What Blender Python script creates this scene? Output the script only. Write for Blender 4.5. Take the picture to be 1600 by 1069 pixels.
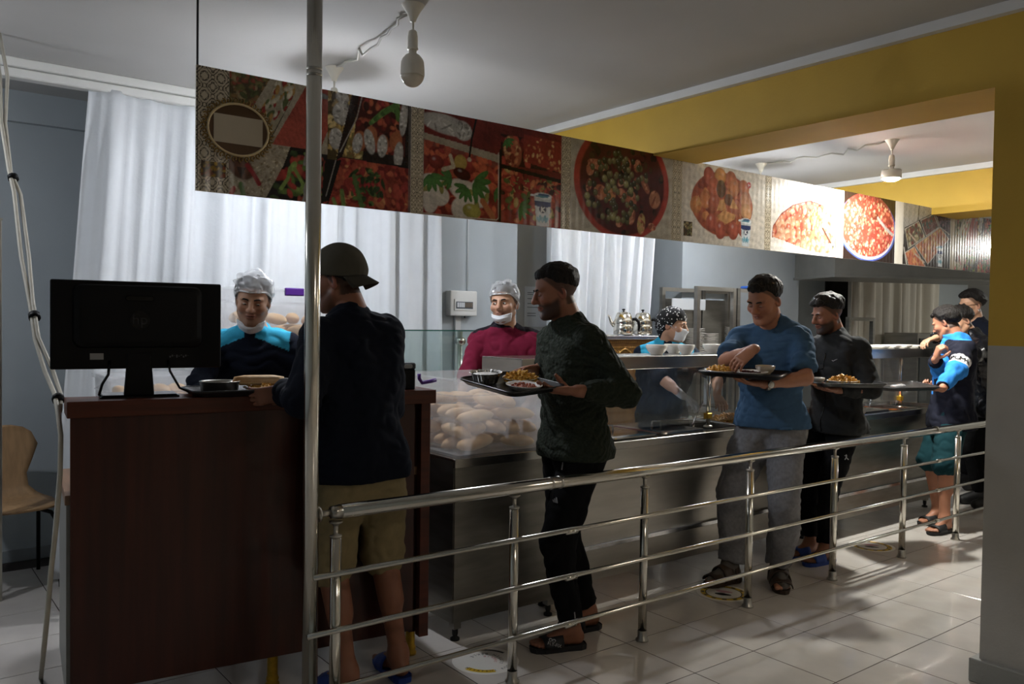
import bpy, bmesh, math, random
import numpy as np
from mathutils import Vector, Matrix
for _o in list(bpy.data.objects): bpy.data.objects.remove(_o)
SC = bpy.context.scene
COL = SC.collection
rad = math.radians
random.seed(7); RNG = np.random.default_rng(11)
# ------------------------------------------------------------ camera
F_PX, CAM_H = 1302.0, 1.47
_y, _p, _r = rad(37.72), rad(-1.406), rad(0.78)
_fw = np.array([math.sin(_y)*math.cos(_p), math.cos(_y)*math.cos(_p), math.sin(_p)])
_ri = np.array([math.cos(_y), -math.sin(_y), 0.0]); _up = np.cross(_ri, _fw)
CR = math.cos(_r)*_ri + math.sin(_r)*_up
CU = -math.sin(_r)*_ri + math.cos(_r)*_up
CAMP = np.array([0, 0, CAM_H])
cam_data = bpy.data.cameras.new('camera'); cam = bpy.data.objects.new('camera', cam_data); COL.objects.link(cam)
cam_data.sensor_width = 36.0; cam_data.lens = F_PX/1600*36.0
cam_data.clip_start = 0.05; cam_data.clip_end = 100
cam.matrix_world = Matrix(((CR[0], CU[0], -_fw[0], 0), (CR[1], CU[1], -_fw[1], 0), (CR[2], CU[2], -_fw[2], CAM_H), (0, 0, 0, 1)))
SC.camera = cam
# ------------------------------------------------------------ world, exposure
W = bpy.data.worlds.new('night_world'); SC.world = W; W.use_nodes = True
W.node_tree.nodes['Background'].inputs[0].default_value = (0.05, 0.055, 0.07, 1)
W.node_tree.nodes['Background'].inputs[1].default_value = 0.4
vs = SC.view_settings
vs.view_transform = 'Standard'; vs.look = 'None'; vs.exposure = 2.62; vs.gamma = 1.0; vs.use_curve_mapping = False
BULB_KITCHEN, BULB_HALL, HALL_FILL = 145.0, 400.0, 4.2
# ------------------------------------------------------------ pixel helpers (measuring the photograph)
def ray(u, v): return _fw + CR*(u-800)/F_PX - CU*(v-534.5)/F_PX
def at_z(u, v, z): d = ray(u, v); return CAMP + d*(z-CAM_H)/d[2]
def at_y(u, v, y): d = ray(u, v); return CAMP + d*y/d[1]
def at_x(u, v, x): d = ray(u, v); return CAMP + d*x/d[0]
def at_d(u, v, t): return CAMP + ray(u, v)*t
# ------------------------------------------------------------ materials
def lin(c):
    if isinstance(c, str):
        c = c.lstrip('#'); c = [int(c[i:i+2], 16)/255 for i in (0, 2, 4)]
    return tuple((x/12.92 if x <= 0.04045 else ((x+0.055)/1.055)**2.4) for x in c[:3])
MATS = {}
def mat(name, color='#808080', rough=0.6, metal=0.0, noise=0.0, nscale=8.0, bump=0.0, bscale=40.0, color2=None,
        attr=None, emit=None, estr=0.0, trans=0.0, alpha=1.0, ior=1.45, stretch=None, spec=0.5, sheen=0.0, coat=0.0, aniso=0.0):
    if name in MATS: return MATS[name]
    m = bpy.data.materials.new(name); m.use_nodes = True; MATS[name] = m
    nt = m.node_tree; b = nt.nodes['Principled BSDF']; L = nt.links
    c = lin(color) + (1,)
    b.inputs['Base Color'].default_value = c; b.inputs['Roughness'].default_value = rough; b.inputs['Metallic'].default_value = metal
    b.inputs['IOR'].default_value = ior; b.inputs['Specular IOR Level'].default_value = spec
    b.inputs['Transmission Weight'].default_value = trans; b.inputs['Alpha'].default_value = alpha
    b.inputs['Sheen Weight'].default_value = sheen; b.inputs['Coat Weight'].default_value = coat
    if aniso: b.inputs['Anisotropic'].default_value = aniso
    tc = nt.nodes.new('ShaderNodeTexCoord'); mp = nt.nodes.new('ShaderNodeMapping'); L.new(tc.outputs['Object'], mp.inputs[0])
    if stretch: mp.inputs['Scale'].default_value = stretch
    src = None
    if attr:
        a = nt.nodes.new('ShaderNodeAttribute'); a.attribute_name = attr; src = a.outputs['Color']; L.new(src, b.inputs['Base Color'])
    if noise or color2:
        n = nt.nodes.new('ShaderNodeTexNoise'); n.inputs['Scale'].default_value = nscale; n.inputs['Detail'].default_value = 5
        L.new(mp.outputs[0], n.inputs[0])
        mx = nt.nodes.new('ShaderNodeMix'); mx.data_type = 'RGBA'
        rp = nt.nodes.new('ShaderNodeValToRGB'); rp.color_ramp.elements[0].position = 0.35; rp.color_ramp.elements[1].position = 0.65
        L.new(n.outputs['Fac'], rp.inputs[0]); L.new(rp.outputs[0], mx.inputs[0])
        c2 = lin(color2)+(1,) if color2 else tuple(x*(1-noise) for x in c[:3])+(1,)
        if src:
            mu = nt.nodes.new('ShaderNodeMix'); mu.data_type = 'RGBA'; mu.blend_type = 'MULTIPLY'; mu.inputs[0].default_value = 1
            mx.inputs[6].default_value = (1, 1, 1, 1); mx.inputs[7].default_value = (1-noise,)*3+(1,)
            L.new(src, mu.inputs[6]); L.new(mx.outputs[2], mu.inputs[7]); L.new(mu.outputs[2], b.inputs['Base Color'])
        else:
            mx.inputs[6].default_value = c; mx.inputs[7].default_value = c2
            L.new(mx.outputs[2], b.inputs['Base Color'])
    if bump:
        n2 = nt.nodes.new('ShaderNodeTexNoise'); n2.inputs['Scale'].default_value = bscale; n2.inputs['Detail'].default_value = 4
        L.new(mp.outputs[0], n2.inputs[0])
        bp = nt.nodes.new('ShaderNodeBump'); bp.inputs['Strength'].default_value = bump; bp.inputs['Distance'].default_value = 0.01
        L.new(n2.outputs['Fac'], bp.inputs['Height']); L.new(bp.outputs[0], b.inputs['Normal'])
    if emit:
        b.inputs['Emission Color'].default_value = lin(emit)+(1,); b.inputs['Emission Strength'].default_value = estr
    return m
def clear(name, color='#ffffff', rough=0.05, opacity=0.12, gloss=0.06, gcol='#ffffff'):
    """thin clear sheet: transparent, a little diffuse haze and a fresnel gloss"""
    if name in MATS: return MATS[name]
    m = bpy.data.materials.new(name); m.use_nodes = True; MATS[name] = m
    nt = m.node_tree; nt.nodes.remove(nt.nodes['Principled BSDF']); out = nt.nodes['Material Output']; L = nt.links
    t = nt.nodes.new('ShaderNodeBsdfTransparent'); t.inputs[0].default_value = lin(gcol)+(1,)
    d = nt.nodes.new('ShaderNodeBsdfDiffuse'); d.inputs[0].default_value = lin(color)+(1,)
    tl = nt.nodes.new('ShaderNodeBsdfTranslucent'); tl.inputs[0].default_value = lin(color)+(1,)
    md = nt.nodes.new('ShaderNodeMixShader'); md.inputs[0].default_value = 0.5; L.new(d.outputs[0], md.inputs[1]); L.new(tl.outputs[0], md.inputs[2])
    m1 = nt.nodes.new('ShaderNodeMixShader'); m1.inputs[0].default_value = opacity; L.new(t.outputs[0], m1.inputs[1]); L.new(md.outputs[0], m1.inputs[2])
    g = nt.nodes.new('ShaderNodeBsdfGlossy'); g.inputs['Roughness'].default_value = rough
    lw = nt.nodes.new('ShaderNodeLayerWeight'); pw = nt.nodes.new('ShaderNodeMath'); pw.operation = 'POWER'; pw.inputs[1].default_value = 4.0; L.new(lw.outputs['Facing'], pw.inputs[0])
    mu = nt.nodes.new('ShaderNodeMath'); mu.operation = 'MULTIPLY_ADD'; mu.inputs[1].default_value = .75; mu.inputs[2].default_value = gloss; mu.use_clamp = True; L.new(pw.outputs[0], mu.inputs[0])
    m2 = nt.nodes.new('ShaderNodeMixShader'); L.new(mu.outputs[0], m2.inputs[0]); L.new(m1.outputs[0], m2.inputs[1]); L.new(g.outputs[0], m2.inputs[2])
    L.new(m2.outputs[0], out.inputs[0]); return m
# ------------------------------------------------------------ objects
def tag(o, label=None, cat=None, group=None, kind=None):
    if label: o['label'] = label
    if cat: o['category'] = cat
    if group: o['group'] = group
    if kind: o['kind'] = kind
    return o
def thing(name, label, cat, loc=(0, 0, 0), rz=0.0, group=None):
    o = bpy.data.objects.new(name, None); o.empty_display_size = 0.05; COL.objects.link(o)
    o.location = Vector([float(x) for x in loc]); o.rotation_euler = (0, 0, rz)
    return tag(o, label, cat, group)
def link(name, me, m=None, parent=None, loc=None, rz=None):
    o = bpy.data.objects.new(name, me); COL.objects.link(o)
    if m:
        for k in (m if isinstance(m, (list, tuple)) else [m]): me.materials.append(k)
    if parent: o.parent = parent
    if loc is not None: o.location = Vector([float(x) for x in loc])
    if rz is not None: o.rotation_euler = (0, 0, rz)
    return o
def obj(name, bm, m=None, parent=None, smooth=False, loc=None, rz=None, auto=None):
    me = bpy.data.meshes.new(name); bmesh.ops.recalc_face_normals(bm, faces=bm.faces[:]) if auto is None else None
    bm.to_mesh(me); bm.free()
    if smooth:
        for p in me.polygons: p.use_smooth = True
    return link(name, me, m, parent, loc, rz)
def npmesh(name, V, Fq, m=None, parent=None, smooth=True, colors=None, loc=None, rz=None):
    V = np.ascontiguousarray(V, dtype=np.float32); Fq = np.ascontiguousarray(Fq, dtype=np.int32); k = Fq.shape[1]
    me = bpy.data.meshes.new(name)
    me.vertices.add(len(V)); me.vertices.foreach_set('co', V.ravel())
    me.loops.add(Fq.size); me.loops.foreach_set('vertex_index', Fq.ravel())
    me.polygons.add(len(Fq)); me.polygons.foreach_set('loop_start', np.arange(0, Fq.size, k, dtype=np.int32))
    me.polygons.foreach_set('use_smooth', np.full(len(Fq), smooth))
    me.update(calc_edges=True)
    if colors is not None:
        ca = me.color_attributes.new('Col', 'FLOAT_COLOR', 'POINT')
        c4 = np.ones((len(V), 4), np.float32); c4[:, :3] = colors; ca.data.foreach_set('color', c4.ravel())
    return link(name, me, m, parent, loc, rz)
def dup(root, loc=None, rz=None, label=None, group=None):
    r = root.copy(); COL.objects.link(r)
    if loc is not None: r.location = Vector([float(x) for x in loc])
    if rz is not None: r.rotation_euler = (0, 0, rz)
    if label: r['label'] = label
    if group: r['group'] = group
    for ch in list(root.children):
        c = ch.copy(); COL.objects.link(c); c.parent = r
        for g in list(ch.children):
            d = g.copy(); COL.objects.link(d); d.parent = c
    return r
# ------------------------------------------------------------ bmesh shapes
def BM(): return bmesh.new()
def box(bm, x0, x1, y0, y1, z0, z1, bev=0.0, seg=1, M=None):
    r = bmesh.ops.create_cube(bm, size=1.0); vs_ = r['verts']
    T = Matrix.Translation(((x0+x1)/2, (y0+y1)/2, (z0+z1)/2)) @ Matrix.Diagonal((x1-x0, y1-y0, z1-z0, 1))
    bmesh.ops.transform(bm, matrix=T, verts=vs_)
    if bev:
        es = list({e for v in vs_ for e in v.link_edges})
        rr = bmesh.ops.bevel(bm, geom=es, offset=bev, segments=seg, profile=0.5, affect='EDGES')
        vs_ = list({v for f in rr['faces'] for v in f.verts} | {v for v in vs_ if v.is_valid})
    if M is not None: bmesh.ops.transform(bm, matrix=M, verts=[v for v in vs_ if v.is_valid])
    return bm
def frame_of(d):
    d = Vector(d).normalized(); a = Vector((0, 0, 1)) if abs(d.z) < 0.9 else Vector((1, 0, 0))
    u = d.cross(a).normalized(); return u, d.cross(u).normalized(), d
def tube(bm, pts, r, n=12, cap=True, closed=False):
    pts = [Vector([float(c) for c in p]) for p in pts]; N = len(pts)
    rs = r if isinstance(r, (list, tuple)) else [r]*N
    rings = []; pu = None
    for i, p in enumerate(pts):
        if closed: t = pts[(i+1) % N]-pts[i-1]
        else: t = pts[min(i+1, N-1)]-pts[max(i-1, 0)]
        t.normalize()
        if pu is None: u, w, _ = frame_of(t)
        else:
            u = pu - t*pu.dot(t)
            if u.length < 1e-6: u = frame_of(t)[0]
            u.normalize(); w = t.cross(u)
        pu = u
        rings.append([bm.verts.new(p + (u*math.cos(2*math.pi*k/n)+w*math.sin(2*math.pi*k/n))*rs[i]) for k in range(n)])
    for i in range(N if closed else N-1):
        a, b = rings[i], rings[(i+1) % N]
        for k in range(n): bm.faces.new((a[k], a[(k+1) % n], b[(k+1) % n], b[k]))
    if cap and not closed:
        bm.faces.new(rings[0][::-1]); bm.faces.new(rings[-1])
    return bm
def lathe(bm, prof, n=24, c=(0, 0, 0), sx=1.0, sy=1.0, capb=True, capt=False):
    rings = []
    for (r, z) in prof:
        rings.append([bm.verts.new((c[0]+r*sx*math.cos(2*math.pi*k/n), c[1]+r*sy*math.sin(2*math.pi*k/n), c[2]+z)) for k in range(n)])
    for a, b in zip(rings[:-1], rings[1:]):
        for k in range(n): bm.faces.new((a[k], a[(k+1) % n], b[(k+1) % n], b[k]))
    if capb: bm.faces.new(rings[0][::-1])
    if capt: bm.faces.new(rings[-1])
    return bm
def rrect(hx, hy, r, n=5):
    out = []
    for (cx, cy, a0) in ((hx-r, hy-r, 0), (-hx+r, hy-r, 90), (-hx+r, -hy+r, 180), (hx-r, -hy+r, 270)):
        for k in range(n+1):
            a = rad(a0+90*k/n); out.append((cx+r*math.cos(a), cy+r*math.sin(a)))
    return out
def loft(bm, rings, capb=True, capt=False):
    R = [[bm.verts.new(p) for p in ring] for ring in rings]; n = len(R[0])
    for a, b in zip(R[:-1], R[1:]):
        for k in range(n): bm.faces.new((a[k], a[(k+1) % n], b[(k+1) % n], b[k]))
    if capb: bm.faces.new(R[0][::-1])
    if capt: bm.faces.new(R[-1])
    return bm
def prism(bm, pts, z0, z1):
    return loft(bm, [[(x, y, z0) for x, y in pts], [(x, y, z1) for x, y in pts]], True, True)
def text_obj(name, s, size, m, parent, M, depth=0.0006, align='CENTER'):
    cu = bpy.data.curves.new(name, 'FONT'); cu.body = s; cu.size = size; cu.extrude = depth; cu.align_x = align; cu.align_y = 'CENTER'
    t = bpy.data.objects.new(name, cu); COL.objects.link(t)
    dg = bpy.context.evaluated_depsgraph_get(); me = bpy.data.meshes.new_from_object(t.evaluated_get(dg))
    bpy.data.objects.remove(t)
    me.materials.clear()
    o = link(name, me, m, parent); o.matrix_local = M
    return o
def facing(origin, nrm, up=(0, 0, 1)):
    """matrix whose +Z is nrm and whose +Y is near up"""
    n = Vector(nrm).normalized(); u = Vector(up); u = (u-n*u.dot(n)).normalized(); x = u.cross(n)
    return Matrix(((x.x, u.x, n.x, origin[0]), (x.y, u.y, n.y, origin[1]), (x.z, u.z, n.z, origin[2]), (0, 0, 0, 1)))
# ============================================================ THE SETTING
CEIL = 2.78; YB = 5.70; XL, XR, YF = -1.6, 13.0, -3.2
M_wall = mat('wall_paint_grey', '#a9b1b5', 0.75, noise=0.06, nscale=3, bump=0.05, bscale=120)
M_wallw = mat('wall_paint_warm_grey', '#a8a69f', 0.7, noise=0.08, nscale=5, bump=0.12, bscale=90)
M_ceil = mat('ceiling_paint', '#b9b8b5', 0.85, noise=0.05, nscale=2, bump=0.04, bscale=70)
M_yel = mat('yellow_paint', '#c4a03a', 0.6, noise=0.08, nscale=4, bump=0.08, bscale=90)
M_trim = mat('white_trim_paint', '#d8d8d4', 0.6, noise=0.05, nscale=9)
M_grout = mat('dark_grout', '#3a3330', 0.9, noise=0.2, nscale=30)
M_tile = mat('glazed_floor_tile', '#c8c2bb', 0.14, noise=0.10, nscale=5, bump=0.012, bscale=9, coat=0.25)
def struct(name, bm, m, label=None, parent=None):
    o = obj(name, bm, m, parent)
    if not parent: o['kind'] = 'structure'
    if label: o['label'] = label
    return o
fl = struct('floor', box(BM(), XL, XR, YF, YB, -0.08, -0.0015), M_grout, 'beige glazed tile floor with dark joints')
# tiles: one mesh shared by every tile
TX, TY, OX, OY = 0.4005, 0.4043, 3.152, 2.267
bm = BM(); g = 0.0022
loft(bm, [[(x, y, -0.006) for x, y in rrect(TX/2-g, TY/2-g, 0.002, 1)], [(x, y, -0.0006) for x, y in rrect(TX/2-g, TY/2-g, 0.002, 1)],
          [(x, y, 0) for x, y in rrect(TX/2-g-0.0012, TY/2-g-0.0012, 0.002, 1)]], True, True)
me = bpy.data.meshes.new('tile'); bm.to_mesh(me); bm.free(); me.materials.append(M_tile)
def in_view(x, y, z=0, pad=60):
    w = np.array([x, y, z])-CAMP; d = w @ _fw
    if d < 0.3: return False
    return -pad < 800+F_PX*(w @ CR)/d < 1600+pad and -pad < 534.5-F_PX*(w @ CU)/d < 1069+pad
cnt = 0; rest = []
for i in range(-12, 25):
    for j in range(-14, 9):
        x, y = OX+(i+0.5)*TX, OY+(j+0.5)*TY
        if not (XL < x-TX/2 and x+TX/2 < XR and YF < y-TY/2 and y+TY/2 < YB): continue
        if in_view(x, y, 0, 120) and cnt < 290 and x < 9.5 and y > 0.9:
            o = bpy.data.objects.new('tile', me); COL.objects.link(o); o.parent = fl; o.location = (x, y, 0); cnt += 1
        else: rest.append((x, y))
bm = BM()
for x, y in rest: box(bm, x-TX/2+g, x+TX/2-g, y-TY/2+g, y+TY/2-g, -0.006, 0)
o = obj('tile_field', bm, M_tile, fl); o['kind'] = 'stuff'
struct('ceiling', box(BM(), XL, XR, YF, YB, CEIL, CEIL+0.12), M_ceil, 'plain white plaster ceiling')
# back wall with two dark windows
WIN1 = (5.60, 6.35, 1.0, 2.45); WIN2 = (9.20, 10.00, 1.0, 2.35)
bm = BM(); xs = [XL, WIN1[0], WIN1[1], WIN2[0], WIN2[1], XR]
box(bm, XL, WIN1[0], YB, YB+0.2, 0, CEIL); box(bm, WIN1[1], WIN2[0], YB, YB+0.2, 0, CEIL); box(bm, WIN2[1], XR, YB, YB+0.2, 0, CEIL)
for w in (WIN1, WIN2):
    box(bm, w[0], w[1], YB, YB+0.2, 0, w[2]); box(bm, w[0], w[1], YB, YB+0.2, w[3], CEIL)
wb = struct('wall_back', bm, M_wall, 'pale blue-grey painted wall behind the counters')
struct('header_band', box(BM(), XL, 1.6, YB-0.05, YB, 2.60, CEIL), M_wall, None, wb)
M_night = mat('night_glass', '#0a0c0d', 0.08, spec=0.6)
M_glow = mat('far_street_lamp', '#ff8a3a', emit='#ff7a2a', estr=0.6)
for k, w in enumerate((WIN1, WIN2)):
    bm = BM()
    for (a, b, c, d) in ((w[0], w[0]+.05, w[2], w[3]), (w[1]-.05, w[1], w[2], w[3]), (w[0]+.05, w[1]-.05, w[2], w[2]+.05), (w[0]+.05, w[1]-.05, w[3]-.05, w[3])):
        box(bm, a, b, YB+0.02, YB+0.08, c, d)
    wi = struct('window_%d' % (k+1), bm, mat('window_frame_dark', '#3c4144', 0.5), 'dark night window beside a white curtain' if k == 0 else 'dark window left of the cream curtain at the far end')
    obj('pane', box(BM(), w[0]+.05, w[1]-.05, YB+0.045, YB+0.053, w[2]+.05, w[3]-.05), M_night, wi)
struct('wall_left', box(BM(), XL-0.2, XL, YF, YB, 0, CEIL), M_wall)
struct('wall_right', box(BM(), XR, XR+0.2, YF, YB, 0, CEIL), mat('far_wall_grey', '#8e8c88', 0.8))
struct('wall_front', box(BM(), XL, XR, YF-0.2, YF, 0, CEIL), M_wallw)
struct('baseboard_back', box(BM(), XL, 3.2, YB-0.015, YB, 0, 0.075, 0.003), mat('baseboard_grey', '#8d9294', 0.6))
# columns standing out of the back wall
c1 = struct('trim_1', box(BM(), 3.30, 4.045, 5.18, YB, 0, CEIL), M_wall, 'pale grey column carrying the white fuse box')
box_ = BM(); box(box_, 6.02, 7.90, 5.2, YB, 0, CEIL); c2 = struct('trim_2', box_, M_wall, 'wide grey wall pier behind the steel rack')
struct('trim_9', box(BM(), 4.045, 5.05, 5.34, YB, 0, CEIL), mat('pale_wall_panel', '#a9aaa6', .7, noise=.05, nscale=4), 'pale wall between the grey column and the second curtain')
# beams and pillar
bm = BM(); box(bm, 3.652, 4.04, 1.515, YB, 2.455, CEIL)
be = struct('trim_3', bm, M_yel, 'yellow ceiling beam above the serving line')
bm = BM(); box(bm, 7.03, 7.5, 1.1, YB, 2.41, CEIL); struct('trim_4', bm, M_yel, 'second yellow ceiling beam farther down the room')
bm = BM(); box(bm, 3.61, 3.651, 0.6, YB, 2.735, CEIL); box(bm, 4.04, 4.08, 1.1, YB, 2.735, CEIL)
struct('trim_5', bm, M_trim, 'white moulding strip along the top of the nearer yellow beam')
struct('trim_6', box(BM(), 6.99, 7.03, 1.1, YB, 2.735, CEIL), M_trim, 'white moulding strip along the farther yellow beam')
pl = struct('trim_7', box(BM(), 3.65, 4.25, 1.02, 1.515, 0.0, 1.398), M_wallw, 'square pillar, grey below and yellow above, at the right')
struct('pillar_upper', box(BM(), 3.65, 4.25, 1.02, 1.515, 1.398, CEIL), M_yel, 'yellow upper half of the pillar', pl)
bm = BM(); box(bm, 3.62, 4.28, 0.99, 1.545, 0, 0.098, 0.004); struct('pillar_base', bm, mat('pillar_base_grey', '#8f908c', 0.6, bump=0.2, bscale=60), None, pl)
# curtain track under the ceiling, left
bm = BM(); box(bm, XL, 3.4, 4.93, 5.02, 2.735, CEIL, 0.004); box(bm, XL, 3.4, 4.95, 5.03, 2.685, 2.732, 0.006)
struct('trim_8', bm, M_trim, 'double white curtain track along the ceiling at left')
# ------------------------------------------------------------ curtains
def curtain(label, x0, x1, y, z0, z1, m, nf, amp, seed, lean=0.0, group=None, leanr=0.0):
    r = np.random.default_rng(seed); nx, nz = int((x1-x0)*75), 42
    s = np.linspace(0, 1, nx); t = np.linspace(0, 1, nz)          # t=0 top
    S, T = np.meshgrid(s, t)
    X = x0+(x1-x0)*S + lean*T*(1-S) + leanr*T*S
    Y = np.zeros_like(S)
    ph = r.uniform(0, 6.28, 8); wob = np.cumsum(r.normal(0, 1, nx)); wob = (wob-np.linspace(wob[0], wob[-1], nx)); wob /= max(1e-6, np.abs(wob).max())
    for k, f in enumerate((nf, nf*0.53, nf*1.71, nf*0.23)):
        a = amp*(1, .8, .38, .9)[k]
        Y += a*np.sin(2*np.pi*f*S + ph[k] + 2.2*wob[None, :]*(1 if k < 3 else 0.3) + 0.7*np.sin(2.3*T+ph[k+4])*T)
    Y = np.sign(Y)*np.abs(Y/amp)**0.75*amp
    for _ in range(26):   # slanting wrinkles
        cx, ct, sl = r.uniform(0, 1), r.uniform(0, .9), r.normal(0, .05)
        q = (S-cx-sl*(T-ct))*(x1-x0)/0.035; Y += r.uniform(-1, 1)*0.011*np.exp(-q*q)*np.exp(-((T-ct)/r.uniform(.1, .35))**2)
    Y *= (0.45+0.55*np.clip(T*6, 0, 1))
    Z = z1-(z1-z0)*T
    V = np.stack([X, y+Y, Z], -1).reshape(-1, 3)
    idx = np.arange(nx*nz).reshape(nz, nx)
    Fq = np.stack([idx[:-1, :-1], idx[1:, :-1], idx[1:, 1:], idx[:-1, 1:]], -1).reshape(-1, 4)
    o = npmesh('curtain', V, Fq, m); so = o.modifiers.new('cloth', 'SOLIDIFY'); so.thickness = 0.002
    return tag(o, label, 'curtain', group)
def cloth_thin(name, c, tl=0.35):
    m = mat(name, c, 0.9, noise=0.03, nscale=14, bump=0.15, bscale=60, sheen=0.1)
    nt = m.node_tree; out = nt.nodes['Material Output']; b = nt.nodes['Principled BSDF']
    t = nt.nodes.new('ShaderNodeBsdfTranslucent'); t.inputs[0].default_value = lin(c)+(1,)
    mx = nt.nodes.new('ShaderNodeMixShader'); mx.inputs[0].default_value = tl
    nt.links.new(b.outputs[0], mx.inputs[1]); nt.links.new(t.outputs[0], mx.inputs[2]); nt.links.new(mx.outputs[0], out.inputs[0]); return m
M_curt = cloth_thin('white_curtain_cloth', '#e3e7ea', .2); M_curt2 = cloth_thin('cream_curtain_cloth', '#c9c4b8', .1)
curtain('long white gathered curtain behind the cash desk and its monitor', 0.95, 3.23, 4.98, 0.05, 2.70, M_curt, 11, 0.040, 3, lean=-0.19, leanr=0.06)
curtain('white pleated curtain behind the steel kettles', 4.22, 5.42, 5.0, 1.0, 2.6, M_curt, 9, 0.04, 5, leanr=-0.12)
curtain('cream striped curtain at the far end under the steel hood', 8.95, 11.05, 5.25, 0.3, 2.4, M_curt2, 13, 0.04, 9)
# ------------------------------------------------------------ lamps
M_plast = mat('lamp_white_plastic', '#d6d2c6', 0.45)
M_glass = mat('lamp_opal_off', '#cfc8b8', 0.3)
M_on_k = mat('lamp_opal_kitchen', '#ffffff', 0.3, emit='#f2f6ff', estr=BULB_KITCHEN)
M_on_k2 = mat('lamp_opal_kitchen_weak', '#ffffff', 0.3, emit='#f2f6ff', estr=BULB_KITCHEN*.6)
M_on_h = mat('lamp_opal_hall', '#ffffff', 0.3, emit='#fbfaf2', estr=BULB_HALL)
def lamp(label, x, y, lit, bulb_z, wide=0.048, short=0.0):
    t = thing('pendant_lamp', label, 'lamp', (x, y, CEIL), 0, 'bare bulb pendants on the ceiling')
    bm = BM(); lathe(bm, [(.012, -.07), (.016, -.055), (.03, -.028), (.046, -.004), (.048, 0)], 24); obj('ceiling_rose', bm, M_plast, t, True)
    d = CEIL-bulb_z; q_ = 1-short
    obj('cord', tube(BM(), [(0, 0, -.06), (0.001, 0, -d+.07)], 0.005, 10), M_plast, t, True)
    bm = BM(); lathe(bm, [(.012, -d+.075), (.017, -d+.07), (.021, -d+.05), (.021, -d+.004), (.023, -d+.002), (.023, -d-.004), (.016, -d-.006)], 20, capt=False); obj('socket', bm, M_plast, t, True)
    bm = BM(); lathe(bm, [(.016, -d-.004), (.016, -d-.02), (.03, -d-.028), (wide-.006, -d-.042), (wide, -d-.056*q_), (wide+.002, -d-.08*q_), (wide+.003, -d-.110*q_), (wide+.003, -d-.110*q_-(.026 if short else .004)), (wide-.004, -d-.110*q_-(.030 if short else .004))], 28); obj('bulb_base', bm, M_plast, t, True)
    bm = BM(); lathe(bm, ([(wide-.006, -d-.110*q_-.028), (wide-.012, -d-.110*q_-.036)] if short else [(wide+.0015, -d-.110*q_), (wide-.002, -d-.110*q_-.016), (wide-.010, -d-.110*q_-.030)])+ [ (wide-.022, -d-.110*q_-.042), (wide-.036, -d-.110*q_-.048), (.004, -d-.110*q_-.049)], 28, capb=True, capt=True)
    obj('diffuser', bm, lit or M_glass, t, True)
    return t
lamp('pendant lamp over the serving counters, hidden behind the yellow beam', 4.40, 4.0, M_on_k2, 2.60)  # added lamp, out of sight behind the beam, to brighten the kitchen
lamp('lit pendant lamp at the far end of the room, hidden by the pillar', 11.3, 2.2, M_on_h, 2.60, .064, .45)
lamp('lit pendant lamp left of the frame in the kitchen', -0.35, 4.3, M_on_k2, 2.60)
def zof(px, pz0): return px
lamp('unlit bulb pendant hanging before the banner, nearest to the camera', 1.80, 3.03, None, 2.60)
lamp('pendant lamp mostly hidden behind the banner, left one', 1.93, 4.04, M_on_k, 2.60)
lamp('lit white bulb pendant hanging beyond the yellow beam at right', 5.69, 3.03, M_on_h, 2.60, .064, .45)
lamp('pendant lamp mostly hidden behind the banner, right of the yellow beam', 5.75, 4.16, M_on_k, 2.60)
def wire(name, label, pts, r, m, cat='cable', n=8):
    return tag(obj(name, tube(BM(), pts, r, n), m, None, True), label, cat)
def sag(a, b, n, amp, seed):
    r = np.random.default_rng(seed); a, b = np.array(a, float), np.array(b, float); out = []
    for k in range(n+1):
        t = k/n; p = a+(b-a)*t; w = math.sin(math.pi*t)
        out.append(p+np.array([r.normal(0, .012), r.normal(0, .01), -amp*w*abs(r.normal(.7, .4))-0.006]))
    return out
M_cord = mat('grey_white_flex', '#aaa89f', 0.6)
wire('ceiling_cable', 'thin slack cable on the ceiling joining the two left lamps', sag((1.83, 3.09, CEIL), (1.93, 4.0, CEIL), 14, .03, 2), 0.006, M_cord)
wire('ceiling_cable', 'thin slack cable on the ceiling leading to the lit bulb', sag((5.69, 3.08, CEIL), (5.75, 4.1, CEIL), 14, .03, 4), 0.006, M_cord)
# dining hall behind the camera: two unseen panels added as dim fill
for k, (x, y) in enumerate(((2.2, -1.6), (6.5, -1.4))):
    t = thing('fill_panel', 'ceiling panel light of the dining hall, %s the viewpoint' % ('behind', 'far to the right of')[k], 'lamp', (x, y, CEIL), 0, 'dining hall lights')
    obj('frame', box(BM(), -.31, .31, -.31, .31, -.03, -.001, .004), M_trim, t)
    obj('diffuser', box(BM(), -.28, .28, -.28, .28, -.036, -.0305), mat('hall_fill_opal', '#ffffff', 0.4, emit='#fff0dd', estr=HALL_FILL), t)
# ============================================================ RAILING AND POLE
M_pol = mat('polished_steel_tube', '#d9d6cc', 0.16, 1.0, noise=0.05, nscale=20)
M_polm = mat('satin_steel', '#b9b6ae', 0.3, 1.0, noise=0.1, nscale=14)
M_dk = mat('dark_gap', '#1a1a1a', 0.6)
YR = 2.648
t = thing('handrail_pole', 'tall polished steel pole from floor to ceiling beside the cash desk', 'pole', (1.192, YR, 0))
obj('tube', tube(BM(), [(0, 0, 0), (0, 0, CEIL)], 0.0262, 28), M_pol, t, True)
bm = BM(); lathe(bm, [(.045, 0), (.045, .006), (.03, .012), (.0275, .02)], 28); obj('base_flange', bm, M_polm, t, True)
bm = BM()
for z in (2.305, 2.285): lathe(bm, [(.0264, z), (.0270, z+.002), (.0270, z+.006), (.0264, z+.008)], 28, capb=False)
obj('joint_ring', bm, M_polm, t, True)
rail = thing('steel_railing', 'polished steel queue railing with a thick handrail and three thin bars', 'railing', (0, 0, 0))
XS, XE = 1.235, 7.6
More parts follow.
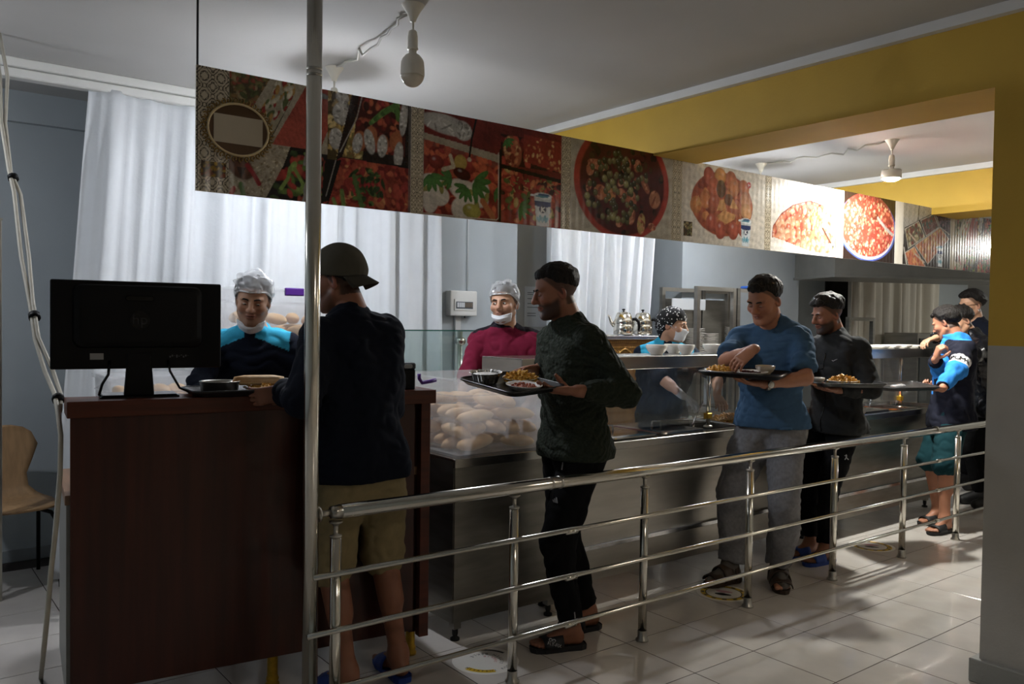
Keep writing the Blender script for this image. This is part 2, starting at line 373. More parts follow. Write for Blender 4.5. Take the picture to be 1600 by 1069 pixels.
obj('handrail', tube(BM(), [(1.30, YR, .800), (3.0, YR, .788), (XE, YR, .778)], 0.0255, 24), M_pol, rail, True)
bm = BM(); tube(bm, [(1.218, YR, .80), (1.224, YR, .80)], 0.026, 16); tube(bm, [(1.222, YR, .80), (1.27, YR, .80)], 0.0115, 14); tube(bm, [(1.265, YR, .80), (1.302, YR, .80)], [.021, .0262], 20)
obj('end_bracket', bm, M_polm, rail, True)
for x in (2.26, 2.31, 5.62):
    bm = BM(); tube(bm, [(x-.006, YR, .7935-.002*(x-2.2)), (x+.006, YR, .7935-.002*(x-2.2))], .0268, 24); obj('joint_ring', bm, M_polm, rail, True)
for z, xs in ((.588, 1.19), (.391, 1.17), (.189, 1.10)):
    obj('thin_bar', tube(BM(), [(xs, YR-.028, z+.004), (XE, YR-.028, z-.008)], 0.0102, 12), M_pol, rail, True)
for x in (2.36, 5.63):
    for z in (.584, .387, .185): obj('bar_sleeve', tube(BM(), [(x-.03, YR-.028, z), (x+.03, YR-.028, z)], .0125, 12), M_pol, rail, True)
for x in (1.285, 2.072, 2.834, 3.625, 4.418, 5.214, 5.952, 6.74):
    bm = BM(); tube(bm, [(x, YR, 0), (x, YR, .715)], .0195, 18)
    p = obj('post', bm, M_pol, rail, True)
    bm = BM(); lathe(bm, [(.030, 0), (.030, .008), (.022, .016), (.021, .05)], 20, (x, YR, 0)); obj('foot_ring', bm, M_polm, p, True)
    bm = BM(); lathe(bm, [(.021, .713), (.021, .719), (.008, .722), (.0085, .752), (.012, .756), (.024, .764), (.024, .768)], 18, (x, YR, 0), capt=True); obj('saddle', bm, M_polm, p, True)
# ============================================================ CASH DESK
M_wood = mat('reddish_wood_laminate', '#431a0e', 0.34, noise=0.45, nscale=3.2, stretch=(9, 9, .5), coat=0.15)
M_woodE = mat('reddish_wood_edge', '#57240f', 0.38, noise=0.35, nscale=5, stretch=(.6, 8, 8))
M_lam = mat('pale_grey_laminate', '#8f8f8a', 0.5, noise=0.06, nscale=6)
M_wtop = mat('brown_wood_top', '#8a6a52', 0.45, noise=0.25, nscale=6, stretch=(8, .6, 8))
DA = rad(-7.17)
desk = thing('cash_desk', 'tall reddish-brown wooden cash desk carrying the monitor', 'desk', (0.544, 3.219, 0), DA)
DL = 1.411
obj('front_panel', box(BM(), .012, 1.32, .022, .045, .13, 1.115), M_wood, desk)
obj('ledge', box(BM(), 0, DL, 0, .20, 1.112, 1.17, .002), M_woodE, desk)
obj('side_post', box(BM(), 1.345, 1.388, .008, .05, .10, 1.112, .001), M_woodE, desk)
obj('recess_panel', box(BM(), 1.32, 1.40, .055, .075, .11, 1.112), mat('dark_red_wood', '#3a170c', .5, noise=.3, nscale=5), desk)
obj('right_side', box(BM(), 1.37, 1.39, .075, .62, .10, .84), M_wood, desk)
obj('left_side', box(BM(), .0, .02, .05, .62, .10, .80, .002), M_lam, desk)
obj('worktop', box(BM(), -.004, 1.39, .046, .64, .80, .835, .002), M_wtop, desk)
obj('ledge_support', box(BM(), .03, 1.30, .12, .14, .835, 1.112), M_wood, desk)
M_brass = mat('brass_yellow_foot', '#b8922a', 0.35, 0.6, noise=.3, nscale=40)
for (x, y) in ((.73, .06), (1.43-.02, .09), (.05, .58), (1.33, .58)):
    bm = BM(); lathe(bm, [(.028, 0), (.028, .012), (.022, .02), (.026, .03), (.021, .045), (.021, .135)], 16, (x if x < 1.39 else 1.34, y, 0)); obj('desk_foot', bm, M_brass, desk, True)
def on_desk(x, y, z=1.17):
    c, s = math.cos(DA), math.sin(DA); return (0.544+x*c-y*s, 3.219+x*s+y*c, z)
# ---- monitor (we see its back)
M_blk = mat('black_plastic', '#060607', 0.5, spec=.25, bump=.05, bscale=300)
M_blk2 = mat('glossy_black_plastic', '#08080a', 0.18)
mp = at_y(217, 618, 3.33)
mon = thing('monitor', 'black computer monitor seen from behind on the cash desk', 'monitor', (mp[0], mp[1], 1.17), rad(-9))
mw, mh, mz = .585/2, .325, .105
bm = BM(); box(bm, -mw, mw, -.012, .03, mz, mz+mh, .006, 2); body_ = obj('casing', bm, M_blk, mon)
bm = BM(); zc = mz+.20
loft(bm, [[(x, -.010, zc-.005+z) for x, z in rrect(.222, .118, .03)], [(x, -.028, zc-.005+z) for x, z in rrect(.216, .112, .03)], [(x, -.036, zc-.005+z) for x, z in rrect(.200, .096, .025)], [(x, -.037, zc-.005+z) for x, z in rrect(.19, .088, .02)]], True, True)
obj('back_bulge', bm, M_blk, mon, False)
bm = BM(); loft(bm, [[(x, -.037, zc+.062+z) for x, z in rrect(.050, .010, .0099)], [(x, -.042, zc+.062+z) for x, z in rrect(.047, .008, .0079)]], True, True); obj('top_slot', bm, M_blk2, mon)
bm = BM()
ring = [(math.cos(a)*.034, math.sin(a)*.034) for a in np.linspace(0, 2*math.pi, 28, endpoint=False)]
loft(bm, [[(x, -.0369, zc-.02+z) for x, z in ring], [(x, -.0386, zc-.02+z) for x, z in ring]], True, True); lg = obj('emblem', bm, M_blk2, mon)
text_obj('lettering', 'hp', .055, mat('emblem_letter', '#151517', .5), lg, facing((0, -.0389, zc-.018), (0, -1, 0)), .0005)
bm = BM(); box(bm, -.165, -.12, -.0135, -.0118, mz+.035, mz+.058); obj('white_sticker', bm, mat('sticker_white', '#9a9a98', .6), mon)
bm = BM()
for k in range(9): box(bm, .105+.008*k, .110+.008*k, -.0135, -.0118, mz+.04+.004*(k % 3), mz+.047+.004*(k % 2))
obj('port_labels', bm, mat('port_print', '#56585a', .6), mon)
bm = BM(); loft(bm, [[(x, y-.004, .012) for x, y in rrect(.052, .016, .006)], [(x, y-.006, .10) for x, y in rrect(.045, .014, .006)], [(x, y-.006, .16) for x, y in rrect(.043, .012, .006)]], True, True); obj('neck', bm, M_blk, mon)
bm = BM(); loft(bm, [[(x, y, 0) for x, y in rrect(.135, .078, .012)], [(x, y, .006) for x, y in rrect(.135, .078, .012)], [(x, y, .012) for x, y in rrect(.125, .068, .012)]], True, True); obj('stand_foot', bm, M_blk2, mon)
bm = BM(); tube(bm, [(-.10, -.013, mz+.03), (-.105, -.025, mz-.02), (-.125, -.02, .05), (-.135, -.01, .008)], .005, 8); obj('power_cable', bm, M_blk2, mon, True)
bm = BM(); tube(bm, [(.10, -.013, mz+.03), (.105, -.03, mz-.01), (.14, -.03, .03), (.19, -.02, .007), (.25, -.012, .006)], .0045, 8); obj('video_cable', bm, M_blk2, mon, True)
# ---- small black device at the desk's right end
p = on_desk(1.31, .09)
d = thing('card_reader_stand', 'small black upright box with a grey oval mark on the cash desk\'s right end', 'device', p, DA-.2)
bm = BM(); box(bm, -.032, .032, -.03, .03, 0, .088, .004); obj('casing', bm, M_blk, d)
bm = BM(); box(bm, -.034, .034, -.032, .032, .088, .115, .005); obj('cap', bm, mat('dark_grey_plastic', '#3a3f42', .4), d)
bm = BM(); loft(bm, [[(x, -.0322, .101+z) for x, z in rrect(.019, .009, .0085)], [(x, -.0335, .101+z) for x, z in rrect(.018, .008, .0075)]], True, True); obj('oval_mark', bm, mat('light_grey_mark', '#9fa3a4', .4), d)
# ---- hanging cable at the left
M_cab = mat('off_white_cable', '#b5b0a2', 0.55, noise=.1, nscale=30)
pts = [at_y(u, v, yy) for u, v, yy in ((-14, 20, 4.6), (0, 120, 4.5), (2, 190, 4.4), (14, 265, 4.3), (22, 300, 4.2), (33, 400, 4.0), (47, 475, 3.85), (55, 530, 3.7), (70, 580, 3.6), (85, 615, 3.5))]
pts += [at_y(u, v, yy) for u, v, yy in ((90, 640, 3.36), (95, 680, 3.30), (94, 740, 3.27), (88, 820, 3.25), (80, 890, 3.24), (75, 950, 3.24), (69, 1010, 3.22))] + [at_z(64, 1060, .01), at_z(70, 1100, .01), at_z(110, 1160, .01)]
cb = thing('cable_bundle', 'off-white cable bundle hanging down from the ceiling past the cash desk', 'cable', (0, 0, 0))
obj('cable', tube(BM(), pts, .0085, 8), M_cab, cb, True)
obj('cable', tube(BM(), [np.array(p)+np.array([.018+.012*math.sin(i*1.7), .0, .01*math.cos(i)]) for i, p in enumerate(pts[:11])], .008, 8), M_cab, cb, True)
for i in (3, 6, 9):
    p, q = np.array(pts[i]), np.array(pts[i+1]); a = p+(q-p)*.3; b = p+(q-p)*.42
    obj('cable_tie', tube(BM(), [a+np.array([.009, 0, 0]), b+np.array([.009, 0, 0])], .022, 10), M_blk, cb, True)
# ---- plywood chair at the far left
M_ply = mat('plywood_veneer', '#b08d66', 0.45, noise=.2, nscale=5, stretch=(10, 10, .7))
cp = at_z(52, 897, 0)
ch = thing('plywood_chair', 'moulded plywood chair with black legs by the back wall at left', 'chair', (cp[0]-.13, cp[1]-.16, 0), rad(8))
bm = BM(); rows = []
prof = [(-.20, .435, .155), (-.19, .425, .185), (-.12, .43, .20), (0, .435, .205), (.10, .43, .20), (.17, .445, .175), (.205, .50, .14), (.22, .57, .135), (.235, .65, .17), (.25, .73, .20), (.262, .80, .17), (.268, .83, .13), (.27, .845, .07)]
for (y, z, w) in prof:
    rows.append([bm.verts.new((w*s, y+(.012 if .44 < z else 0)*(-abs(s)**2), z+(.012*abs(s)**2 if z < .46 else 0))) for s in np.linspace(-1, 1, 11)])
for a, b in zip(rows[:-1], rows[1:]):
    for k in range(10): bm.faces.new((a[k], a[k+1], b[k+1], b[k]))
so = obj('seat_shell', bm, M_ply, ch, True); sm = so.modifiers.new('thick', 'SOLIDIFY'); sm.thickness = .011
for sx in (-1, 1):
    obj('leg', tube(BM(), [(sx*.10, -.05, .42), (sx*.16, -.14, .40), (sx*.175, -.17, .36), (sx*.19, -.20, 0)], .011, 10), M_blk, ch, True)
    obj('leg', tube(BM(), [(sx*.10, .05, .42), (sx*.16, .12, .41), (sx*.18, .15, .36), (sx*.20, .22, 0)], .011, 10), M_blk, ch, True)
# ---- steel edge at the far left of the frame
q = at_z(3, 938, 0)
st = thing('steel_post', 'thin steel upright at the very left edge', 'post', (q[0]-.03, q[1], 0), .0)
obj('upright', box(BM(), -.02, .03, -.02, .02, 0, 1.95, .002), M_polm, st); obj('cap', box(BM(), -.024, .034, -.024, .024, 1.95, 1.96), M_polm, st)
# ============================================================ STEEL COUNTERS
def steel(name, c, r, nz=.12):
    m = mat(name, c, r, 1.0, noise=nz, nscale=4, stretch=(1, 1, 6), bump=.015, bscale=8, aniso=.4); return m
M_st = steel('brushed_steel', '#b4b0a8', .30); M_st2 = steel('worn_brushed_steel', '#94918a', .38, .22); M_stt = steel('steel_worktop', '#b4b2ad', .22)
M_stk = mat('shiny_steel_bar', '#dcdde0', .15, 1.0, noise=.3, nscale=25)
M_foot = mat('black_rubber', '#111111', .7)
ZT, YC = .84, 3.13
def counter(name, label, x0, x1, panel, zb, feet, y1=3.70, bar=None):
    c = thing(name, label, 'counter', (x0, YC, 0))
    w, dp = x1-x0, y1-YC
    obj('worktop_lip', box(BM(), 0, w, 0, .02, ZT-.042, ZT, .002), M_stt, c)
    obj('back_lip', box(BM(), 0, w, dp-.03, dp, ZT-.042, ZT, .002), M_stt, c)
    obj('front_panel', box(BM(), .006, w-.006, .008, .016, zb, ZT-.042), panel, c)
    obj('side_panel', box(BM(), .002, .010, .016, dp, zb, ZT-.005), panel, c); obj('side_panel', box(BM(), w-.010, w-.002, .016, dp, zb, ZT-.005), panel, c)
    for (fx, fy) in feet:
        f = obj('leg', box(BM(), fx-.02, fx+.02, fy-.02, fy+.02, .055, zb+.06, .001), M_st2, c)
        bm = BM(); lathe(bm, [(.022, 0), (.022, .010), (.010, .018), (.014, .03), (.014, .06)], 14, (fx, fy, 0)); obj('foot', bm, M_foot, f, True)
    if bar: obj('kick_rail', box(BM(), .0, w, -.012, .004, bar-.012, bar+.012, .002), M_stk, c)
    return c
cA = counter('bread_counter', 'plain steel cabinet under the bread box beside the cash desk', 2.105, 2.725, M_st2, .085, ((.03, .03), (.59, .03), (.03, .52), (.59, .52)))
obj('worktop', box(BM(), .0, .62, .02, .54, ZT-.012, ZT-.001), M_stt, cA)
cB = counter('serving_counter', 'long steel serving counter behind the man in the dark green sweater', 2.735, 5.13, M_st, .13, ((2.37, .16), (2.37, .52), (.03, .52), (.03, .16)), bar=.307)
cC = counter('serving_counter', 'second steel serving counter farther along behind the jacketed men', 5.235, 6.90, M_st2, .13, ((.02, .16), (.02, .52), (1.6, .16), (1.6, .5)), bar=.30)
# gastronorm pans let into the counters
M_pan = steel('pan_steel', '#a9a6a0', .2)
M_fry = mat('potato_chips', '#d9a441', .55, noise=.35, nscale=40); M_stew = mat('red_stew', '#9a3a12', .3, noise=.5, nscale=30, color2='#d07a20')
def pan_deck(c, w, cols, dp=.57):
    """deck plate around the wells, wells as children"""
    n = len(cols); cw = w/n; bm = BM(); z0, z1 = ZT-.014, ZT-.002
    box(bm, .0, w, .02, .055, z0, z1); box(bm, 0, w, dp-.075, dp-.03, z0, z1)
    for k in range(n+1): box(bm, max(0, k*cw-.018), min(w, k*cw+.018), .055, dp-.075, z0, z1)
    obj('deck_plate', bm, M_stt, c)
    for k in range(n):
        x0, x1 = k*cw+.02, (k+1)*cw-.02; cx = (x0+x1)/2; hw = (x1-x0)/2; cy = (.055+dp-.075)/2; hy = (dp-.13)/2
        bm = BM(); R = lambda sx, sy, z: [(cx+x, cy+y, z) for x, y in rrect(sx, sy, .03, 4)]
        loft(bm, [R(hw+.006, hy+.006, ZT+.001), R(hw, hy, ZT+.003), R(hw-.012, hy-.012, ZT+.001), R(hw-.022, hy-.022, ZT-.13)][::-1], True, False)
        pn = obj('food_pan', bm, M_pan, c); md = pn.modifiers.new('t', 'SOLIDIFY'); md.thickness = .0012
        kind = cols[k]
        if kind == 'lid':
            bm = BM(); loft(bm, [R(hw+.004, hy+.004, ZT+.004), R(hw+.002, hy+.002, ZT+.012), R(hw-.03, hy-.03, ZT+.016)], True, True); lo = obj('pan_lid', bm, M_pan, c)
            bm = BM(); tube(bm, [(cx-.04, cy, ZT+.014), (cx-.035, cy, ZT+.045), (cx+.035, cy, ZT+.045), (cx+.04, cy, ZT+.014)], .005, 8); obj('lid_handle', bm, M_stk, lo, True)
        elif kind == 'chips':
            bm = BM(); rr = random.Random(k)
            box(bm, cx-hw+.03, cx+hw-.03, cy-hy+.03, cy+hy-.03, ZT-.06, ZT-.02, .01)
            for _ in range(300):
                x, y = cx+rr.uniform(-1, 1)*(hw-.05), cy+rr.uniform(-1, 1)*(hy-.05); hgt = .05*math.exp(-((x-cx)/.12)**2-((y-cy)/.16)**2)
                a = rr.uniform(0, 6.3); M = Matrix.Translation((x, y, ZT-.015+hgt+rr.uniform(-.006, .01))) @ Matrix.Rotation(a, 4, 'Z') @ Matrix.Rotation(rr.uniform(-.5, .5), 4, 'Y')
                box(bm, -.028, .028, -.005, .005, -.005, .005, M=M)
            tag(obj('chips', bm, M_fry, pn), None, None, None, 'stuff')
        elif kind == 'stew':
            bm = BM(); n_ = 14; g = [[None]*n_ for _ in range(n_)]; rr = random.Random(k+5)
            for i in range(n_):
                for j in range(n_):
                    x, y = cx+(hw-.02)*(2*i/(n_-1)-1), cy+(hy-.02)*(2*j/(n_-1)-1); g[i][j] = bm.verts.new((x, y, ZT-.035+rr.uniform(0, .018)))
            for i in range(n_-1):
                for j in range(n_-1): bm.faces.new((g[i][j], g[i+1][j], g[i+1][j+1], g[i][j+1]))
            tag(obj('stew', bm, M_stew, pn, True), None, None, None, 'stuff')
        if kind in ('chips', 'stew', 'open'):
            bm = BM(); tube(bm, [(cx+.05, cy+.1, ZT-.02), (cx+.12, cy+.12, ZT+.05), (cx+.2, cy+.14, ZT+.12)], .005, 8); obj('spoon_handle', bm, M_stk, pn, True)
pan_deck(cB, 2.395, ['lid', 'lid', 'lid', 'open', 'chips', 'stew'])
pan_deck(cC, 1.665, ['stew', 'lid', 'stew', 'open'])
# glazed upper shelves
def shelf(label, x0, x1, posts, zt):
    s = thing('glazed_shelf', label, 'shelf', (x0, 3.28, 0))
    w = x1-x0
    obj('shelf_board', box(BM(), 0, w, 0, .34, zt-.006, zt, .001), M_stt, s)
    obj('front_apron', box(BM(), 0, w, -.006, .002, zt-.072, zt, .002), M_st, s)
    obj('end_apron', box(BM(), 0, .006, .002, .34, zt-.072, zt-.006), M_st, s)
    obj('light_box', box(BM(), .05, w-.05, .10, .20, zt-.05, zt-.007, .004), M_st2, s)
    for px in posts:
        p = obj('post', tube(BM(), [(px-x0, .02, ZT-.001), (px-x0, .02, zt-.01)], .013, 16), M_pol, s, True)
        bm = BM(); lathe(bm, [(.028, ZT), (.028, ZT+.006), (.016, ZT+.012)], 18, (px-x0, .02, 0)); obj('foot_ring', bm, M_polm, p, True)
        obj('glass_clamp', box(BM(), px-x0-.022, px-x0+.022, .005, .04, ZT+.05, ZT+.085, .003), M_brass, p)
    obj('glass_pane', box(BM(), .02, w-.02, .030, .035, ZT+.03, zt-.074), clear('guard_glass', '#cfd8d6', .03, .07, .07), s)
    return s
shelf('steel shelf with glass guard over the nearer serving counter, bowls on top', 2.60, 5.05, (2.80, 4.084, 4.95), 1.283)
shelf('steel shelf with glass guard over the farther serving counter', 5.45, 6.88, (5.6, 6.415), 1.30)
# ============================================================ SMOOTH SURFACES (signed distance field -> surface nets)
class Field:
    def __init__(s): s.pr = []; s.extra = None; s.cuts = []
    def cone(s, a, b, r1, r2, k=.02, flat=None, cut=None, sub=False): s.pr.append(('c', np.array(a, float), np.array(b, float), r1, r2, k, flat, cut, sub)); return s
    def ell(s, c, r, R=None, k=.02, cut=None, sub=False): s.pr.append(('e', np.array(c, float), np.array(r, float), np.eye(3) if R is None else R, None, k, None, cut, sub)); return s
    def chain(s, pts, rs, k=.012, cut=None):
        for i in range(len(pts)-1): s.cone(pts[i], pts[i+1], rs[i], rs[i+1], k, None, cut if i == len(pts)-2 else None)
        return s
    def bounds(s, pad=.03):
        lo, hi = np.full(3, 9.), np.full(3, -9.)
        for p in s.pr:
            if p[8]: continue
            if p[0] == 'c': q = np.array([p[1]-p[3], p[2]-p[4], p[1]+p[3], p[2]+p[4]])
            else: m = p[2].max(); q = np.array([p[1]-m, p[1]+m])
            lo = np.minimum(lo, q.min(0)); hi = np.maximum(hi, q.max(0))
        return lo-pad, hi+pad
    def grid(s, lo, hi, h):
        n = np.maximum(2, np.ceil((hi-lo)/h).astype(int)+1); F = np.full(n, .05, np.float32)
        ax = [lo[i]+h*np.arange(n[i]) for i in range(3)]
        for p in s.pr:
            kind, k = p[0], p[5]; m = .05+k
            if kind == 'c': q = np.array([p[1]-p[3], p[2]-p[4], p[1]+p[3], p[2]+p[4]])
            else: mm = p[2].max(); q = np.array([p[1]-mm, p[1]+mm])
            a = np.floor((q.min(0)-m-lo)/h).astype(int); b = np.ceil((q.max(0)+m-lo)/h).astype(int)+1
            a = np.clip(a, 0, n); b = np.clip(b, 0, n)
            if (b <= a).any(): continue
            P = np.stack(np.meshgrid(ax[0][a[0]:b[0]], ax[1][a[1]:b[1]], ax[2][a[2]:b[2]], indexing='ij'), -1).astype(np.float32)
            if kind == 'c':
                A, B = p[1].astype(np.float32), p[2].astype(np.float32); ba = B-A; L2 = max(1e-9, float(ba @ ba)); pa = P-A
                t = np.clip((pa @ ba)/L2, 0, 1); v = pa-t[..., None]*ba
                if p[6] is not None:
                    nrm, f = p[6]; nrm = np.array(nrm, np.float32); vn = v @ nrm; v = v+nrm*(vn*(1/f-1))[..., None]
                d = np.sqrt((v*v).sum(-1))-(p[3]+(p[4]-p[3])*t)
                if p[6] is not None: d = d*(.45+.55*min(1, p[6][1]))
            else:
                q_ = (P-p[1].astype(np.float32)) @ p[3].astype(np.float32)       # columns of R are the axes
                r = p[2].astype(np.float32); k0 = np.sqrt(((q_/r)**2).sum(-1)); k1 = np.sqrt(((q_/(r*r))**2).sum(-1))+1e-6; d = k0*(k0-1)/k1
            if p[7] is not None:
                for (o_, n_) in p[7]: d = np.maximum(d, (P-np.array(o_, np.float32)) @ np.array(n_, np.float32))
            W_ = F[a[0]:b[0], a[1]:b[1], a[2]:b[2]]
            if p[8]:
                h_ = np.clip(.5-.5*(W_+d)/k, 0, 1); W_[...] = W_*(1-h_)+(-d)*h_+k*h_*(1-h_)
            else:
                h_ = np.clip(.5+.5*(d-W_)/k, 0, 1); W_[...] = d*(1-h_)+W_*h_-k*h_*(1-h_)
        if s.extra is not None or s.cuts:
            P = np.stack(np.meshgrid(*ax, indexing='ij'), -1).astype(np.float32)
            if s.extra is not None: F = F+s.extra(P)
            for c in s.cuts: F = np.maximum(F, c(P))
        return F
def folds(seed, amp, freq, n=7, squash=(1, 1, .45)):
    r = np.random.default_rng(seed); K = r.normal(0, 1, (n, 3)); K /= np.linalg.norm(K, axis=1)[:, None]; K = K*np.array(squash)*freq*r.uniform(.6, 1.5, (n, 1)); ph = r.uniform(0, 6.28, n)
    K = K.astype(np.float32)
    def f(P):
        w = .5*np.sin(P @ np.array([9., 7., 5.], np.float32)+seed)
        return amp*sum(np.sin(P @ K[i]+ph[i]+w*2) for i in range(n))/math.sqrt(n)
    return f
def nets(F, lo, h):
    s = F < 0; n = np.array(F.shape)
    c = np.zeros(n-1, np.int8)
    for dx in (0, 1):
        for dy in (0, 1):
            for dz in (0, 1): c += s[dx:n[0]-1+dx, dy:n[1]-1+dy, dz:n[2]-1+dz]
    act = (c > 0) & (c < 8); ids = np.argwhere(act); N = len(ids)
    if N == 0: return np.zeros((0, 3)), np.zeros((0, 4), int)
    idx = np.full(n-1, -1, np.int32); idx[act] = np.arange(N)
    acc = np.zeros((N, 3)); cnt = np.zeros(N)
    cor = [(x, y, z) for x in (0, 1) for y in (0, 1) for z in (0, 1)]
    val = {q: F[ids[:, 0]+q[0], ids[:, 1]+q[1], ids[:, 2]+q[2]] for q in cor}
    for q in cor:
        for a in range(3):
            if q[a] == 0:
                q2 = list(q); q2[a] = 1; f0, f1 = val[q], val[tuple(q2)]; m = (f0 < 0) != (f1 < 0)
                t = np.where(m, f0/np.where(m, f0-f1, 1), 0); p = np.tile(np.array(q, float), (N, 1)); p[:, a] += t
                acc[m] += p[m]; cnt[m] += 1
    V = lo+h*(ids+acc/cnt[:, None]); Q = []
    for a in range(3):
        b, c_ = (a+1) % 3, (a+2) % 3
        sl0 = [slice(None)]*3; sl1 = [slice(None)]*3; sl0[a] = slice(0, n[a]-1); sl1[a] = slice(1, n[a])
        ch = s[tuple(sl0)] != s[tuple(sl1)]; e = np.argwhere(ch); flip = s[tuple(sl0)][ch]
        ok = (e[:, b] > 0) & (e[:, c_] > 0) & (e[:, b] < n[b]-1) & (e[:, c_] < n[c_]-1); e, flip = e[ok], flip[ok]
        def cell(db, dc):
            q = e.copy(); q[:, b] += db; q[:, c_] += dc; return idx[q[:, 0], q[:, 1], q[:, 2]]
        q = np.stack([cell(-1, -1), cell(0, -1), cell(0, 0), cell(-1, 0)], -1); q[~flip] = q[~flip][:, ::-1]; Q.append(q)
    return V, np.concatenate(Q)
def relax(V, Q, it=1, lam=.5):
    e = np.concatenate([Q[:, [0, 1]], Q[:, [1, 2]], Q[:, [2, 3]], Q[:, [3, 0]]])
    for _ in range(it):
        S = np.zeros_like(V); C = np.zeros(len(V))
        for a, b in ((0, 1), (1, 0)):
            np.add.at(S, e[:, a], V[e[:, b]]); np.add.at(C, e[:, a], 1)
        V = V+lam*(S/np.maximum(C, 1)[:, None]-V)
    return V
def surf(fd, h, pad=.03, it=1):
    lo, hi = fd.bounds(pad); V, Q = nets(fd.grid(lo, hi, h), lo, h); return relax(V, Q, it), Q
def multi(fd, h, boxes, pad=.03):
    """one surface, meshed finer inside the given boxes"""
    lo, hi = fd.bounds(pad); Vs, Qs, off = [], [], 0
    V, Q = nets(fd.grid(lo, hi, h), lo, h); V = relax(V, Q, 1); C = V[Q].mean(1); keep = np.ones(len(Q), bool)
    for (a, b, _) in boxes: keep &= ~((C > a) & (C < b)).all(1)
    parts = [(V, Q[keep])]
    for (a, b, hh) in boxes:
        V2, Q2 = nets(fd.grid(a-.004, b+.004, hh), a-.004, hh); V2 = relax(V2, Q2, 1, .35); parts.append((V2, Q2))
    for V_, Q_ in parts:
        u = np.unique(Q_); m = np.full(len(V_), -1); m[u] = np.arange(len(u)); Vs.append(V_[u]); Qs.append(m[Q_]+off); off += len(u)
    return np.concatenate(Vs), np.concatenate(Qs)
# ============================================================ PEOPLE
def rotm(yaw=0, pitch=0, roll=0):
    """yaw left +, pitch forward-down +, roll to the right + (degrees); columns = forward, left, up"""
    y, p, r = rad(yaw), rad(pitch), rad(roll)
    Rz = np.array([[math.cos(y), -math.sin(y), 0], [math.sin(y), math.cos(y), 0], [0, 0, 1]])
    Ry = np.array([[math.cos(p), 0, math.sin(p)], [0, 1, 0], [-math.sin(p), 0, math.cos(p)]])
    Rx = np.array([[1, 0, 0], [0, math.cos(r), -math.sin(r)], [0, math.sin(r), math.cos(r)]])
    return Rz @ Ry @ Rx
def ik(a, c, l1, l2, pole):
    a, c, pole = np.array(a, float), np.array(c, float), np.array(pole, float); d = c-a; L = np.linalg.norm(d); mx = (l1+l2)*.995
    if L > mx: c = a+d/L*mx; d = c-a; L = mx
    u = d/L; x = (l1*l1-l2*l2+L*L)/(2*L); hgt = math.sqrt(max(0, l1*l1-x*x)); p = pole-u*(pole @ u); p /= np.linalg.norm(p)+1e-9
    return a+u*x+p*hgt, c
def nz(v): v = np.array(v, float); return v/(np.linalg.norm(v)+1e-9)
SKIN = dict(a='#b98466', b='#a8745a', c='#c79a7d', d='#8f5f48')
M_skin = mat('skin', '#b98466', .5, attr='Col', noise=.10, nscale=26, bump=.03, bscale=160)
M_hairb = mat('hair_black', '#17120f', .55, spec=.35, noise=.6, nscale=90, bump=1.0, bscale=170, stretch=(1, 1, .3))
M_hairn = mat('hair_dark_brown', '#1b1410', .75, spec=.2, noise=.5, nscale=60, bump=.5, bscale=120)
M_eye = mat('eye_white', '#cfc8c0', .2); M_iris = mat('eye_dark', '#1c120d', .15)
M_mask = mat('white_mask_cloth', '#dfe2e6', .8, noise=.05, nscale=30, bump=.15, bscale=60)
M_glove = mat('white_glove', '#d5d9dc', .6)
def head_field(fd, O, R, s=1.0, cut_neck=None):
    def T(p): return O+R @ (np.array(p, float)*s)
    def E(c, r, k=.012, sub=False, RR=None): fd.ell(T(c), np.array(r)*s, R if RR is None else R @ RR, k*s, None, sub)
    def Cn(a, b, r1, r2, k=.012): fd.cone(T(a), T(b), r1*s, r2*s, k*s)
    E((-.012, 0, .038), (.098, .076, .084)); E((.028, 0, -.028), (.062, .060, .085), .03)
    E((.034, 0, -.075), (.046, .046, .036), .025); Cn((.078, -.008, -.097), (.078, .008, -.097), .0165, .0165, .02)
    for q in (-1, 1):
        Cn((.0, q*.056, -.052), (.062, q*.022, -.093), .017, .016, .025)
        E((.060, q*.044, -.020), (.026, .022, .022), .022)
        E((.072, q*.030, .026), (.020, .026, .010), .012)
        E((.089, q*.031, .004), (.016, .017, .0115), .010, True)
        E((.0725, q*.031, .0055), (.0150, .0165, .0115), .005)
        E((-.010, q*.076, -.006), (.019, .0075, .031), .006, False, rotm(q*-18, 8, 0)); E((-.004, q*.084, -.006), (.009, .006, .017), .004, True)
        Cn((.101, q*.011, -.027), (.093, q*.014, -.028), .0085, .008, .007)
    Cn((.088, 0, .020), (.109, 0, -.020), .0085, .0125, .010); E((.111, 0, -.024), (.011, .011, .010), .007)
    E((.088, 0, -.052), (.012, .023, .0055), .005); E((.087, 0, -.0625), (.012, .020, .0062), .005)
    E((.104, 0, -.057), (.012, .022, .0018), .002, True)
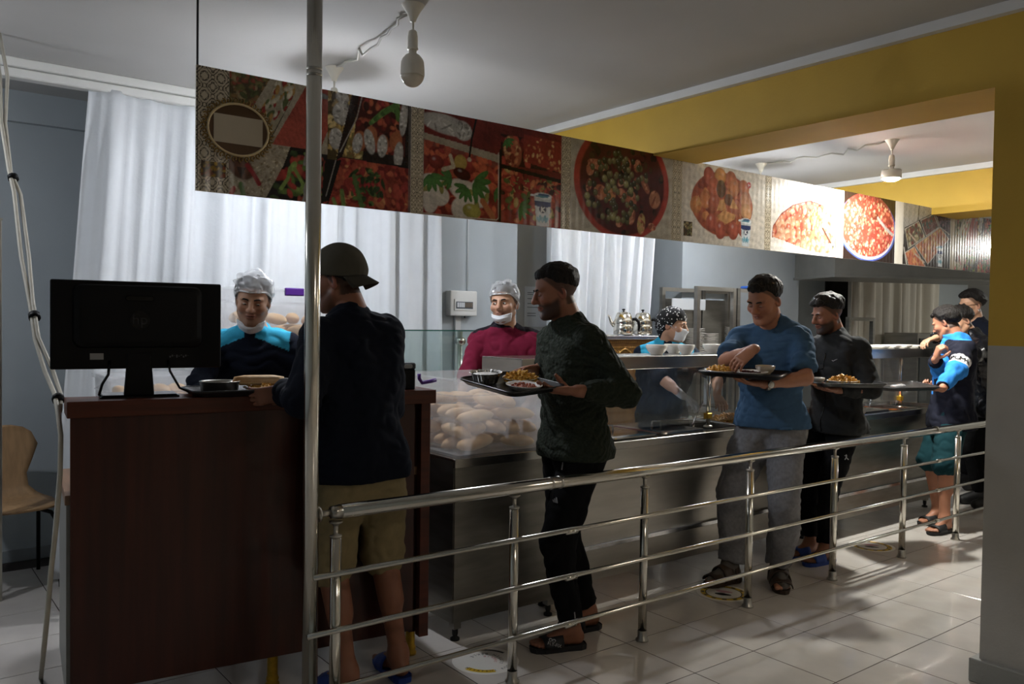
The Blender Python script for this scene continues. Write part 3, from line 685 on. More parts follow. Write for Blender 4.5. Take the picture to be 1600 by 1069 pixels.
def hand_field(fd, O, X, N, S, s, curl, thumb=.35, spread=0.0, curls=None):
    """O wrist, X finger direction, N palm normal, S thumb side"""
    def T(x, y, z): return O+(X*x+S*y+N*z)*s
    fd.cone(T(-.02, 0, 0), T(.03, .004, 0), .026*s, .030*s, .012, (N, .62))
    fd.cone(T(.03, .014, 0), T(.085, .022, 0), .021*s, .017*s, .012, (N, .7)); fd.cone(T(.03, -.012, 0), T(.080, -.022, 0), .021*s, .016*s, .012, (N, .7))
    fd.cone(T(.055, 0, 0), T(.085, 0, 0), .022*s, .019*s, .012, (N, .65))
    tips = []
    for i, (y, L, r) in enumerate(((.031, .074, .0088), (.010, .082, .0092), (-.011, .077, .0088), (-.030, .060, .0078))):
        c = curl if curls is None else curls[i]; p = np.array([.088-(.006 if i == 3 else 0), y, 0.]); pts = [T(*p)]; a = 0
        d0 = np.array([1, spread*(1.5-i)*.12, 0]); d0 /= np.linalg.norm(d0)
        for j, f in enumerate((.46, .31, .23)):
            a += c*(.75, 1.0, .7)[j]; v = d0*math.cos(a)+np.array([0, 0, 1.])*math.sin(a); p = p+v*L*f; pts.append(T(*p))
        fd.chain(pts, [r*s, r*.95*s, r*.88*s, r*.74*s], .0045); tips.append(pts[-1])
    p = np.array([.018, .024, .004]); pts = [T(*p)]; v = nz([.62, .62, .30+thumb*.6])
    for j, L in enumerate((.042, .034, .027)):
        p = p+v*L; pts.append(T(*p)); v = nz(v+np.array([.30, -.38*thumb*2, .22*thumb]))
    fd.chain(pts, [.0145*s, .0115*s, .0100*s, .0078*s], .008); return tips
def foot_field(fd, O, yaw, s, shod=False):
    c, q = math.cos(yaw), math.sin(yaw); T = lambda x, y, z: O+np.array([(c*x-q*y)*s, (q*x+c*y)*s, z*s])
    fd.cone(T(0, 0, .085), T(-.035, 0, .035), .036*s, .031*s, .03); fd.cone(T(0, 0, .07), T(.09, .005, .030), .036*s, .027*s, .03); fd.cone(T(-.03, 0, .028), T(.10, 0, .022), .028*s, .022*s, .02)
    fd.cone(T(.08, -.022, .018), T(.12, -.026, .014), .018*s, .014*s, .015); fd.cone(T(.08, .022, .02), T(.13, .024, .016), .021*s, .015*s, .015)
    return T
def person(label, pos, heading, st, P):
    """label, world foot point, heading (deg, direction faced), stature, pose and clothes"""
    root = thing('person', label, 'person', (pos[0], pos[1], 0), rad(heading))
    s = st/1.75; hd = rad(heading); c0, s0 = math.cos(hd), math.sin(hd)
    def loc(w): d = np.array(w, float)-np.array([pos[0], pos[1], 0]); return np.array([c0*d[0]+s0*d[1], -s0*d[0]+c0*d[1], d[2]])
    def dirl(w): w = np.array(w, float); return nz([c0*w[0]+s0*w[1], -s0*w[0]+c0*w[1], w[2]])
    g = P.get
    pel = np.array([g('pelvis', (0, 0, .93))[0], g('pelvis', (0, 0, .93))[1], g('pelvis', (0, 0, .93))[2]*s])
    Rp = rotm(g('hip_yaw', 0)); Rt = rotm(g('yaw', 0), g('lean', 3), g('side', 0)); Rc = rotm(g('yaw', 0), g('lean', 3)*1.25+g('hunch', 4), g('side', 0))
    chest = pel+Rt @ np.array([.0, 0, .35*s]); nb = chest+Rc @ np.array([-.012*s, 0, .195*s])
    Rn = rotm(g('yaw', 0)*.6+g('hyaw', 0)*.4, g('neck', 14)+g('lean', 3)*.7, g('side', 0)*.5)
    hs = s*g('head', 1.0)*1.0; Rh = rotm(g('hyaw', 0), g('hpitch', 5), g('hroll', 0))
    hb = nb+Rn @ np.array([.0, 0, .066*s]); H = hb+Rh @ np.array([.022*hs, 0, .098*hs])
    for i, key in enumerate(('LF', 'RF')):      # both feet must reach the floor
        f = g(key, ((.0, (.10 if i == 0 else -.10)), 0)); ft = np.array(loc((f[0][0], f[0][1], 0))) if g('feet_world') else np.array([f[0][0], f[0][1], 0.])
        hp = pel+Rp @ np.array([0, (.088 if i == 0 else -.088)*s, -.03*s]); hz2 = ((hp-ft)[:2]**2).sum(); lim = .088*s+.02+math.sqrt(max(.3, (.985*.813*s)**2-hz2)); d_ = max(0, hp[2]-lim)
        if d_ > 0: pel[2] -= d_; chest = chest-np.array([0, 0, d_]); nb = nb-np.array([0, 0, d_]); hb = hb-np.array([0, 0, d_]); H = H-np.array([0, 0, d_])
    sh = [nb+Rc @ np.array([.0, q*.174*s*g('shoulder', 1.0), -.068*s+g('shrug', 0)]) for q in (1, -1)]; hips = [pel+Rp @ np.array([0, q*.088*s, -.03*s]) for q in (1, -1)]
    bw = g('build', 1.0); sw = g('shoulder', 1.0)
    LU, LF, LT, LS = .285*s, .255*s, .415*s, .398*s
    # arms
    hands = []
    for i, key in enumerate(('L', 'R')):
        a = g(key); q = 1 if i == 0 else -1
        tgt = loc(a['at']) if 'at' in a else sh[i]+np.array(a['rel'])*s
        pole = dirl(a['pole_w']) if 'pole_w' in a else nz(a.get('pole', (-.55, q*.55, -.6)))
        el, wr = ik(sh[i], tgt, LU, LF, pole); fx = dirl(a['fx']) if 'fx' in a else nz(wr-el); n = dirl(a['n']) if 'n' in a else np.array([0, -q, 0.])
        n = nz(n-fx*(n @ fx)); S = np.cross(n, fx)*(1 if i == 1 else -1)
        if i == 0: S = np.cross(fx, n)
        else: S = np.cross(n, fx)
        # thumb side: for a left hand with fingers +x and palm +z the thumb is at -y ; mirrored for the right
        S = np.cross(fx, n) if i == 0 else np.cross(n, fx)
        hands.append(dict(el=el, wr=wr, X=fx, N=n, S=S, curl=a.get('curl', .5), thumb=a.get('thumb', .4), curls=a.get('curls'), spread=a.get('spread', 0.)))
    legs = []
    for i, key in enumerate(('LF', 'RF')):
        f = g(key, ((.0, (.10 if i == 0 else -.10)), 0)); ft = np.array(loc((f[0][0], f[0][1], 0))) if g('feet_world') else np.array([f[0][0], f[0][1], 0.])
        fy = rad(f[1])-(hd if g('feet_world') else 0); an = ft+np.array([0, 0, .088*s+.02+(f[2] if len(f) > 2 else 0)])
        kn, an = ik(hips[i], an, LT, LS, (math.cos(fy)*1.0, math.sin(fy)*1.0, .25)); legs.append((kn, an, fy))
    torso_dir = Rt[:, 0]; chest_dir = Rc[:, 0]
    def torso(fd, t, arms=True):
        fd.cone(pel+Rp @ np.array([0, -.065*s, -.02*s]), pel+Rp @ np.array([0, .065*s, -.02*s]), .108*s*bw+t, .108*s*bw+t, .05, (Rp[:, 0], .92))
        fd.cone(pel, pel+(chest-pel)*.55, .128*s*bw+t, .125*s*bw+t, .06, (torso_dir, .80))
        fd.cone(chest+Rc @ np.array([0, -.070*s, -.02*s]), chest+Rc @ np.array([0, .070*s, -.02*s]), .116*s*bw+t, .116*s*bw+t, .07, (chest_dir, .88))
        fd.cone(chest+Rc @ np.array([-.01, -.10*s, .09*s]), chest+Rc @ np.array([-.01, .10*s, .09*s]), .082*s*bw+t, .082*s*bw+t, .06)
        for q in range(2): fd.cone(nb+Rc @ np.array([-.005, 0, -.010*s]), sh[q], .056*s+t*.8, .050*s+t*.8, .035)
    bl, fbox = Field(), []
    torso(bl, 0)
    for i in range(2):
        h = hands[i]; bl.cone(sh[i], h['el'], .048*s*bw, .039*s*bw, .03); bl.cone(h['el'], h['wr'], .041*s*bw, .027*s, .015)
        bl.cone(h['el'], h['el']+(h['wr']-h['el'])*.45, .038*s*bw, .039*s*bw, .02)
        if not g(('L', 'R')[i]).get('nohand'):
            tips = hand_field(bl, h['wr']+h['X']*.012, h['X'], h['N'], h['S'], s*.98, h['curl'], h['thumb'], h['spread'], h['curls'])
            pp = np.array([h['wr']-h['X']*.02]+tips+[h['wr']+h['X']*.06+h['S']*.075+h['N']*.05]); fbox.append((pp.min(0)-.032, pp.max(0)+.032, .0042))
        kn, an, fy = legs[i]; bl.cone(hips[i], kn, .082*s*bw, .053*s, .03); bl.cone(kn, an, .052*s, .036*s, .02); bl.cone(kn+(an-kn)*.12-np.array([.012, 0, 0]), kn+(an-kn)*.45-np.array([.02, 0, 0]), .05*s, .046*s, .03)
        if g('shoes') != 'shoe':
            ft = an-np.array([0, 0, .088*s]); T = foot_field(bl, ft, fy, s)
            for j, (x, y, r) in enumerate(((.172, .030, .0135), (.174, .010, .0105), (.166, -.007, .010), (.155, -.021, .0095), (.140, -.034, .009))):
                m = 1 if i == 1 else -1; bl.cone(T(x-.045, y*m, .016), T(x, y*m, .011), r*1.1*s, r*s, .004)
            fbox.append((ft+np.array([-.22*s]*2+[-.02]), ft+np.array([.22*s]*2+[.13*s]), .0055))
    bl.cone(nb+Rn @ np.array([-.01, 0, -.03*s]), H+Rh @ (np.array([-.020, 0, -.05])*hs), .066*s, .058*hs, .025)
    head_field(bl, H, Rh, hs)
    hc = H+Rh @ (np.array([.005, 0, .0])*hs); fbox.append((hc-np.array([.135, .135, .150])*hs, hc+np.array([.135, .135, .150])*hs, g('hres', .0036)))
    V, Q = multi(bl, .013, fbox)
    # skin colour: lips, brows' shade, beard, scalp
    base = np.array(lin(SKIN[g('skin', 'a')])); col = np.tile(base, (len(V), 1)); q = (V-H) @ Rh/hs
    def blend(mask, c_): col[:] = col*(1-mask[:, None])+np.array(lin(c_))*mask[:, None]
    inh = (np.abs(q) < .16).all(1)
    cheek = np.exp(-(((q[:, 0]-.075)/.03)**2+((np.abs(q[:, 1])-.042)/.025)**2+((q[:, 2]+.025)/.025)**2))*inh; blend(cheek*.25, '#a85a48')
    ears = np.clip((np.abs(q[:, 1])-.07)/.01, 0, 1)*inh*(q[:, 2] < .04); blend(ears*.35, '#a05042')
    nose = np.exp(-(((q[:, 0]-.112)/.016)**2+(q[:, 1]/.018)**2+((q[:, 2]+.022)/.018)**2))*inh; blend(nose*.3, '#a65b48')
    lip = np.clip(1.35-np.sqrt(((q[:, 1])/.025)**2+((q[:, 2]+.0575)/.0115)**2), 0, 1)*(q[:, 0] > .075)*inh; blend(np.clip(lip*2.0, 0, .6), g('lips', '#7d4238'))
    mouth = np.clip(1-np.abs(q[:, 2]+.057)/.0028, 0, 1)*(np.abs(q[:, 1]) < .022)*(q[:, 0] > .08)*inh; blend(mouth*.8, '#3a1612')
    eyel = np.clip(1-np.sqrt(((np.abs(q[:, 1])-.031)/.017)**2+((q[:, 2]-.0135)/.0025)**2), 0, 1)*(q[:, 0] > .06)*inh; blend(eyel*.7, '#3a2018')
    socket = np.exp(-((((np.abs(q[:, 1])-.030)/.018)**2+((q[:, 2]-.004)/.013)**2)))*(q[:, 0] > .05)*inh; blend(socket*.28, '#6d3d30')
    bd = g('beard', 0.0)
    if bd:
        jaw = np.clip((-.030-q[:, 2])/.018+np.clip((.045-q[:, 0])/.05, 0, .8)*1.0, 0, 1)*np.clip((.012-q[:, 2])/.02, 0, 1)*np.clip((q[:, 0]-.002+.45*np.minimum(0, q[:, 2]+.06)*-1*0)/.016, 0, 1)*inh*np.clip((q[:, 2]+.128-.25*np.clip(.05-q[:, 0], 0, .1))/.016, 0, 1)
        must = np.clip(1.4-np.sqrt((q[:, 1]/.028)**2+((q[:, 2]+.0435)/.0075)**2), 0, 1)*(q[:, 0] > .07)*inh
        noti = 1-np.clip(lip*3, 0, 1); ck = np.clip(1-((q[:, 0]-.08)/.03)**2-((np.abs(q[:, 1])-.036)/.022)**2-((q[:, 2]+.024)/.022)**2, 0, 1)
        blend(np.clip(np.maximum(jaw*(1-ck), must), 0, 1)*noti*bd, '#1d1310')
    hl = g('hairline', .070)    # scalp shade
    sc = np.clip((q[:, 2]-(hl-1.25*np.clip(.062-q[:, 0], 0, .075)))/.010, 0, 1)*inh*(np.abs(q[:, 1]) < .082)
    sc = np.maximum(sc, np.clip((-.018-q[:, 0])/.012, 0, 1)*(q[:, 2] > -.062)*(np.abs(q[:, 1]) < .073)*inh)
    if g('scalp', 1): blend(sc*g('scalp', .8), '#15100d')
    if g('glove_hand') is not None:
        hh = hands[g('glove_hand')]; m = np.clip(((V-hh['wr']) @ hh['X']+.035)/.006, 0, 1)*(np.linalg.norm(V-hh['wr']-hh['X']*.08, axis=1) < .17); blend(m, '#d9dde0')
    npmesh('body', V, Q, M_skin, root, True, np.clip(col, 0, 1))
    def hm(name, bm, m, smooth=True, parent=None):
        me_o = obj(name, bm, m, parent or root, smooth); me_o.matrix_local = Matrix(((Rh[0, 0]*hs, Rh[0, 1]*hs, Rh[0, 2]*hs, H[0]), (Rh[1, 0]*hs, Rh[1, 1]*hs, Rh[1, 2]*hs, H[1]), (Rh[2, 0]*hs, Rh[2, 1]*hs, Rh[2, 2]*hs, H[2]), (0, 0, 0, 1))); return me_o
    # eyes and brows
    op = g('eyes', .6)
    for y in (-1, 1):
        if op > .05:
            bm = BM(); lathe(bm, [(.0118*math.cos(a), .0118*math.sin(a)) for a in np.linspace(-1.5, 1.5, 9)], 14, (0, 0, 0), capb=True, capt=True)
            bmesh.ops.transform(bm, matrix=Matrix.Translation((.0785, y*.031, .0045)) @ Matrix.Diagonal((.9, 1.0, op*.80, 1)), verts=bm.verts); e = hm('eye', bm, M_eye)
            gz, gp = g('gaze', 0), g('gazep', 0)
            bm = BM(); bmesh.ops.create_icosphere(bm, subdivisions=2, radius=.0062); bmesh.ops.transform(bm, matrix=Matrix.Translation((.0866, y*.031+gz, .0048+gp)) @ Matrix.Diagonal((.55, 1, min(1, op*1.0), 1)), verts=bm.verts)
            ir = obj('iris', bm, M_iris, e, True)
        bm = BM(); tube(bm, [(.093, y*.013, .0235), (.0945, y*.024, .0275), (.091, y*.036, .0285), (.081, y*.049, .0235)], [.0028, .0042, .0040, .0018], 8)
        hm('eyebrow', bm, g('hairm', M_hairb))
    # hair
    hk = g('hair')
    if hk:
        hf = Field(); th = hk.get('t', .016); T = lambda p: H+Rh @ (np.array(p)*hs)
        hf.ell(T((-.012, 0, .038)), np.array([.1005, .0785, .0865])*hs, Rh, .01)
        for (c_, r_) in hk.get('lumps', ()): hf.ell(T(c_), np.array(r_)*hs, Rh, .015)
        fl_ = hk.get('line', .062); bk = hk.get('back', -.03); sd = hk.get('side', .018); fx_ = hk.get('front', .055)
        rr = hk.get('rough', .004); fr = hk.get('freq', 110); fo = folds(hk.get('seed', 3), rr, fr, 9, (1, 1, 1)); fade = hk.get('fade', .05)
        def exf(Pw):
            q_ = (Pw-H.astype(np.float32)) @ Rh.astype(np.float32)/hs
            x, z = q_[..., 0], q_[..., 2]
            zmin = np.where(x > fx_-.02, fl_, np.where(x > -.025, sd+(fl_-sd)*np.clip((x+.005)/(fx_-.015), 0, 1), bk+(sd-bk)*np.clip((x+.085)/.06, 0, 1)))
            d = z-zmin+.004*np.sin(q_[..., 1]*190)*np.sin(x*150); r1 = np.clip(d/.010, 0, 1); r2 = np.clip(d/fade, 0, 1); fr_ = np.clip((x-.03)/.03, 0, 1); r2 = np.maximum(r2, fr_*np.clip(d/.030, 0, 1))
            return (.012*(1-r1)-(th*hs)*r2*r1+fo(Pw)*r1*(.4+.6*r2)).astype(np.float32)
        hf.extra = exf
        V2, Q2 = surf(hf, .0045*hs, .03, 1); npmesh('hair', V2, Q2, hk.get('m', M_hairb), root)
    # clothes
    for cl in g('clothes', ()):
        fd = Field(); k = cl['kind']; t = cl.get('t', .014); hres = cl.get('h', .0075)
        if k == 'top':
            torso(fd, t); ts = cl.get('ts', t); hz_ = cl['hem']*s+.02; lo_ = cl.get('loose', .012); fd.cone(pel, chest, .128*s*bw+t+lo_, .120*s*bw+t+lo_, .06, (torso_dir, .84)); fd.cone(pel+np.array([0, -.06*s, hz_-pel[2]]), pel+np.array([0, .06*s, hz_-pel[2]]), .118*s*bw+t+cl.get('hemt', .006), .118*s*bw+t+cl.get('hemt', .006), .05, (Rp[:, 0], .95))
            for i in range(2):
                h = hands[i]; sl = cl.get('sleeve', 1.0); ru, re, rw = .048*s*bw+ts, .042*s*bw+ts, .029*s+cl.get('cuff', .010)
                if sl > 1.0:
                    e = h['el']+(h['wr']-h['el'])*(sl-1); d_ = nz(h['wr']-h['el'])
                    fd.cone(sh[i], h['el'], ru, re, .03); fd.cone(h['el'], e, re, re+(rw-re)*(sl-1), .02, None, [(e, d_)])
                else:
                    e = sh[i]+(h['el']-sh[i])*sl; d_ = nz(h['el']-sh[i]); fd.cone(sh[i], e, ru+.004, ru+.010, .03, None, [(e, d_)])
            fd.cone(nb+Rn @ np.array([-.012, 0, -.06]), nb+Rn @ np.array([-.010, 0, -.004]), .088*s, .077*s, .03)
            if cl.get('collar'):
                ch_ = cl['collar']; fd.cone(nb+Rn @ np.array([.004, 0, -.02]), nb+Rn @ np.array([.006, 0, ch_]), .076*s, .070*s, .012, None, [(nb+Rn @ np.array([0, 0, ch_]), Rn[:, 2])])
            else: fd.cuts.append(lambda Pw, c_=(nb+Rn @ np.array([.02, 0, .045])).astype(np.float32): (.058*s-np.sqrt(((Pw-c_)**2).sum(-1))).astype(np.float32))
            hz = cl['hem']*s; td = torso_dir
            fd.cuts.append(lambda Pw: (hz-Pw[..., 2]).astype(np.float32)*.9)
        elif k == 'trousers':
            fd.cone(pel+Rp @ np.array([0, -.065*s, -.02*s]), pel+Rp @ np.array([0, .065*s, -.02*s]), .108*s*bw+min(t, .010), .108*s*bw+min(t, .010), .05, (Rp[:, 0], .92))
            fd.cone(pel, pel+(chest-pel)*.25, .122*s*bw+min(t, .006), .118*s*bw+min(t, .006), .05, (torso_dir, .8))
            ln = cl.get('len', 1.0); fd.cone(pel+np.array([0, 0, -.04*s]), pel+np.array([.005, 0, -cl.get('crotch', .10)*s]), .095*s*bw+t*.5, .070*s*bw+t*.5, .05)
            for i in range(2):
                kn, an, fy = legs[i]; fl2 = cl.get('flare', 0)
                if ln > 1.0:
                    e = kn+(an-kn)*(ln-1); fd.cone(hips[i], kn, .084*s*bw+t, .058*s+t+fl2*.5, .03); fd.cone(kn, e, .057*s+t+fl2*.5, .040*s+t*.8+fl2, .02, None, [(e, nz(an-kn))])
                else:
                    e = hips[i]+(kn-hips[i])*ln; fd.cone(hips[i], e, .086*s*bw+t, .066*s+t+fl2, .03, None, [(e, nz(kn-hips[i]))])
            top = cl.get('top', .98)*s; fd.cuts.append(lambda Pw: (Pw[..., 2]-top).astype(np.float32))
        fo = folds(cl.get('seed', 1), cl.get('amp', .004), cl.get('freq', 38), 8, cl.get('squash', (1, 1, .6))); fc = folds(cl.get('seed', 1)+77, 1.0, cl.get('cfreq', 62), 7, (1, 1, 1.25)); ca = cl.get('crease', .0075)
        fd.extra = lambda Pw, fo=fo, fc=fc, ca=ca: fo(Pw)+ca*(.42-np.minimum(.9, np.abs(fc(Pw))))
        V2, Q2 = surf(fd, hres, .04, 1); cc = None
        if 'paint' in cl: cc = np.clip(cl['paint'](V2, dict(nb=nb, sh=sh, Rc=Rc, Rt=Rt, hands=hands, pel=pel, s=s, chest=chest, legs=legs)), 0, 1)
        npmesh(cl['name'], V2, Q2, cl['m'], root, True, cc)
    # footwear
    for i in range(2):
        kn, an, fy = legs[i]; ft = an-np.array([0, 0, .088*s]); fw = g('shoes'); c_, s_ = math.cos(fy), math.sin(fy); m = 1 if i == 1 else -1
        if not fw: continue
        Mx = Matrix(((c_*s, -s_*s, 0, ft[0]), (s_*s, c_*s, 0, ft[1]), (0, 0, s, ft[2]), (0, 0, 0, 1)))
        ol = [(-.075, 0), (-.070, .028), (-.045, .040), (.02, .038), (.07, .044), (.13, .048), (.172, .038), (.192, .015), (.188, -.012), (.165, -.036), (.125, -.048), (.07, -.047), (.02, -.040), (-.045, -.040), (-.070, -.028)]
        ol = [(x, y*1.0+.004*m*max(0, x)/.19) for x, y in ol]
        if fw == 'shoe':
            sf = Field(); Tw = lambda x, y, z: ft+np.array([(c_*x-s_*y)*s, (s_*x+c_*y)*s, z*s])
            sf.cone(Tw(-.03, 0, .03), Tw(.14, 0, .022), .046*s, .040*s, .02); sf.cone(Tw(-.01, 0, .075), Tw(.09, 0, .04), .045*s, .035*s, .03)
            zb = .001; sf.cuts.append(lambda Pw: (zb-Pw[..., 2]).astype(np.float32)); V2, Q2 = surf(sf, .007); npmesh('shoe', V2, Q2, g('shoem'), root); continue
        bm = BM(); zb = -.0165/s*1.0
        loft(bm, [[(x*.98, y*.96, -ft[2]/s) for x, y in ol], [(x, y, -ft[2]/s+.006) for x, y in ol], [(x*1.01, y*1.03, .004) for x, y in ol], [(x*.985, y*.93, .0045) for x, y in ol], [(x*.96, y*.86, .0) for x, y in ol]], True, True)
        so_ = obj('sandal_sole', bm, g('shoem'), root, False); so_.matrix_local = Mx
        def strap(x0, x1, z0, nm='strap'):
            b2 = BM(); rows_ = []
            for x in np.linspace(x0, x1, 5):
                zz = z0+(.07-x)*.30; w = .047 if fw == 'slide' else .052
                rows_.append([(x+.012*math.sin(a)*0, w*math.cos(a)*1.06, .004+zz*max(0, math.sin(a))**.75) for a in np.linspace(0, math.pi, 13)])
            vs2 = [[b2.verts.new(p) for p in r_] for r_ in rows_]
            for a, b in zip(vs2[:-1], vs2[1:]):
                for j in range(12): b2.faces.new((a[j], a[j+1], b[j+1], b[j]))
            o_ = obj(nm, b2, g('strapm', g('shoem')), so_, True); md = o_.modifiers.new('t', 'SOLIDIFY'); md.thickness = .005; md.offset = 1; return o_
        if fw == 'slide': root['_s%d' % i] = 1; strap(.045, .135, .052)
        elif fw == 'sandal': strap(.02, .085, .078); strap(.095, .15, .056); strap(-.02, .005, .085)
        if '_s%d' % i in root: del root['_s%d' % i]
    return dict(root=root, H=H, Rh=Rh, hs=hs, nb=nb, Rn=Rn, Rc=Rc, Rt=Rt, hands=hands, s=s, legs=legs, pel=pel, chest=chest, hm=hm, sh=sh,
                world=lambda p: np.array([pos[0]+c0*p[0]-s0*p[1], pos[1]+s0*p[0]+c0*p[1], p[2]]), hd=hd)
# ------------------------------------------------------------ garments
def HP(u, v, d): return tuple(at_d(u, v, d))
def cloth(name, c, **k):
    d = dict(rough=.92, noise=.12, nscale=30, bump=.12, bscale=220, sheen=0, spec=.2); d.update(k); return mat(name, c, **d)
M_navy = cloth('navy_cloth', '#0f1420'); M_attr = cloth('two_tone_cloth', '#202030', attr='Col')
M_green = cloth('dark_green_knit', '#2b3128', noise=.25, nscale=90, bump=0)
_nt = M_green.node_tree; _tc = _nt.nodes.new('ShaderNodeTexCoord'); _vo = _nt.nodes.new('ShaderNodeTexVoronoi'); _vo.inputs['Scale'].default_value = 70; _wv = _nt.nodes.new('ShaderNodeTexWave'); _wv.bands_direction = 'DIAGONAL'; _wv.inputs['Scale'].default_value = 16; _wv.inputs['Distortion'].default_value = 3
_ad = _nt.nodes.new('ShaderNodeMath'); _bp = _nt.nodes.new('ShaderNodeBump'); _bp.inputs['Strength'].default_value = .8; _bp.inputs['Distance'].default_value = .006
_nt.links.new(_tc.outputs['Object'], _vo.inputs[0]); _nt.links.new(_tc.outputs['Object'], _wv.inputs[0]); _nt.links.new(_vo.outputs['Distance'], _ad.inputs[0]); _nt.links.new(_wv.outputs['Fac'], _ad.inputs[1]); _nt.links.new(_ad.outputs[0], _bp.inputs['Height']); _nt.links.new(_bp.outputs[0], _nt.nodes['Principled BSDF'].inputs['Normal'])
M_black = cloth('black_trackpants', '#0c0c0e'); M_blue = cloth('steel_blue_cotton', '#3f5b78'); M_greym = cloth('grey_jersey', '#7d7d80', noise=.2, nscale=60)
M_char = cloth('charcoal_fleece', '#2a2b2c'); M_khaki = cloth('khaki_cotton', '#8b7d5c'); M_teal = cloth('dark_teal_cotton', '#12343a')
M_maroon = cloth('maroon_cloth', '#7a1830', attr='Col'); M_cap = cloth('grey_brown_cap', '#524f45'); M_capb = cloth('cap_brim', '#423f38')
M_net = clear('hair_net', '#eef1f4', .25, .45, .05); M_fz = mat('hair_net_elastic', '#dfe4e8', .7, bump=.4, bscale=200)
M_slide = mat('dark_rubber', '#1b1d22', .6); M_brown = mat('brown_leather', '#3a2a1e', .55, noise=.2); M_bluer = mat('blue_rubber', '#20408f', .5)
M_blkr = mat('black_rubber_sole', '#101012', .6)
def col_of(base, rules):
    b = np.array(lin(base))
    def f(V, J):
        c = np.tile(b, (len(V), 1))
        for fn, cc in rules: c = np.where(fn(V, J)[:, None], np.array(lin(cc)), c)
        return c
    return f
def uniform_rules(V, J):      # turquoise shoulder yokes
    q = (V-J['nb']) @ J['Rc']; r = np.abs(q[:, 1])
    return (q[:, 2] > .014-.42*r-.008*(q[:, 0] > 0)) & (r > .026) & (r < .178)
turq = '#3fb0d6'
# ------------------------------------------------------------ 1 cashier
short_hair = dict(t=.012, line=.071, back=-.045, side=.005, front=.060, rough=.003, seed=2)
PPL = {}
PPL['cashier'] = person('smiling cashier in navy and turquoise tunic and hair net behind the monitor', (1.50, 3.98), 238, 1.67, dict(
    lean=8, hyaw=6, hpitch=13, hroll=-4, skin='c', beard=.35, eyes=.55, gazep=-.003, gaze=.002, hair=dict(short_hair), neck=10,
    L=dict(at=(1.52, 3.50, 1.16), pole=(-.2, .8, -.6), fx=(-.1, -1, -.2), n=(0, 0, -1), curl=.5), R=dict(at=(1.15, 3.62, 1.10), pole=(-.2, -.8, -.6), fx=(.2, -1, -.2), n=(0, 0, -1), curl=.5),
    shoes='shoe', shoem=M_blkr, clothes=[
        dict(name='tunic', kind='top', m=M_attr, t=.016, sleeve=1.95, hem=.78, collar=.02, seed=3, amp=.006, h=.0062, paint=col_of('#121827', [(uniform_rules, turq)])),
        dict(name='trousers', kind='trousers', m=M_black, len=1.97, h=.012)]))
# ------------------------------------------------------------ 2 man in cap at the desk
PPL['cap'] = person('man in backward cap, navy sweatshirt and khaki shorts at the cash desk', (1.53, 2.93), 98, 1.745, dict(
    lean=6, yaw=4, hyaw=32, hpitch=12, skin='d', beard=.5, eyes=.5, neck=18, shoulder=.95, build=.98, hair=dict(short_hair, line=.03, t=.004),
    feet_world=1, LF=((1.47, 2.92), 100), RF=((1.72, 2.96), 84),
    L=dict(at=HP(446, 611, 3.22), pole=(-.8, .5, -.5), fx=(-.86, .40, -.22), n=(.35, .75, .30), curl=.55, thumb=.5), R=dict(at=(1.50, 3.16, 1.18), pole=(-.3, -.15, -.9), fx=(-.3, .9, 0), n=(-.2, 0, 1), curl=.9),
    shoes='slide', shoem=M_bluer, clothes=[
        dict(name='sweatshirt', kind='top', m=M_navy, t=.020, ts=.020, sleeve=1.93, hem=.855, collar=.012, seed=8, amp=.008, cuff=.014, h=.0075),
        dict(name='shorts', kind='trousers', m=M_khaki, t=.020, len=1.02, flare=.02, top=.9, seed=4, amp=.005, h=.0075)]))
# ------------------------------------------------------------ 3 server in maroon
def maroon_rules(V, J):
    q = (V-J['nb']) @ J['Rc']; r = np.abs(q[:, 1]); return ((q[:, 2] > .028) & (r < .085)) | ((q[:, 2] > .040-.42*r) & (r < .2) & (q[:, 0] < .03))
PPL['maroon'] = person('server in maroon tunic and hair net, white mask under his chin', (3.04, 3.98), 222, 1.68, dict(
    lean=3, hyaw=-8, hpitch=1, hroll=3, skin='c', beard=.3, eyes=.85, gaze=-.0035, hair=dict(short_hair, line=.071), neck=8, shoulder=.98,
    L=dict(at=(2.95, 3.72, .95), pole=(-.4, .7, -.4), fx=(-.5, -.6, -.4), n=(0, 0, -1)), R=dict(at=(2.62, 3.85, .98), pole=(-.4, -.7, -.4), fx=(-.3, -.8, -.3), n=(0, 0, -1)),
    shoes='shoe', shoem=M_blkr, clothes=[
        dict(name='tunic', kind='top', m=M_maroon, t=.016, sleeve=1.3, hem=.78, collar=.022, seed=13, amp=.007, h=.0068, paint=col_of('#701a33', [(maroon_rules, '#1d1a20')])),
        dict(name='trousers', kind='trousers', m=M_black, len=1.97, h=.012)]))
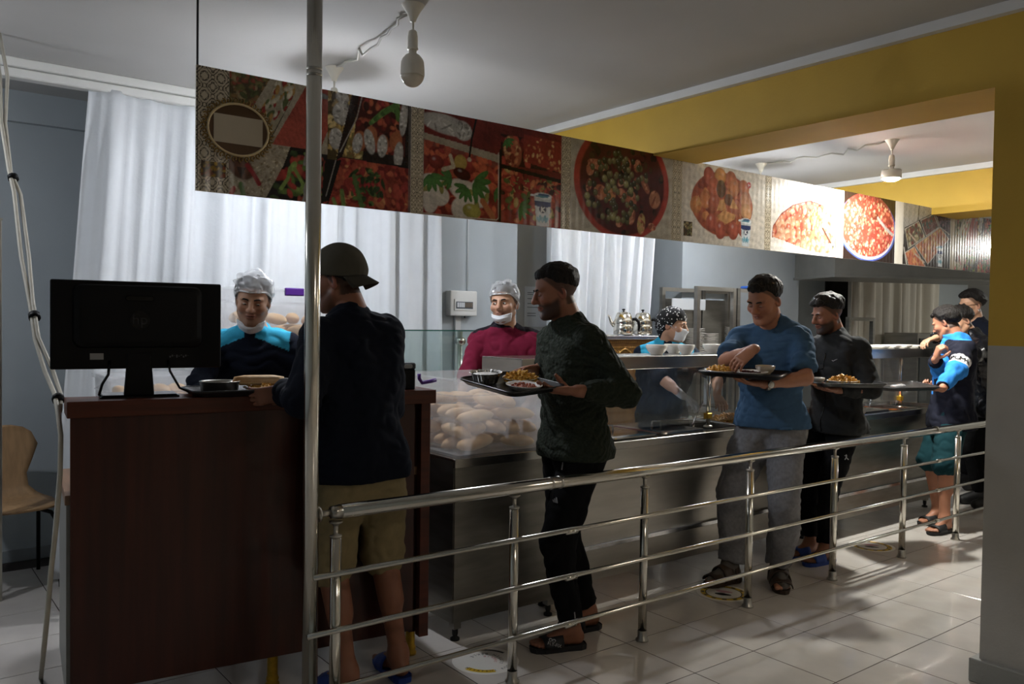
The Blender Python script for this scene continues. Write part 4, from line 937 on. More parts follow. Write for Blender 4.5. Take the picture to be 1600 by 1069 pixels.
# ------------------------------------------------------------ 4 man in dark green sweater
PPL['sweater'] = person('bearded young man in dark green sweater and black track pants carrying a tray', (2.565, 2.84), 170, 1.73, dict(
    lean=3, hyaw=-17, hpitch=13, skin='d', beard=.85, eyes=.35, gazep=-.003, neck=16, hunch=6, build=1.0, scalp=.75,
    hair=dict(t=.017, line=.071, back=.0, side=.030, front=.060, rough=.0018, freq=180, seed=4, fade=.07),
    feet_world=1, LF=((2.50, 2.775), 158), RF=((2.72, 2.90), 172),
    L=dict(at=HP(902, 611, 3.47), pole=(-.9, .5, -.8), fx=(-.80, .58, .02), n=(.15, .25, .95), curl=.32, thumb=.9), R=dict(at=HP(842, 576, 3.86), pole=(-.7, -.7, -.6), fx=(-.95, -.12, .02), n=(0, -.25, -.95), curl=.22, thumb=.5),
    shoes='slide', shoem=M_slide, clothes=[
        dict(name='sweater', kind='top', m=M_green, t=.017, ts=.016, sleeve=1.93, hem=.865, collar=.028, cuff=.014, hemt=.004, seed=5, amp=.006, h=.0058),
        dict(name='track_pants', kind='trousers', m=M_black, t=.020, len=1.94, top=.9, seed=6, amp=.005, h=.0065)]))
# ------------------------------------------------------------ 5 woman serving
def scarf_rules(V, J): return uniform_rules(V, J)
PPL['woman'] = person('woman in a black patterned headscarf and white mask reaching over the food pans', (4.36, 3.93), 232, 1.59, dict(
    lean=16, hyaw=58, hpitch=8, skin='c', eyes=.55, neck=10, scalp=0, shoulder=.92,
    R=dict(at=at_y(1068, 620, 3.5), pole=(-.4, -.9, -.2), fx=(.75, -.35, -.45), n=(-.3, .1, -.9), curl=.75), L=dict(at=(4.42, 3.50, 1.0), pole=(-.4, .8, -.3), fx=(-.5, -.6, -.3), n=(0, 0, -1), curl=.6),
    glove_hand=1, shoes='shoe', shoem=M_blkr, clothes=[
        dict(name='tunic', kind='top', m=M_attr, t=.018, sleeve=1.02, hem=.74, collar=.012, seed=23, amp=.005, h=.0075, paint=col_of('#15202f', [(uniform_rules, turq)])),
        dict(name='trousers', kind='trousers', m=M_black, len=1.97, h=.013)]))
# ------------------------------------------------------------ 6 man in blue T-shirt
PPL['blue'] = person('young man in a steel-blue T-shirt and grey joggers picking food off his tray', (4.11, 2.87), 200, 1.755, dict(
    pelvis=(0, .0, .925), lean=3, hyaw=-18, hpitch=24, hroll=-3, shoulder=.95, build=.96, head=1.04, skin='b', eyes=.28, gazep=-.003, neck=22, scalp=.7, hres=.0038,
    hair=dict(t=.019, line=.071, back=-.020, side=.010, front=.058, rough=.0022, freq=170, seed=6, fade=.08),
    feet_world=1, LF=((4.08, 2.775), 222), RF=((3.88, 2.96), 172),
    L=dict(at=HP(1194, 600, 4.42), pole=(-.1, .9, -.6), fx=(-.85, .42, .08), n=(0, 0, 1), curl=.25, thumb=.3, spread=.5), R=dict(at=HP(1178, 546, 4.42), pole_w=(-.8, .3, -.7), fx=(-.72, .25, -.52), n=(.3, .4, -.7), curl=.55, thumb=.5),
    shoes='sandal', shoem=M_brown, clothes=[
        dict(name='t_shirt', kind='top', m=M_blue, t=.018, ts=.013, sleeve=.82, hem=.885, seed=15, amp=.009, h=.0072),
        dict(name='joggers', kind='trousers', m=M_greym, t=.026, len=1.96, top=.92, flare=.012, seed=16, amp=.008, freq=34, h=.0075)]))
# ------------------------------------------------------------ 7 man in dark jacket
PPL['jacket'] = person('curly-haired bearded man in a charcoal zip jacket with a tray of chips', (4.90, 2.93), 168, 1.67, dict(
    lean=2, hyaw=-12, hpitch=14, skin='d', beard=.9, eyes=.3, neck=18, hunch=6, scalp=.75, hres=.0042,
    hair=dict(t=.030, line=.068, back=.012, side=.030, front=.062, rough=.0042, freq=170, seed=8, fade=.075),
    feet_world=1, LF=((4.69, 2.86), 170), RF=((4.75, 3.0), 166),
    L=dict(at=HP(1308, 609, 4.98), pole=(-.7, .5, -.6), fx=(-.9, .15, .05), n=(0, 0, 1), curl=.2, thumb=.3, spread=.4), R=dict(at=(4.45, 3.02, 1.13), pole=(-.6, -.7, -.5), fx=(-.9, -.2, 0), n=(0, -.3, 1), curl=.7),
    shoes='slide', shoem=M_bluer, clothes=[
        dict(name='zip_jacket', kind='top', m=M_char, t=.022, ts=.018, sleeve=1.93, hem=.83, collar=.050, cuff=.012, seed=31, amp=.008, h=.008),
        dict(name='trousers', kind='trousers', m=M_black, t=.012, len=1.93, top=.9, seed=32, amp=.005, h=.009)]))
# ------------------------------------------------------------ 8 man in blue-and-navy sports jacket
def puma_paint(V, J):
    c = np.tile(np.array(lin('#181a26')), (len(V), 1)); blue, wh = np.array(lin('#2f7fd0')), np.array(lin('#d8d8dc'))
    q = (V-J['nb']) @ J['Rc']
    for i in range(2):
        h = J['hands'][i]; a, e, w = J['sh'][i], h['el'], h['wr']; u = e-a; L = np.linalg.norm(u); u = u/L; t = (V-a) @ u/L; r = np.linalg.norm(V-a-np.outer(t*L, u), axis=1)
        u2 = w-e; L2 = np.linalg.norm(u2); u2 = u2/L2; t2 = (V-e) @ u2/L2; r2 = np.linalg.norm(V-e-np.outer(t2*L2, u2), axis=1)
        arm = (r < .085) & (t > .52) & (t < 1.12); c[arm & (t < .86)] = wh; c[arm & (t >= .86)] = blue
        fo = (r2 < .085) & (t2 > 0.0) & (t2 < .85) & (t > .80); c[fo] = blue
    c[(q[:, 2] > .010)] = blue; c[(q[:, 0] > .075) & (np.abs(q[:, 1]) < .035) & (q[:, 2] > -.40)] = blue
    return c
PPL['puma'] = person('dark-haired man in a navy and blue sports jacket seen from behind, holding an empty tray', (6.40, 2.90), 128, 1.66, dict(
    lean=-2, hyaw=-34, hpitch=26, skin='b', eyes=.2, neck=16, hunch=2, scalp=.9, hres=.0045,
    hair=dict(t=.018, line=.070, back=-.055, side=.004, front=.06, rough=.0022, freq=150, seed=9),
    feet_world=1, LF=((6.10, 2.79), 172), RF=((6.33, 2.95), 160),
    L=dict(at=HP(1470, 611, 5.72), pole=(-.9, .9, -.3), fx=(-.9, .35, .05), n=(0, .3, 1), curl=.8, thumb=.6), R=dict(at=HP(1461, 562, 6.02), pole_w=(.35, .3, -1), fx=(-.2, -.35, .8), n=(.5, -.4, 0), curl=1.1),
    shoes='slide', shoem=M_blkr, clothes=[
        dict(name='sports_jacket', kind='top', m=M_attr, t=.026, ts=.022, sleeve=1.92, hem=.76, hemt=.03, collar=.055, cuff=.014, seed=41, amp=.008, h=.0078, paint=puma_paint),
        dict(name='shorts', kind='trousers', m=M_teal, t=.024, len=1.04, top=.9, flare=.02, seed=42, amp=.006, h=.009)]))
# ------------------------------------------------------------ 9, 10 two men at the far end
PPL['reach'] = person('man bending forward beside the pillar, one padded sleeve reaching for the white dishes', (7.26, 3.0), 142, 1.68, dict(
    lean=16, hyaw=6, hpitch=22, skin='c', eyes=.3, neck=24, scalp=.8, hres=.0055, hair=dict(t=.016, line=.071, back=-.03, side=.012, front=.06, rough=.002, freq=160, seed=12),
    L=dict(at=(5.99, 2.95, 1.1), pole=(-.8, .6, -.5), fx=(-.9, .3, 0), n=(0, 0, 1)), R=dict(at=HP(1434, 521, 6.45), pole=(-.2, -.8, .1), fx=(-.8, .3, -.25), n=(-.3, 0, -1), curl=.6),
    shoes='shoe', shoem=M_blkr, clothes=[
        dict(name='padded_jacket', kind='top', m=mat('glossy_black_nylon', '#0d0f14', .22), t=.03, ts=.026, sleeve=1.86, hem=.78, cuff=.02, seed=51, amp=.009, freq=60, h=.010),
        dict(name='trousers', kind='trousers', m=M_black, len=1.97, h=.013)]))
PPL['glasses'] = person('man with slicked-back hair and glasses, farthest along the queue beside the pillar', (8.02, 3.42), 150, 1.79, dict(
    lean=2, hyaw=0, hpitch=8, skin='c', eyes=.5, beard=.25, neck=10, scalp=.7, hres=.0055, hair=dict(t=.030, line=.071, back=-.02, side=.030, front=.05, rough=.0018, freq=160, seed=14, fade=.05),
    L=dict(at=(7.4, 3.2, 1.1), fx=(-.9, .3, 0), n=(0, 0, 1)), R=dict(at=(7.45, 3.5, 1.1), fx=(-.9, .3, 0), n=(0, 0, 1)),
    shoes='shoe', shoem=M_blkr, clothes=[
        dict(name='jacket', kind='top', m=M_navy, t=.024, sleeve=1.95, hem=.78, seed=61, h=.011),
        dict(name='trousers', kind='trousers', m=M_black, len=1.97, h=.013)]))
for k_, p_ in PPL.items():
    H_ = p_['world'](p_['H']); w_ = H_-CAMP; d_ = w_ @ _fw
    print('HEAD', k_, round(800+F_PX*(w_ @ CR)/d_), round(534.5-F_PX*(w_ @ CU)/d_), round(d_, 2))
# ============================================================ BREAD CRATES
M_crate = clear('clear_crate_plastic', '#f2f3f5', .14, .24, .06)
M_purple = mat('purple_latch', '#4b1f7a', .4)
M_bread = mat('bread_crust', '#c89c66', .65, noise=.35, nscale=14, bump=.25, bscale=40, color2='#dcbc90')
def loaf_mesh(seed):
    r = random.Random(seed); bm = BM(); L, n = .112, 11; rings = []
    for i in range(n):
        t = -1+2*i/(n-1); q = (1-abs(t)**2.6)**.55 if abs(t) < 1 else 0; q = max(q, .12)
        rings.append([(t*L, .041*q*math.cos(a)+.006*math.sin(3*t+seed), .033*q*math.sin(a)*(1.05 if math.sin(a) > 0 else .85)+.03) for a in np.linspace(0, 2*math.pi, 14, endpoint=False)])
    loft(bm, rings, True, True); me = bpy.data.meshes.new('bread_loaf'); bmesh.ops.recalc_face_normals(bm, faces=bm.faces[:]); bm.to_mesh(me); bm.free(); me.materials.append(M_bread)
    for p in me.polygons: p.use_smooth = True
    return me
LOAVES = [loaf_mesh(k) for k in range(4)]
def crate(label, x, y, z, w, d, h, rz=0, latch=()):
    c = thing('bread_crate', label, 'crate', (x, y, z), rz)
    rr = lambda sx, sy, zz: [(a, b, zz) for a, b in rrect(sx, sy, .035, 5)]
    bm = BM(); t = .003
    loft(bm, [rr(w/2-.02, d/2-.02, .004), rr(w/2-.02, d/2-.02, .0), rr(w/2-.012, d/2-.012, .02), rr(w/2, d/2, h-.02), rr(w/2+.012, d/2+.012, h-.018), rr(w/2+.012, d/2+.012, h),
              rr(w/2-t, d/2-t, h), rr(w/2-.012-t, d/2-.012-t, .02), rr(w/2-.02-t, d/2-.02-t, .006)], True, True)
    obj('box', bm, M_crate, c, True)
    bm = BM()
    for zz in (h-.085,): loft(bm, [rr(w/2-.001, d/2-.001, zz), rr(w/2+.003, d/2+.003, zz+.004), rr(w/2+.0, d/2+.0, zz+.008)], False, False)
    obj('rim_groove', bm, M_crate, c, True)
    for (lx, ly, lz, open_) in latch:
        bm = BM()
        if open_: tube(bm, [(lx+.03, ly, lz-.02), (lx, ly, lz-.025), (lx-.045, ly, lz-.03), (lx-.06, ly, lz-.01), (lx-.06, ly, lz+.012)], .009, 8)
        else: box(bm, lx-.055, lx+.055, ly-.014, ly+.006, lz-.022, lz+.022, .006, 2)
        obj('latch', bm, M_purple, c, bool(open_))
    return c
def fill(x, y, z, w, d, h, rz, layers, label, group, seed, top=1.0):
    r = random.Random(seed); c0, s0 = math.cos(rz), math.sin(rz)
    for k in range(layers):
        zz = z+.012+k*.066; along = k % 2
        nx, ny = (max(1, int((w-.05)/.235)), max(1, int((d-.05)/.092))) if not along else (max(1, int((w-.05)/.092)), max(1, int((d-.05)/.235)))
        for i in range(nx):
            for j in range(ny):
                if k == layers-1 and r.random() > top: continue
                px = ((i+.5)/nx-.5)*(w-.06)+r.uniform(-.008, .008); py = ((j+.5)/ny-.5)*(d-.06)+r.uniform(-.008, .008); a = (math.pi/2 if along else 0)+r.uniform(-.22, .22)
                sc = r.uniform(.9, 1.06); o = bpy.data.objects.new('bread_loaf', LOAVES[r.randrange(4)]); COL.objects.link(o)
                o.location = (x+c0*px-s0*py, y+s0*px+c0*py, zz+r.uniform(-.004, .010)); o.rotation_euler = (r.uniform(-.4, .4), r.uniform(-.16, .16), a+rz); o.scale = (sc, sc, sc)
                tag(o, label, 'bread', group)
BX = (2.41, 3.43, ZT, .575, .56, .365)
crate('big clear crate heaped with bread loaves on the steel cabinet', *BX[:3], *BX[3:], 0, ((-.33, -.12, .37, 1),))
fill(BX[0], BX[1], BX[2], .55, .54, .36, 0, 4, 'small pale bread loaf in the big clear crate on the steel cabinet', 'loaves in the big front crate', 5, .75)
# stand with two more crates behind the cashier
std = thing('steel_table', 'plain steel side table behind the cashier holding bread crates', 'table', (1.64, 4.62, 0))
obj('tabletop', box(BM(), -.75, .75, -.24, .24, .80, .84, .002), M_st2, std)
for sx in (-1, 1):
    for sy in (-1, 1): obj('leg', box(BM(), sx*.72-.018, sx*.72+.018, sy*.21-.018, sy*.21+.018, 0, .80), M_polm, std)
crate('clear bread crate on the side table, seen under the monitor', 1.22, 4.62, .84, .56, .40, .33)
fill(1.22, 4.62, .84, .54, .38, .33, 0, 4, 'bread loaf in the clear crate seen under the monitor', 'loaves in the crate under the monitor', 8, .8)
crate('lower clear bread crate of the stack behind the cashier', 1.90, 4.62, .84, .56, .42, .375)
fill(1.90, 4.62, .84, .54, .40, .36, 0, 4, 'bread loaf in the lower crate behind the cashier', 'loaves in the lower crate behind the cashier', 9, .6)
crate('upper clear bread crate with a purple latch, by the cashier\'s head', 1.85, 4.62, 1.222, .60, .42, .415, 0, ((.02, -.222, .395, 0),))
fill(1.85, 4.62, 1.222, .58, .40, .40, 0, 4, 'bread loaf in the purple-latched crate by the cashier\'s head', 'loaves in the crate by the cashier\'s head', 10, .9)
# ============================================================ TRAYS, PLATES, FOOD
M_tray = mat('black_tray_plastic', '#131315', .32, bump=.06, bscale=200); M_white = mat('white_glazed_ware', '#dcd8d0', .22); M_cream = mat('cream_glazed_ware', '#c9bfae', .3)
M_alu = mat('crumpled_aluminium', '#c9c9c6', .25, 1.0, bump=.3, bscale=70); M_silv = mat('stainless_bowl', '#b5b2ab', .28, 1.0)
M_beanf = mat('brown_red_beans', '#7a2e14', .35, noise=.5, nscale=40, color2='#a04a20')
def tray(label, loc, rz, w=.44, d=.32, pitch=0, roll=0):
    t = thing('serving_tray', label, 'tray', loc, rz, 'black serving trays'); t.rotation_euler = (roll, pitch, rz)
    R = lambda sx, sy, z: [(a, b, z) for a, b in rrect(sx, sy, .045, 6)]
    bm = BM(); loft(bm, [R(w/2-.022, d/2-.022, 0), R(w/2-.004, d/2-.004, .018), R(w/2, d/2, .020), R(w/2-.002, d/2-.002, .023), R(w/2-.008, d/2-.008, .021), R(w/2-.024, d/2-.024, .005)], True, True)
    obj('pan', bm, M_tray, t, True)
    bm = BM(); tube(bm, [(a, b, .0225) for a, b in rrect(w/2-.003, d/2-.003, .045, 6)], .0035, 6, closed=True); obj('rim', bm, M_tray, t, True)
    return t
def tilt(t, deg):
    """lower the side nearest the viewpoint"""
    t.rotation_euler = (Matrix.Rotation(rad(deg), 3, Vector((.791, -.612, 0))) @ t.rotation_euler.to_matrix()).to_euler()
def tray_pt(t, x, y, z=.007):
    M = Matrix.Translation(t.location) @ t.rotation_euler.to_matrix().to_4x4(); return M @ Vector((x, y, z)), t.rotation_euler.copy()
def place(o, t, x, y, z=.0065, rz=0):
    p, e = tray_pt(t, x, y, z); o.location = p; q = e.to_matrix() @ Matrix.Rotation(rz, 3, 'Z'); o.rotation_euler = q.to_euler(); return o
def plate(label, r=.085, m=None, el=1.0, group='white plates of food'):
    p = thing('plate', label, 'plate', (0, 0, 0), 0, group)
    bm = BM(); lathe(bm, [(r*.62, 0), (r*.66, .004), (r*.97, .019), (r, .022), (r*.985, .0235), (r*.93, .020), (r*.64, .0075), (.004, .006)], 32, (0, 0, 0), 1, el, True, True); obj('dish', bm, m or M_white, p, True); return p
def chips_pile(parent, r, h, seed, m=None, n=150, name='chips', size=(.026, .0042)):
    rr = random.Random(seed); bm = BM(); lathe(bm, [(r*.8, .008), (r*.6, .008+h*.45), (r*.25, .008+h*.8), (.002, .008+h*.9)], 14, capb=True, capt=True)
    for _ in range(n):
        q = math.sqrt(rr.random())*r*.95; a = rr.uniform(0, 6.28); z = .010+h*(1-(q/r)**1.6)+rr.uniform(-.004, .006)
        M = Matrix.Translation((q*math.cos(a), q*math.sin(a), z)) @ Matrix.Rotation(rr.uniform(0, 6.3), 4, 'Z') @ Matrix.Rotation(rr.uniform(-.5, .5), 4, 'Y')
        L = size[0]*rr.uniform(.6, 1.1); box(bm, -L, L, -size[1], size[1], -size[1], size[1], M=M)
    return tag(obj(name, bm, m or M_fry, parent), None, None, None, 'stuff')
def stew_fill(parent, r, z, seed, m=None):
    rr = random.Random(seed); bm = BM(); lathe(bm, [(r, z), (r*.6, z+.006), (.002, z+.008)], 18, capb=True, capt=True)
    for _ in range(46):
        q = math.sqrt(rr.random())*r*.85; a = rr.uniform(0, 6.28); mm = Matrix.Translation((q*math.cos(a), q*math.sin(a), z+.006)) @ Matrix.Rotation(rr.uniform(0, 3), 4, 'Z') @ Matrix.Diagonal((.010, .007, .006, 1))
        bmesh.ops.create_icosphere(bm, subdivisions=1, radius=1, matrix=mm)
    return tag(obj('stew', bm, m or M_beanf, parent, True), None, None, None, 'stuff')
def cutlery(label, group=None):
    f = thing('fork', label, 'cutlery', (0, 0, 0), 0, group)
    bm = BM(); box(bm, -.09, .03, -.005, .005, .002, .004, .001); obj('handle', bm, M_stk, f)
    bm = BM(); box(bm, .03, .05, -.011, .011, .002, .005, .001)
    for k in range(4): box(bm, .05, .085, -.011+.006*k, -.008+.006*k, .003, .0055)
    obj('tines', bm, M_stk, f); return f
def foil_cup(label):
    f = thing('foil_bowl', label, 'bowl', (0, 0, 0)); bm = BM(); n = 48; pr = [(.046, 0), (.050, .004), (.062, .042), (.070, .045), (.071, .047)]; rings = []
    for r, z in pr: rings.append([((r+.0022*math.sin(k*math.pi)*(1 if z > .003 else 0)*(1 if k % 2 else -1)+(.0016 if k % 2 else -.0016))*math.cos(2*math.pi*k/n), (r+(.0016 if k % 2 else -.0016))*math.sin(2*math.pi*k/n), z) for k in range(n)])
    loft(bm, rings); o = obj('cup', bm, M_alu, f); md = o.modifiers.new('t', 'SOLIDIFY'); md.thickness = .0008
    bm = BM(); lathe(bm, [(.059, .036), (.03, .039), (.002, .040)], 24, capb=True, capt=True); obj('filling', bm, mat('yoghurt_white', '#d8d6d0', .4, bump=.3, bscale=60), f, True); return f
def bowl(label, r=.062, h=.055, m=None, group=None):
    b = thing('bowl', label, 'bowl', (0, 0, 0), 0, group); bm = BM()
    lathe(bm, [(r*.55, 0), (r*.57, .006), (r*.80, h*.35), (r*.985, h*.75), (r, h), (r*.965, h+.001), (r*.94, h*.75), (r*.75, h*.38), (r*.5, .010), (.003, .009)], 30, capb=True, capt=True); obj('shell', bm, m or M_white, b, True)
    bm = BM(); lathe(bm, [(r*.975, h*.70), (r*1.004, h*.73), (r*.985, h*.77)], 30, capb=False); obj('rim_band', bm, m or M_white, b, True); return b
# tray of the sweatered man
t4 = tray('black tray with a foil bowl and two plates carried by the man in green', (2.165, 2.80, 1.192), rad(90), .40, .30); tilt(t4, 7)
place(foil_cup('aluminium foil bowl of yoghurt on the sweatered man\'s tray'), t4, .11, .055)
p = place(plate('white plate heaped with golden chips on the sweatered man\'s tray', .078, None, 1.0), t4, .035, -.075); chips_pile(p, .066, .030, 1)
p = place(plate('white oval plate of reddish meat on the sweatered man\'s tray', .082, None, .8), t4, -.10, .01, .0065, .3); stew_fill(p, .058, .012, 3)
place(cutlery('steel fork lying at the near edge of the sweatered man\'s tray'), t4, .0, .112, .006, .1)
# tray of the man in blue
t6 = tray('black tray with two plates and a beige bowl on the blue-shirted man\'s arm', (3.735, 2.775, 1.196), rad(202-90), .44, .32); tilt(t6, 3)
p = place(plate('white plate of yellow chips at the left end of the blue-shirted man\'s tray', .086), t6, .115, .065); chips_pile(p, .066, .026, 4)
p = place(plate('white plate of dark red food under the blue-shirted man\'s fingers', .094), t6, -.035, .03); stew_fill(p, .058, .012, 5, mat('dark_red_beet', '#4a1512', .35, noise=.4, nscale=40))
place(bowl('small beige bowl on the blue-shirted man\'s tray', .052, .045, M_cream), t6, -.085, -.085)
# tray of the jacketed man
t7 = tray('black tray with a heap of chips held by the charcoal-jacketed man', (4.575, 2.70, 1.118), rad(-38), .42, .31); tilt(t7, 1)
p = place(plate('plate heaped with chips on the jacketed man\'s tray', .088), t7, -.005, .0); chips_pile(p, .078, .036, 6)
place(bowl('little white bowl at the left end of the jacketed man\'s tray', .045, .035), t7, -.145, .03)
# tray of the sports-jacket man
t8 = tray('empty black tray with wrapped cutlery held by the blue-jacketed man', (5.50, 2.83, 1.058), rad(-25), .42, .30); tilt(t8, 4)
w8 = thing('cutlery_packet', 'clear wrapped plastic cutlery packet on the empty tray', 'cutlery', (0, 0, 0)); place(w8, t8, .02, .05, .0065, .4)
bm = BM(); rr = random.Random(2)
loft(bm, [[(x, y, .001) for x, y in rrect(.065, .022, .006)], [(x*.95, y*.9, .006+rr.uniform(0, .006)) for x, y in rrect(.06, .018, .006)]], True, True); obj('wrapper', bm, clear('cellophane', '#e8e8ea', .08, .35, .25), w8)
bm = BM(); box(bm, -.055, .05, -.008, .008, .002, .005, .001); obj('spoon', bm, mat('white_plastic', '#d8d8d8', .4), w8)
# tray on the cash desk
t2 = tray('black tray with a steel bowl and bread pushed across the cash desk', on_desk(.62, .12, 1.1705), DA+.05, .42, .29)
sb = thing('steel_bowl', 'low steel bowl on the tray at the cash desk', 'bowl', (0, 0, 0)); place(sb, t2, -.095, -.03)
bm = BM(); lathe(bm, [(.060, 0), (.068, .004), (.073, .045), (.076, .047), (.0745, .0485), (.071, .045), (.064, .008), (.003, .007)], 30, capb=True, capt=True); obj('shell', bm, M_silv, sb, True)
bm = BM(); lathe(bm, [(.0685, .030), (.03, .032), (.002, .032)], 24, capb=True, capt=True); obj('soup', bm, mat('lentil_soup', '#b0682c', .25), sb, True)
p = place(plate('white plate with chips beside the steel bowl on the cash desk tray', .084), t2, .075, -.045); chips_pile(p, .062, .018, 9, n=110)
hb = thing('bread_half', 'split half loaf lying across the plate on the cash desk tray', 'bread', (0, 0, 0)); place(hb, t2, .06, -.02, .036, -.25)
bm = BM(); loft(bm, [[(x*1.0, y, 0) for x, y in rrect(.10, .036, .034, 6)], [(x*1.02, y*1.05, .010) for x, y in rrect(.10, .036, .034, 6)], [(x*.95, y*.9, .030) for x, y in rrect(.10, .036, .034, 6)], [(x*.6, y*.5, .036) for x, y in rrect(.10, .036, .034, 6)]], True, True)
obj('crust', bm, M_bread, hb, True); bm = BM(); box(bm, -.09, .09, -.038, -.03, .004, .012, .003); obj('crumb', bm, mat('bread_crumb', '#e8cf9a', .8, bump=.3, bscale=90), hb)
wr = thing('wrapped_roll', 'roll wrapped in white paper at the right end of the cash desk tray', 'food', (0, 0, 0)); place(wr, t2, .165, .02, .03, .1)
bm = BM(); tube(bm, [(-.07, 0, 0), (-.06, 0, 0), (.0, .003, .002), (.07, 0, 0), (.085, 0, .004)], [.012, .022, .024, .022, .008], 12); obj('paper', bm, mat('white_paper_wrap', '#d5d3cf', .7, bump=.4, bscale=40), wr, True)
# bowls on the near shelf
SH = 1.2835; lb = ['white bowl on the steel shelf, left of the group of three', 'white bowl on the steel shelf, middle of the group of three', 'white bowl on the steel shelf, right of the group of three', 'white bowl on the steel shelf nearest the blue-shirted man\'s elbow, left one', 'white bowl on the steel shelf beside the blue-shirted man\'s elbow, right one']
for k, (u, y, r) in enumerate(((1026, 3.43, .066), (1053, 3.52, .062), (1072, 3.40, .052), (1114, 3.45, .066), (1146, 3.42, .060))):
    q = at_y(u, 551, y); b = bowl(lb[k], r, .058, None, 'white bowls on the steel shelf'); b.location = (q[0], y, SH)
pq = at_y(993, 552, 3.36); pp = thing('paper_slips', 'loose white paper slips on the steel shelf left of the bowls', 'paper', (pq[0], 3.36, SH))
obj('slip', box(BM(), -.10, .02, -.03, .035, 0, .0012), mat('paper_white', '#dadbd9', .8), pp); obj('slip', box(BM(), .03, .12, -.035, .02, 0, .0012), MATS['paper_white'], pp)
# dishes on the far shelf
for k, u in enumerate((1366, 1384, 1402, 1420)):
    q = at_y(u, 540, 3.42); d = thing('oblong_dish', ('oblong white dish on the far shelf, %s of four' % ('first from the left', 'second from the left', 'third from the left', 'rightmost, under the reaching hand')[k]), 'dish', (q[0], 3.42, 1.3005), rad(8), 'white dishes on the far shelf')
    R = lambda sx, sy, z: [(a, b, z) for a, b in rrect(sx, sy, .02, 4)]
    bm = BM(); loft(bm, [R(.055, .085, 0), R(.072, .105, .022), R(.07, .103, .024), R(.055, .085, .006)], True, True); obj('shell', bm, M_white, d, True)
    obj('garnish', box(BM(), -.045, .045, -.07, .07, .007, .016, .004), mat('pale_salad', '#cdbfa0', .6, noise=.4, nscale=50), d)
# ============================================================ BACK OF THE KITCHEN
M_pvc = mat('fuse_box_plastic', '#d3d4d0', .4)
fb = thing('fuse_box', 'white wall-mounted fuse box on the grey column', 'fuse box', (3.50, 5.18, 1.60))
obj('case', box(BM(), -.122, .118, -.07, 0, -.093, .093, .008, 2), M_pvc, fb); obj('flap', box(BM(), -.09, .10, -.075, -.0705, -.055, .032, .003), M_pvc, fb)
obj('window', box(BM(), -.075, .075, -.0765, -.0752, -.040, .012), mat('smoked_window', '#5d6468', .15), fb)
for k in range(8): obj('breaker', box(BM(), -.068+.0175*k, -.054+.0175*k, -.0805, -.0767, -.030, .006, .001), mat('breaker_white' if k < 4 else 'breaker_grey', '#c9ccd0' if k < 4 else '#6b5f52', .4), fb)
obj('latch', box(BM(), .0, .012, -.072, -.066, -.108, -.094, .002), M_blk, fb)
obj('conduit', box(BM(), -.045, .005, -.022, 0, -1.45, -.0935, .003), mat('conduit_white', '#c4c8c8', .5), fb); obj('riser', tube(BM(), [(.07, -.006, .0935), (.07, -.006, 1.10)], .005, 8), MATS['conduit_white'], fb, True)
nt_ = thing('notice_sheet', 'printed notice in a clear sleeve on the wall behind the bearded man', 'notice', (4.66-.30, 5.337, 1.60))
obj('sheet', box(BM(), -.11, .16, -.002, 0, -.17, .16), mat('notice_paper', '#c8ccce', .25), nt_)
bm = BM()
for k, (w_, z) in enumerate(((.12, .11), (.06, .095), (.16, .06), (.11, .02), (.13, -.01), (.09, -.06), (.09, -.08))): box(bm, -.08, -.08+w_, -.0028, -.0021, z-.003, z+.003)
obj('typed_lines', bm, mat('faded_ink', '#6d7274', .8), nt_)
# glass display guard behind the bread box
gg = thing('glass_guard', 'low glass guard on a steel post behind the bread crate', 'glass guard', (3.12, 4.60, 0))
obj('top_pane', box(BM(), -.80, .20, -.10, .16, 1.402, 1.410), clear('green_edge_glass', '#c8dcd8', .03, .04, .05, '#f0f7f5'), gg); obj('front_pane', box(BM(), -.64, .185, -.02, -.014, .86, 1.40), MATS['green_edge_glass'], gg)
obj('pane_edge', box(BM(), -.80, .20, -.103, -.1005, 1.402, 1.410), mat('glass_edge_green', '#2c5a50', .2), gg)
obj('post', tube(BM(), [(0, 0, 0), (0, 0, 1.40)], .018, 16), M_polm, gg, True); bm = BM(); tube(bm, [(0, -.03, 1.335), (0, -.015, 1.335), (0, .03, 1.335)], .026, 18); obj('clamp', bm, M_pol, gg, True)
obj('counter', box(BM(), -.66, .25, -.05, .24, .80, .86, .003), M_st2, gg); obj('counter_body', box(BM(), -.64, .23, -.02, .22, .02, .80), M_st2, gg)
# tea boiler with two kettles
M_bronze = mat('pressed_bronze_sheet', '#8a6433', .4, .5, noise=.25, nscale=20)
tb = thing('tea_boiler', 'bronze-patterned tea boiler with a steel top behind the counter', 'boiler', (4.62, 4.52, 0))
obj('cabinet', box(BM(), -.48, .34, 0, .36, .02, 1.345, .004), M_bronze, tb); obj('steel_top', box(BM(), -.50, .36, -.02, .38, 1.345, 1.372, .003), M_stt, tb)
bm = BM()
for i in range(37):
    for j in range(6):
        x = -.46+i*.0215; z = 1.325-.030*j-(0 if j < 1 else .012); bmesh.ops.create_icosphere(bm, subdivisions=1, radius=.0055, matrix=Matrix.Translation((x, -.001, z)))
tag(obj('bead_relief', bm, mat('bronze_bead', '#b08a4c', .3, .8), tb, True), None, None, None, 'stuff')
bm = BM()
for s_ in (-1, 1): tube(bm, [(-.1+s_*t, -.004, 1.235+.035*math.sin(t*22)) for t in np.linspace(0, .26, 22)], .006, 8)
obj('scroll_relief', bm, MATS['bronze_bead'], tb, True)
for k in range(2): obj('tap', tube(BM(), [(-.15+.25*k, 0, 1.02), (-.15+.25*k, -.05, 1.02), (-.15+.25*k, -.055, .98)], .012, 10), M_pol, tb, True)
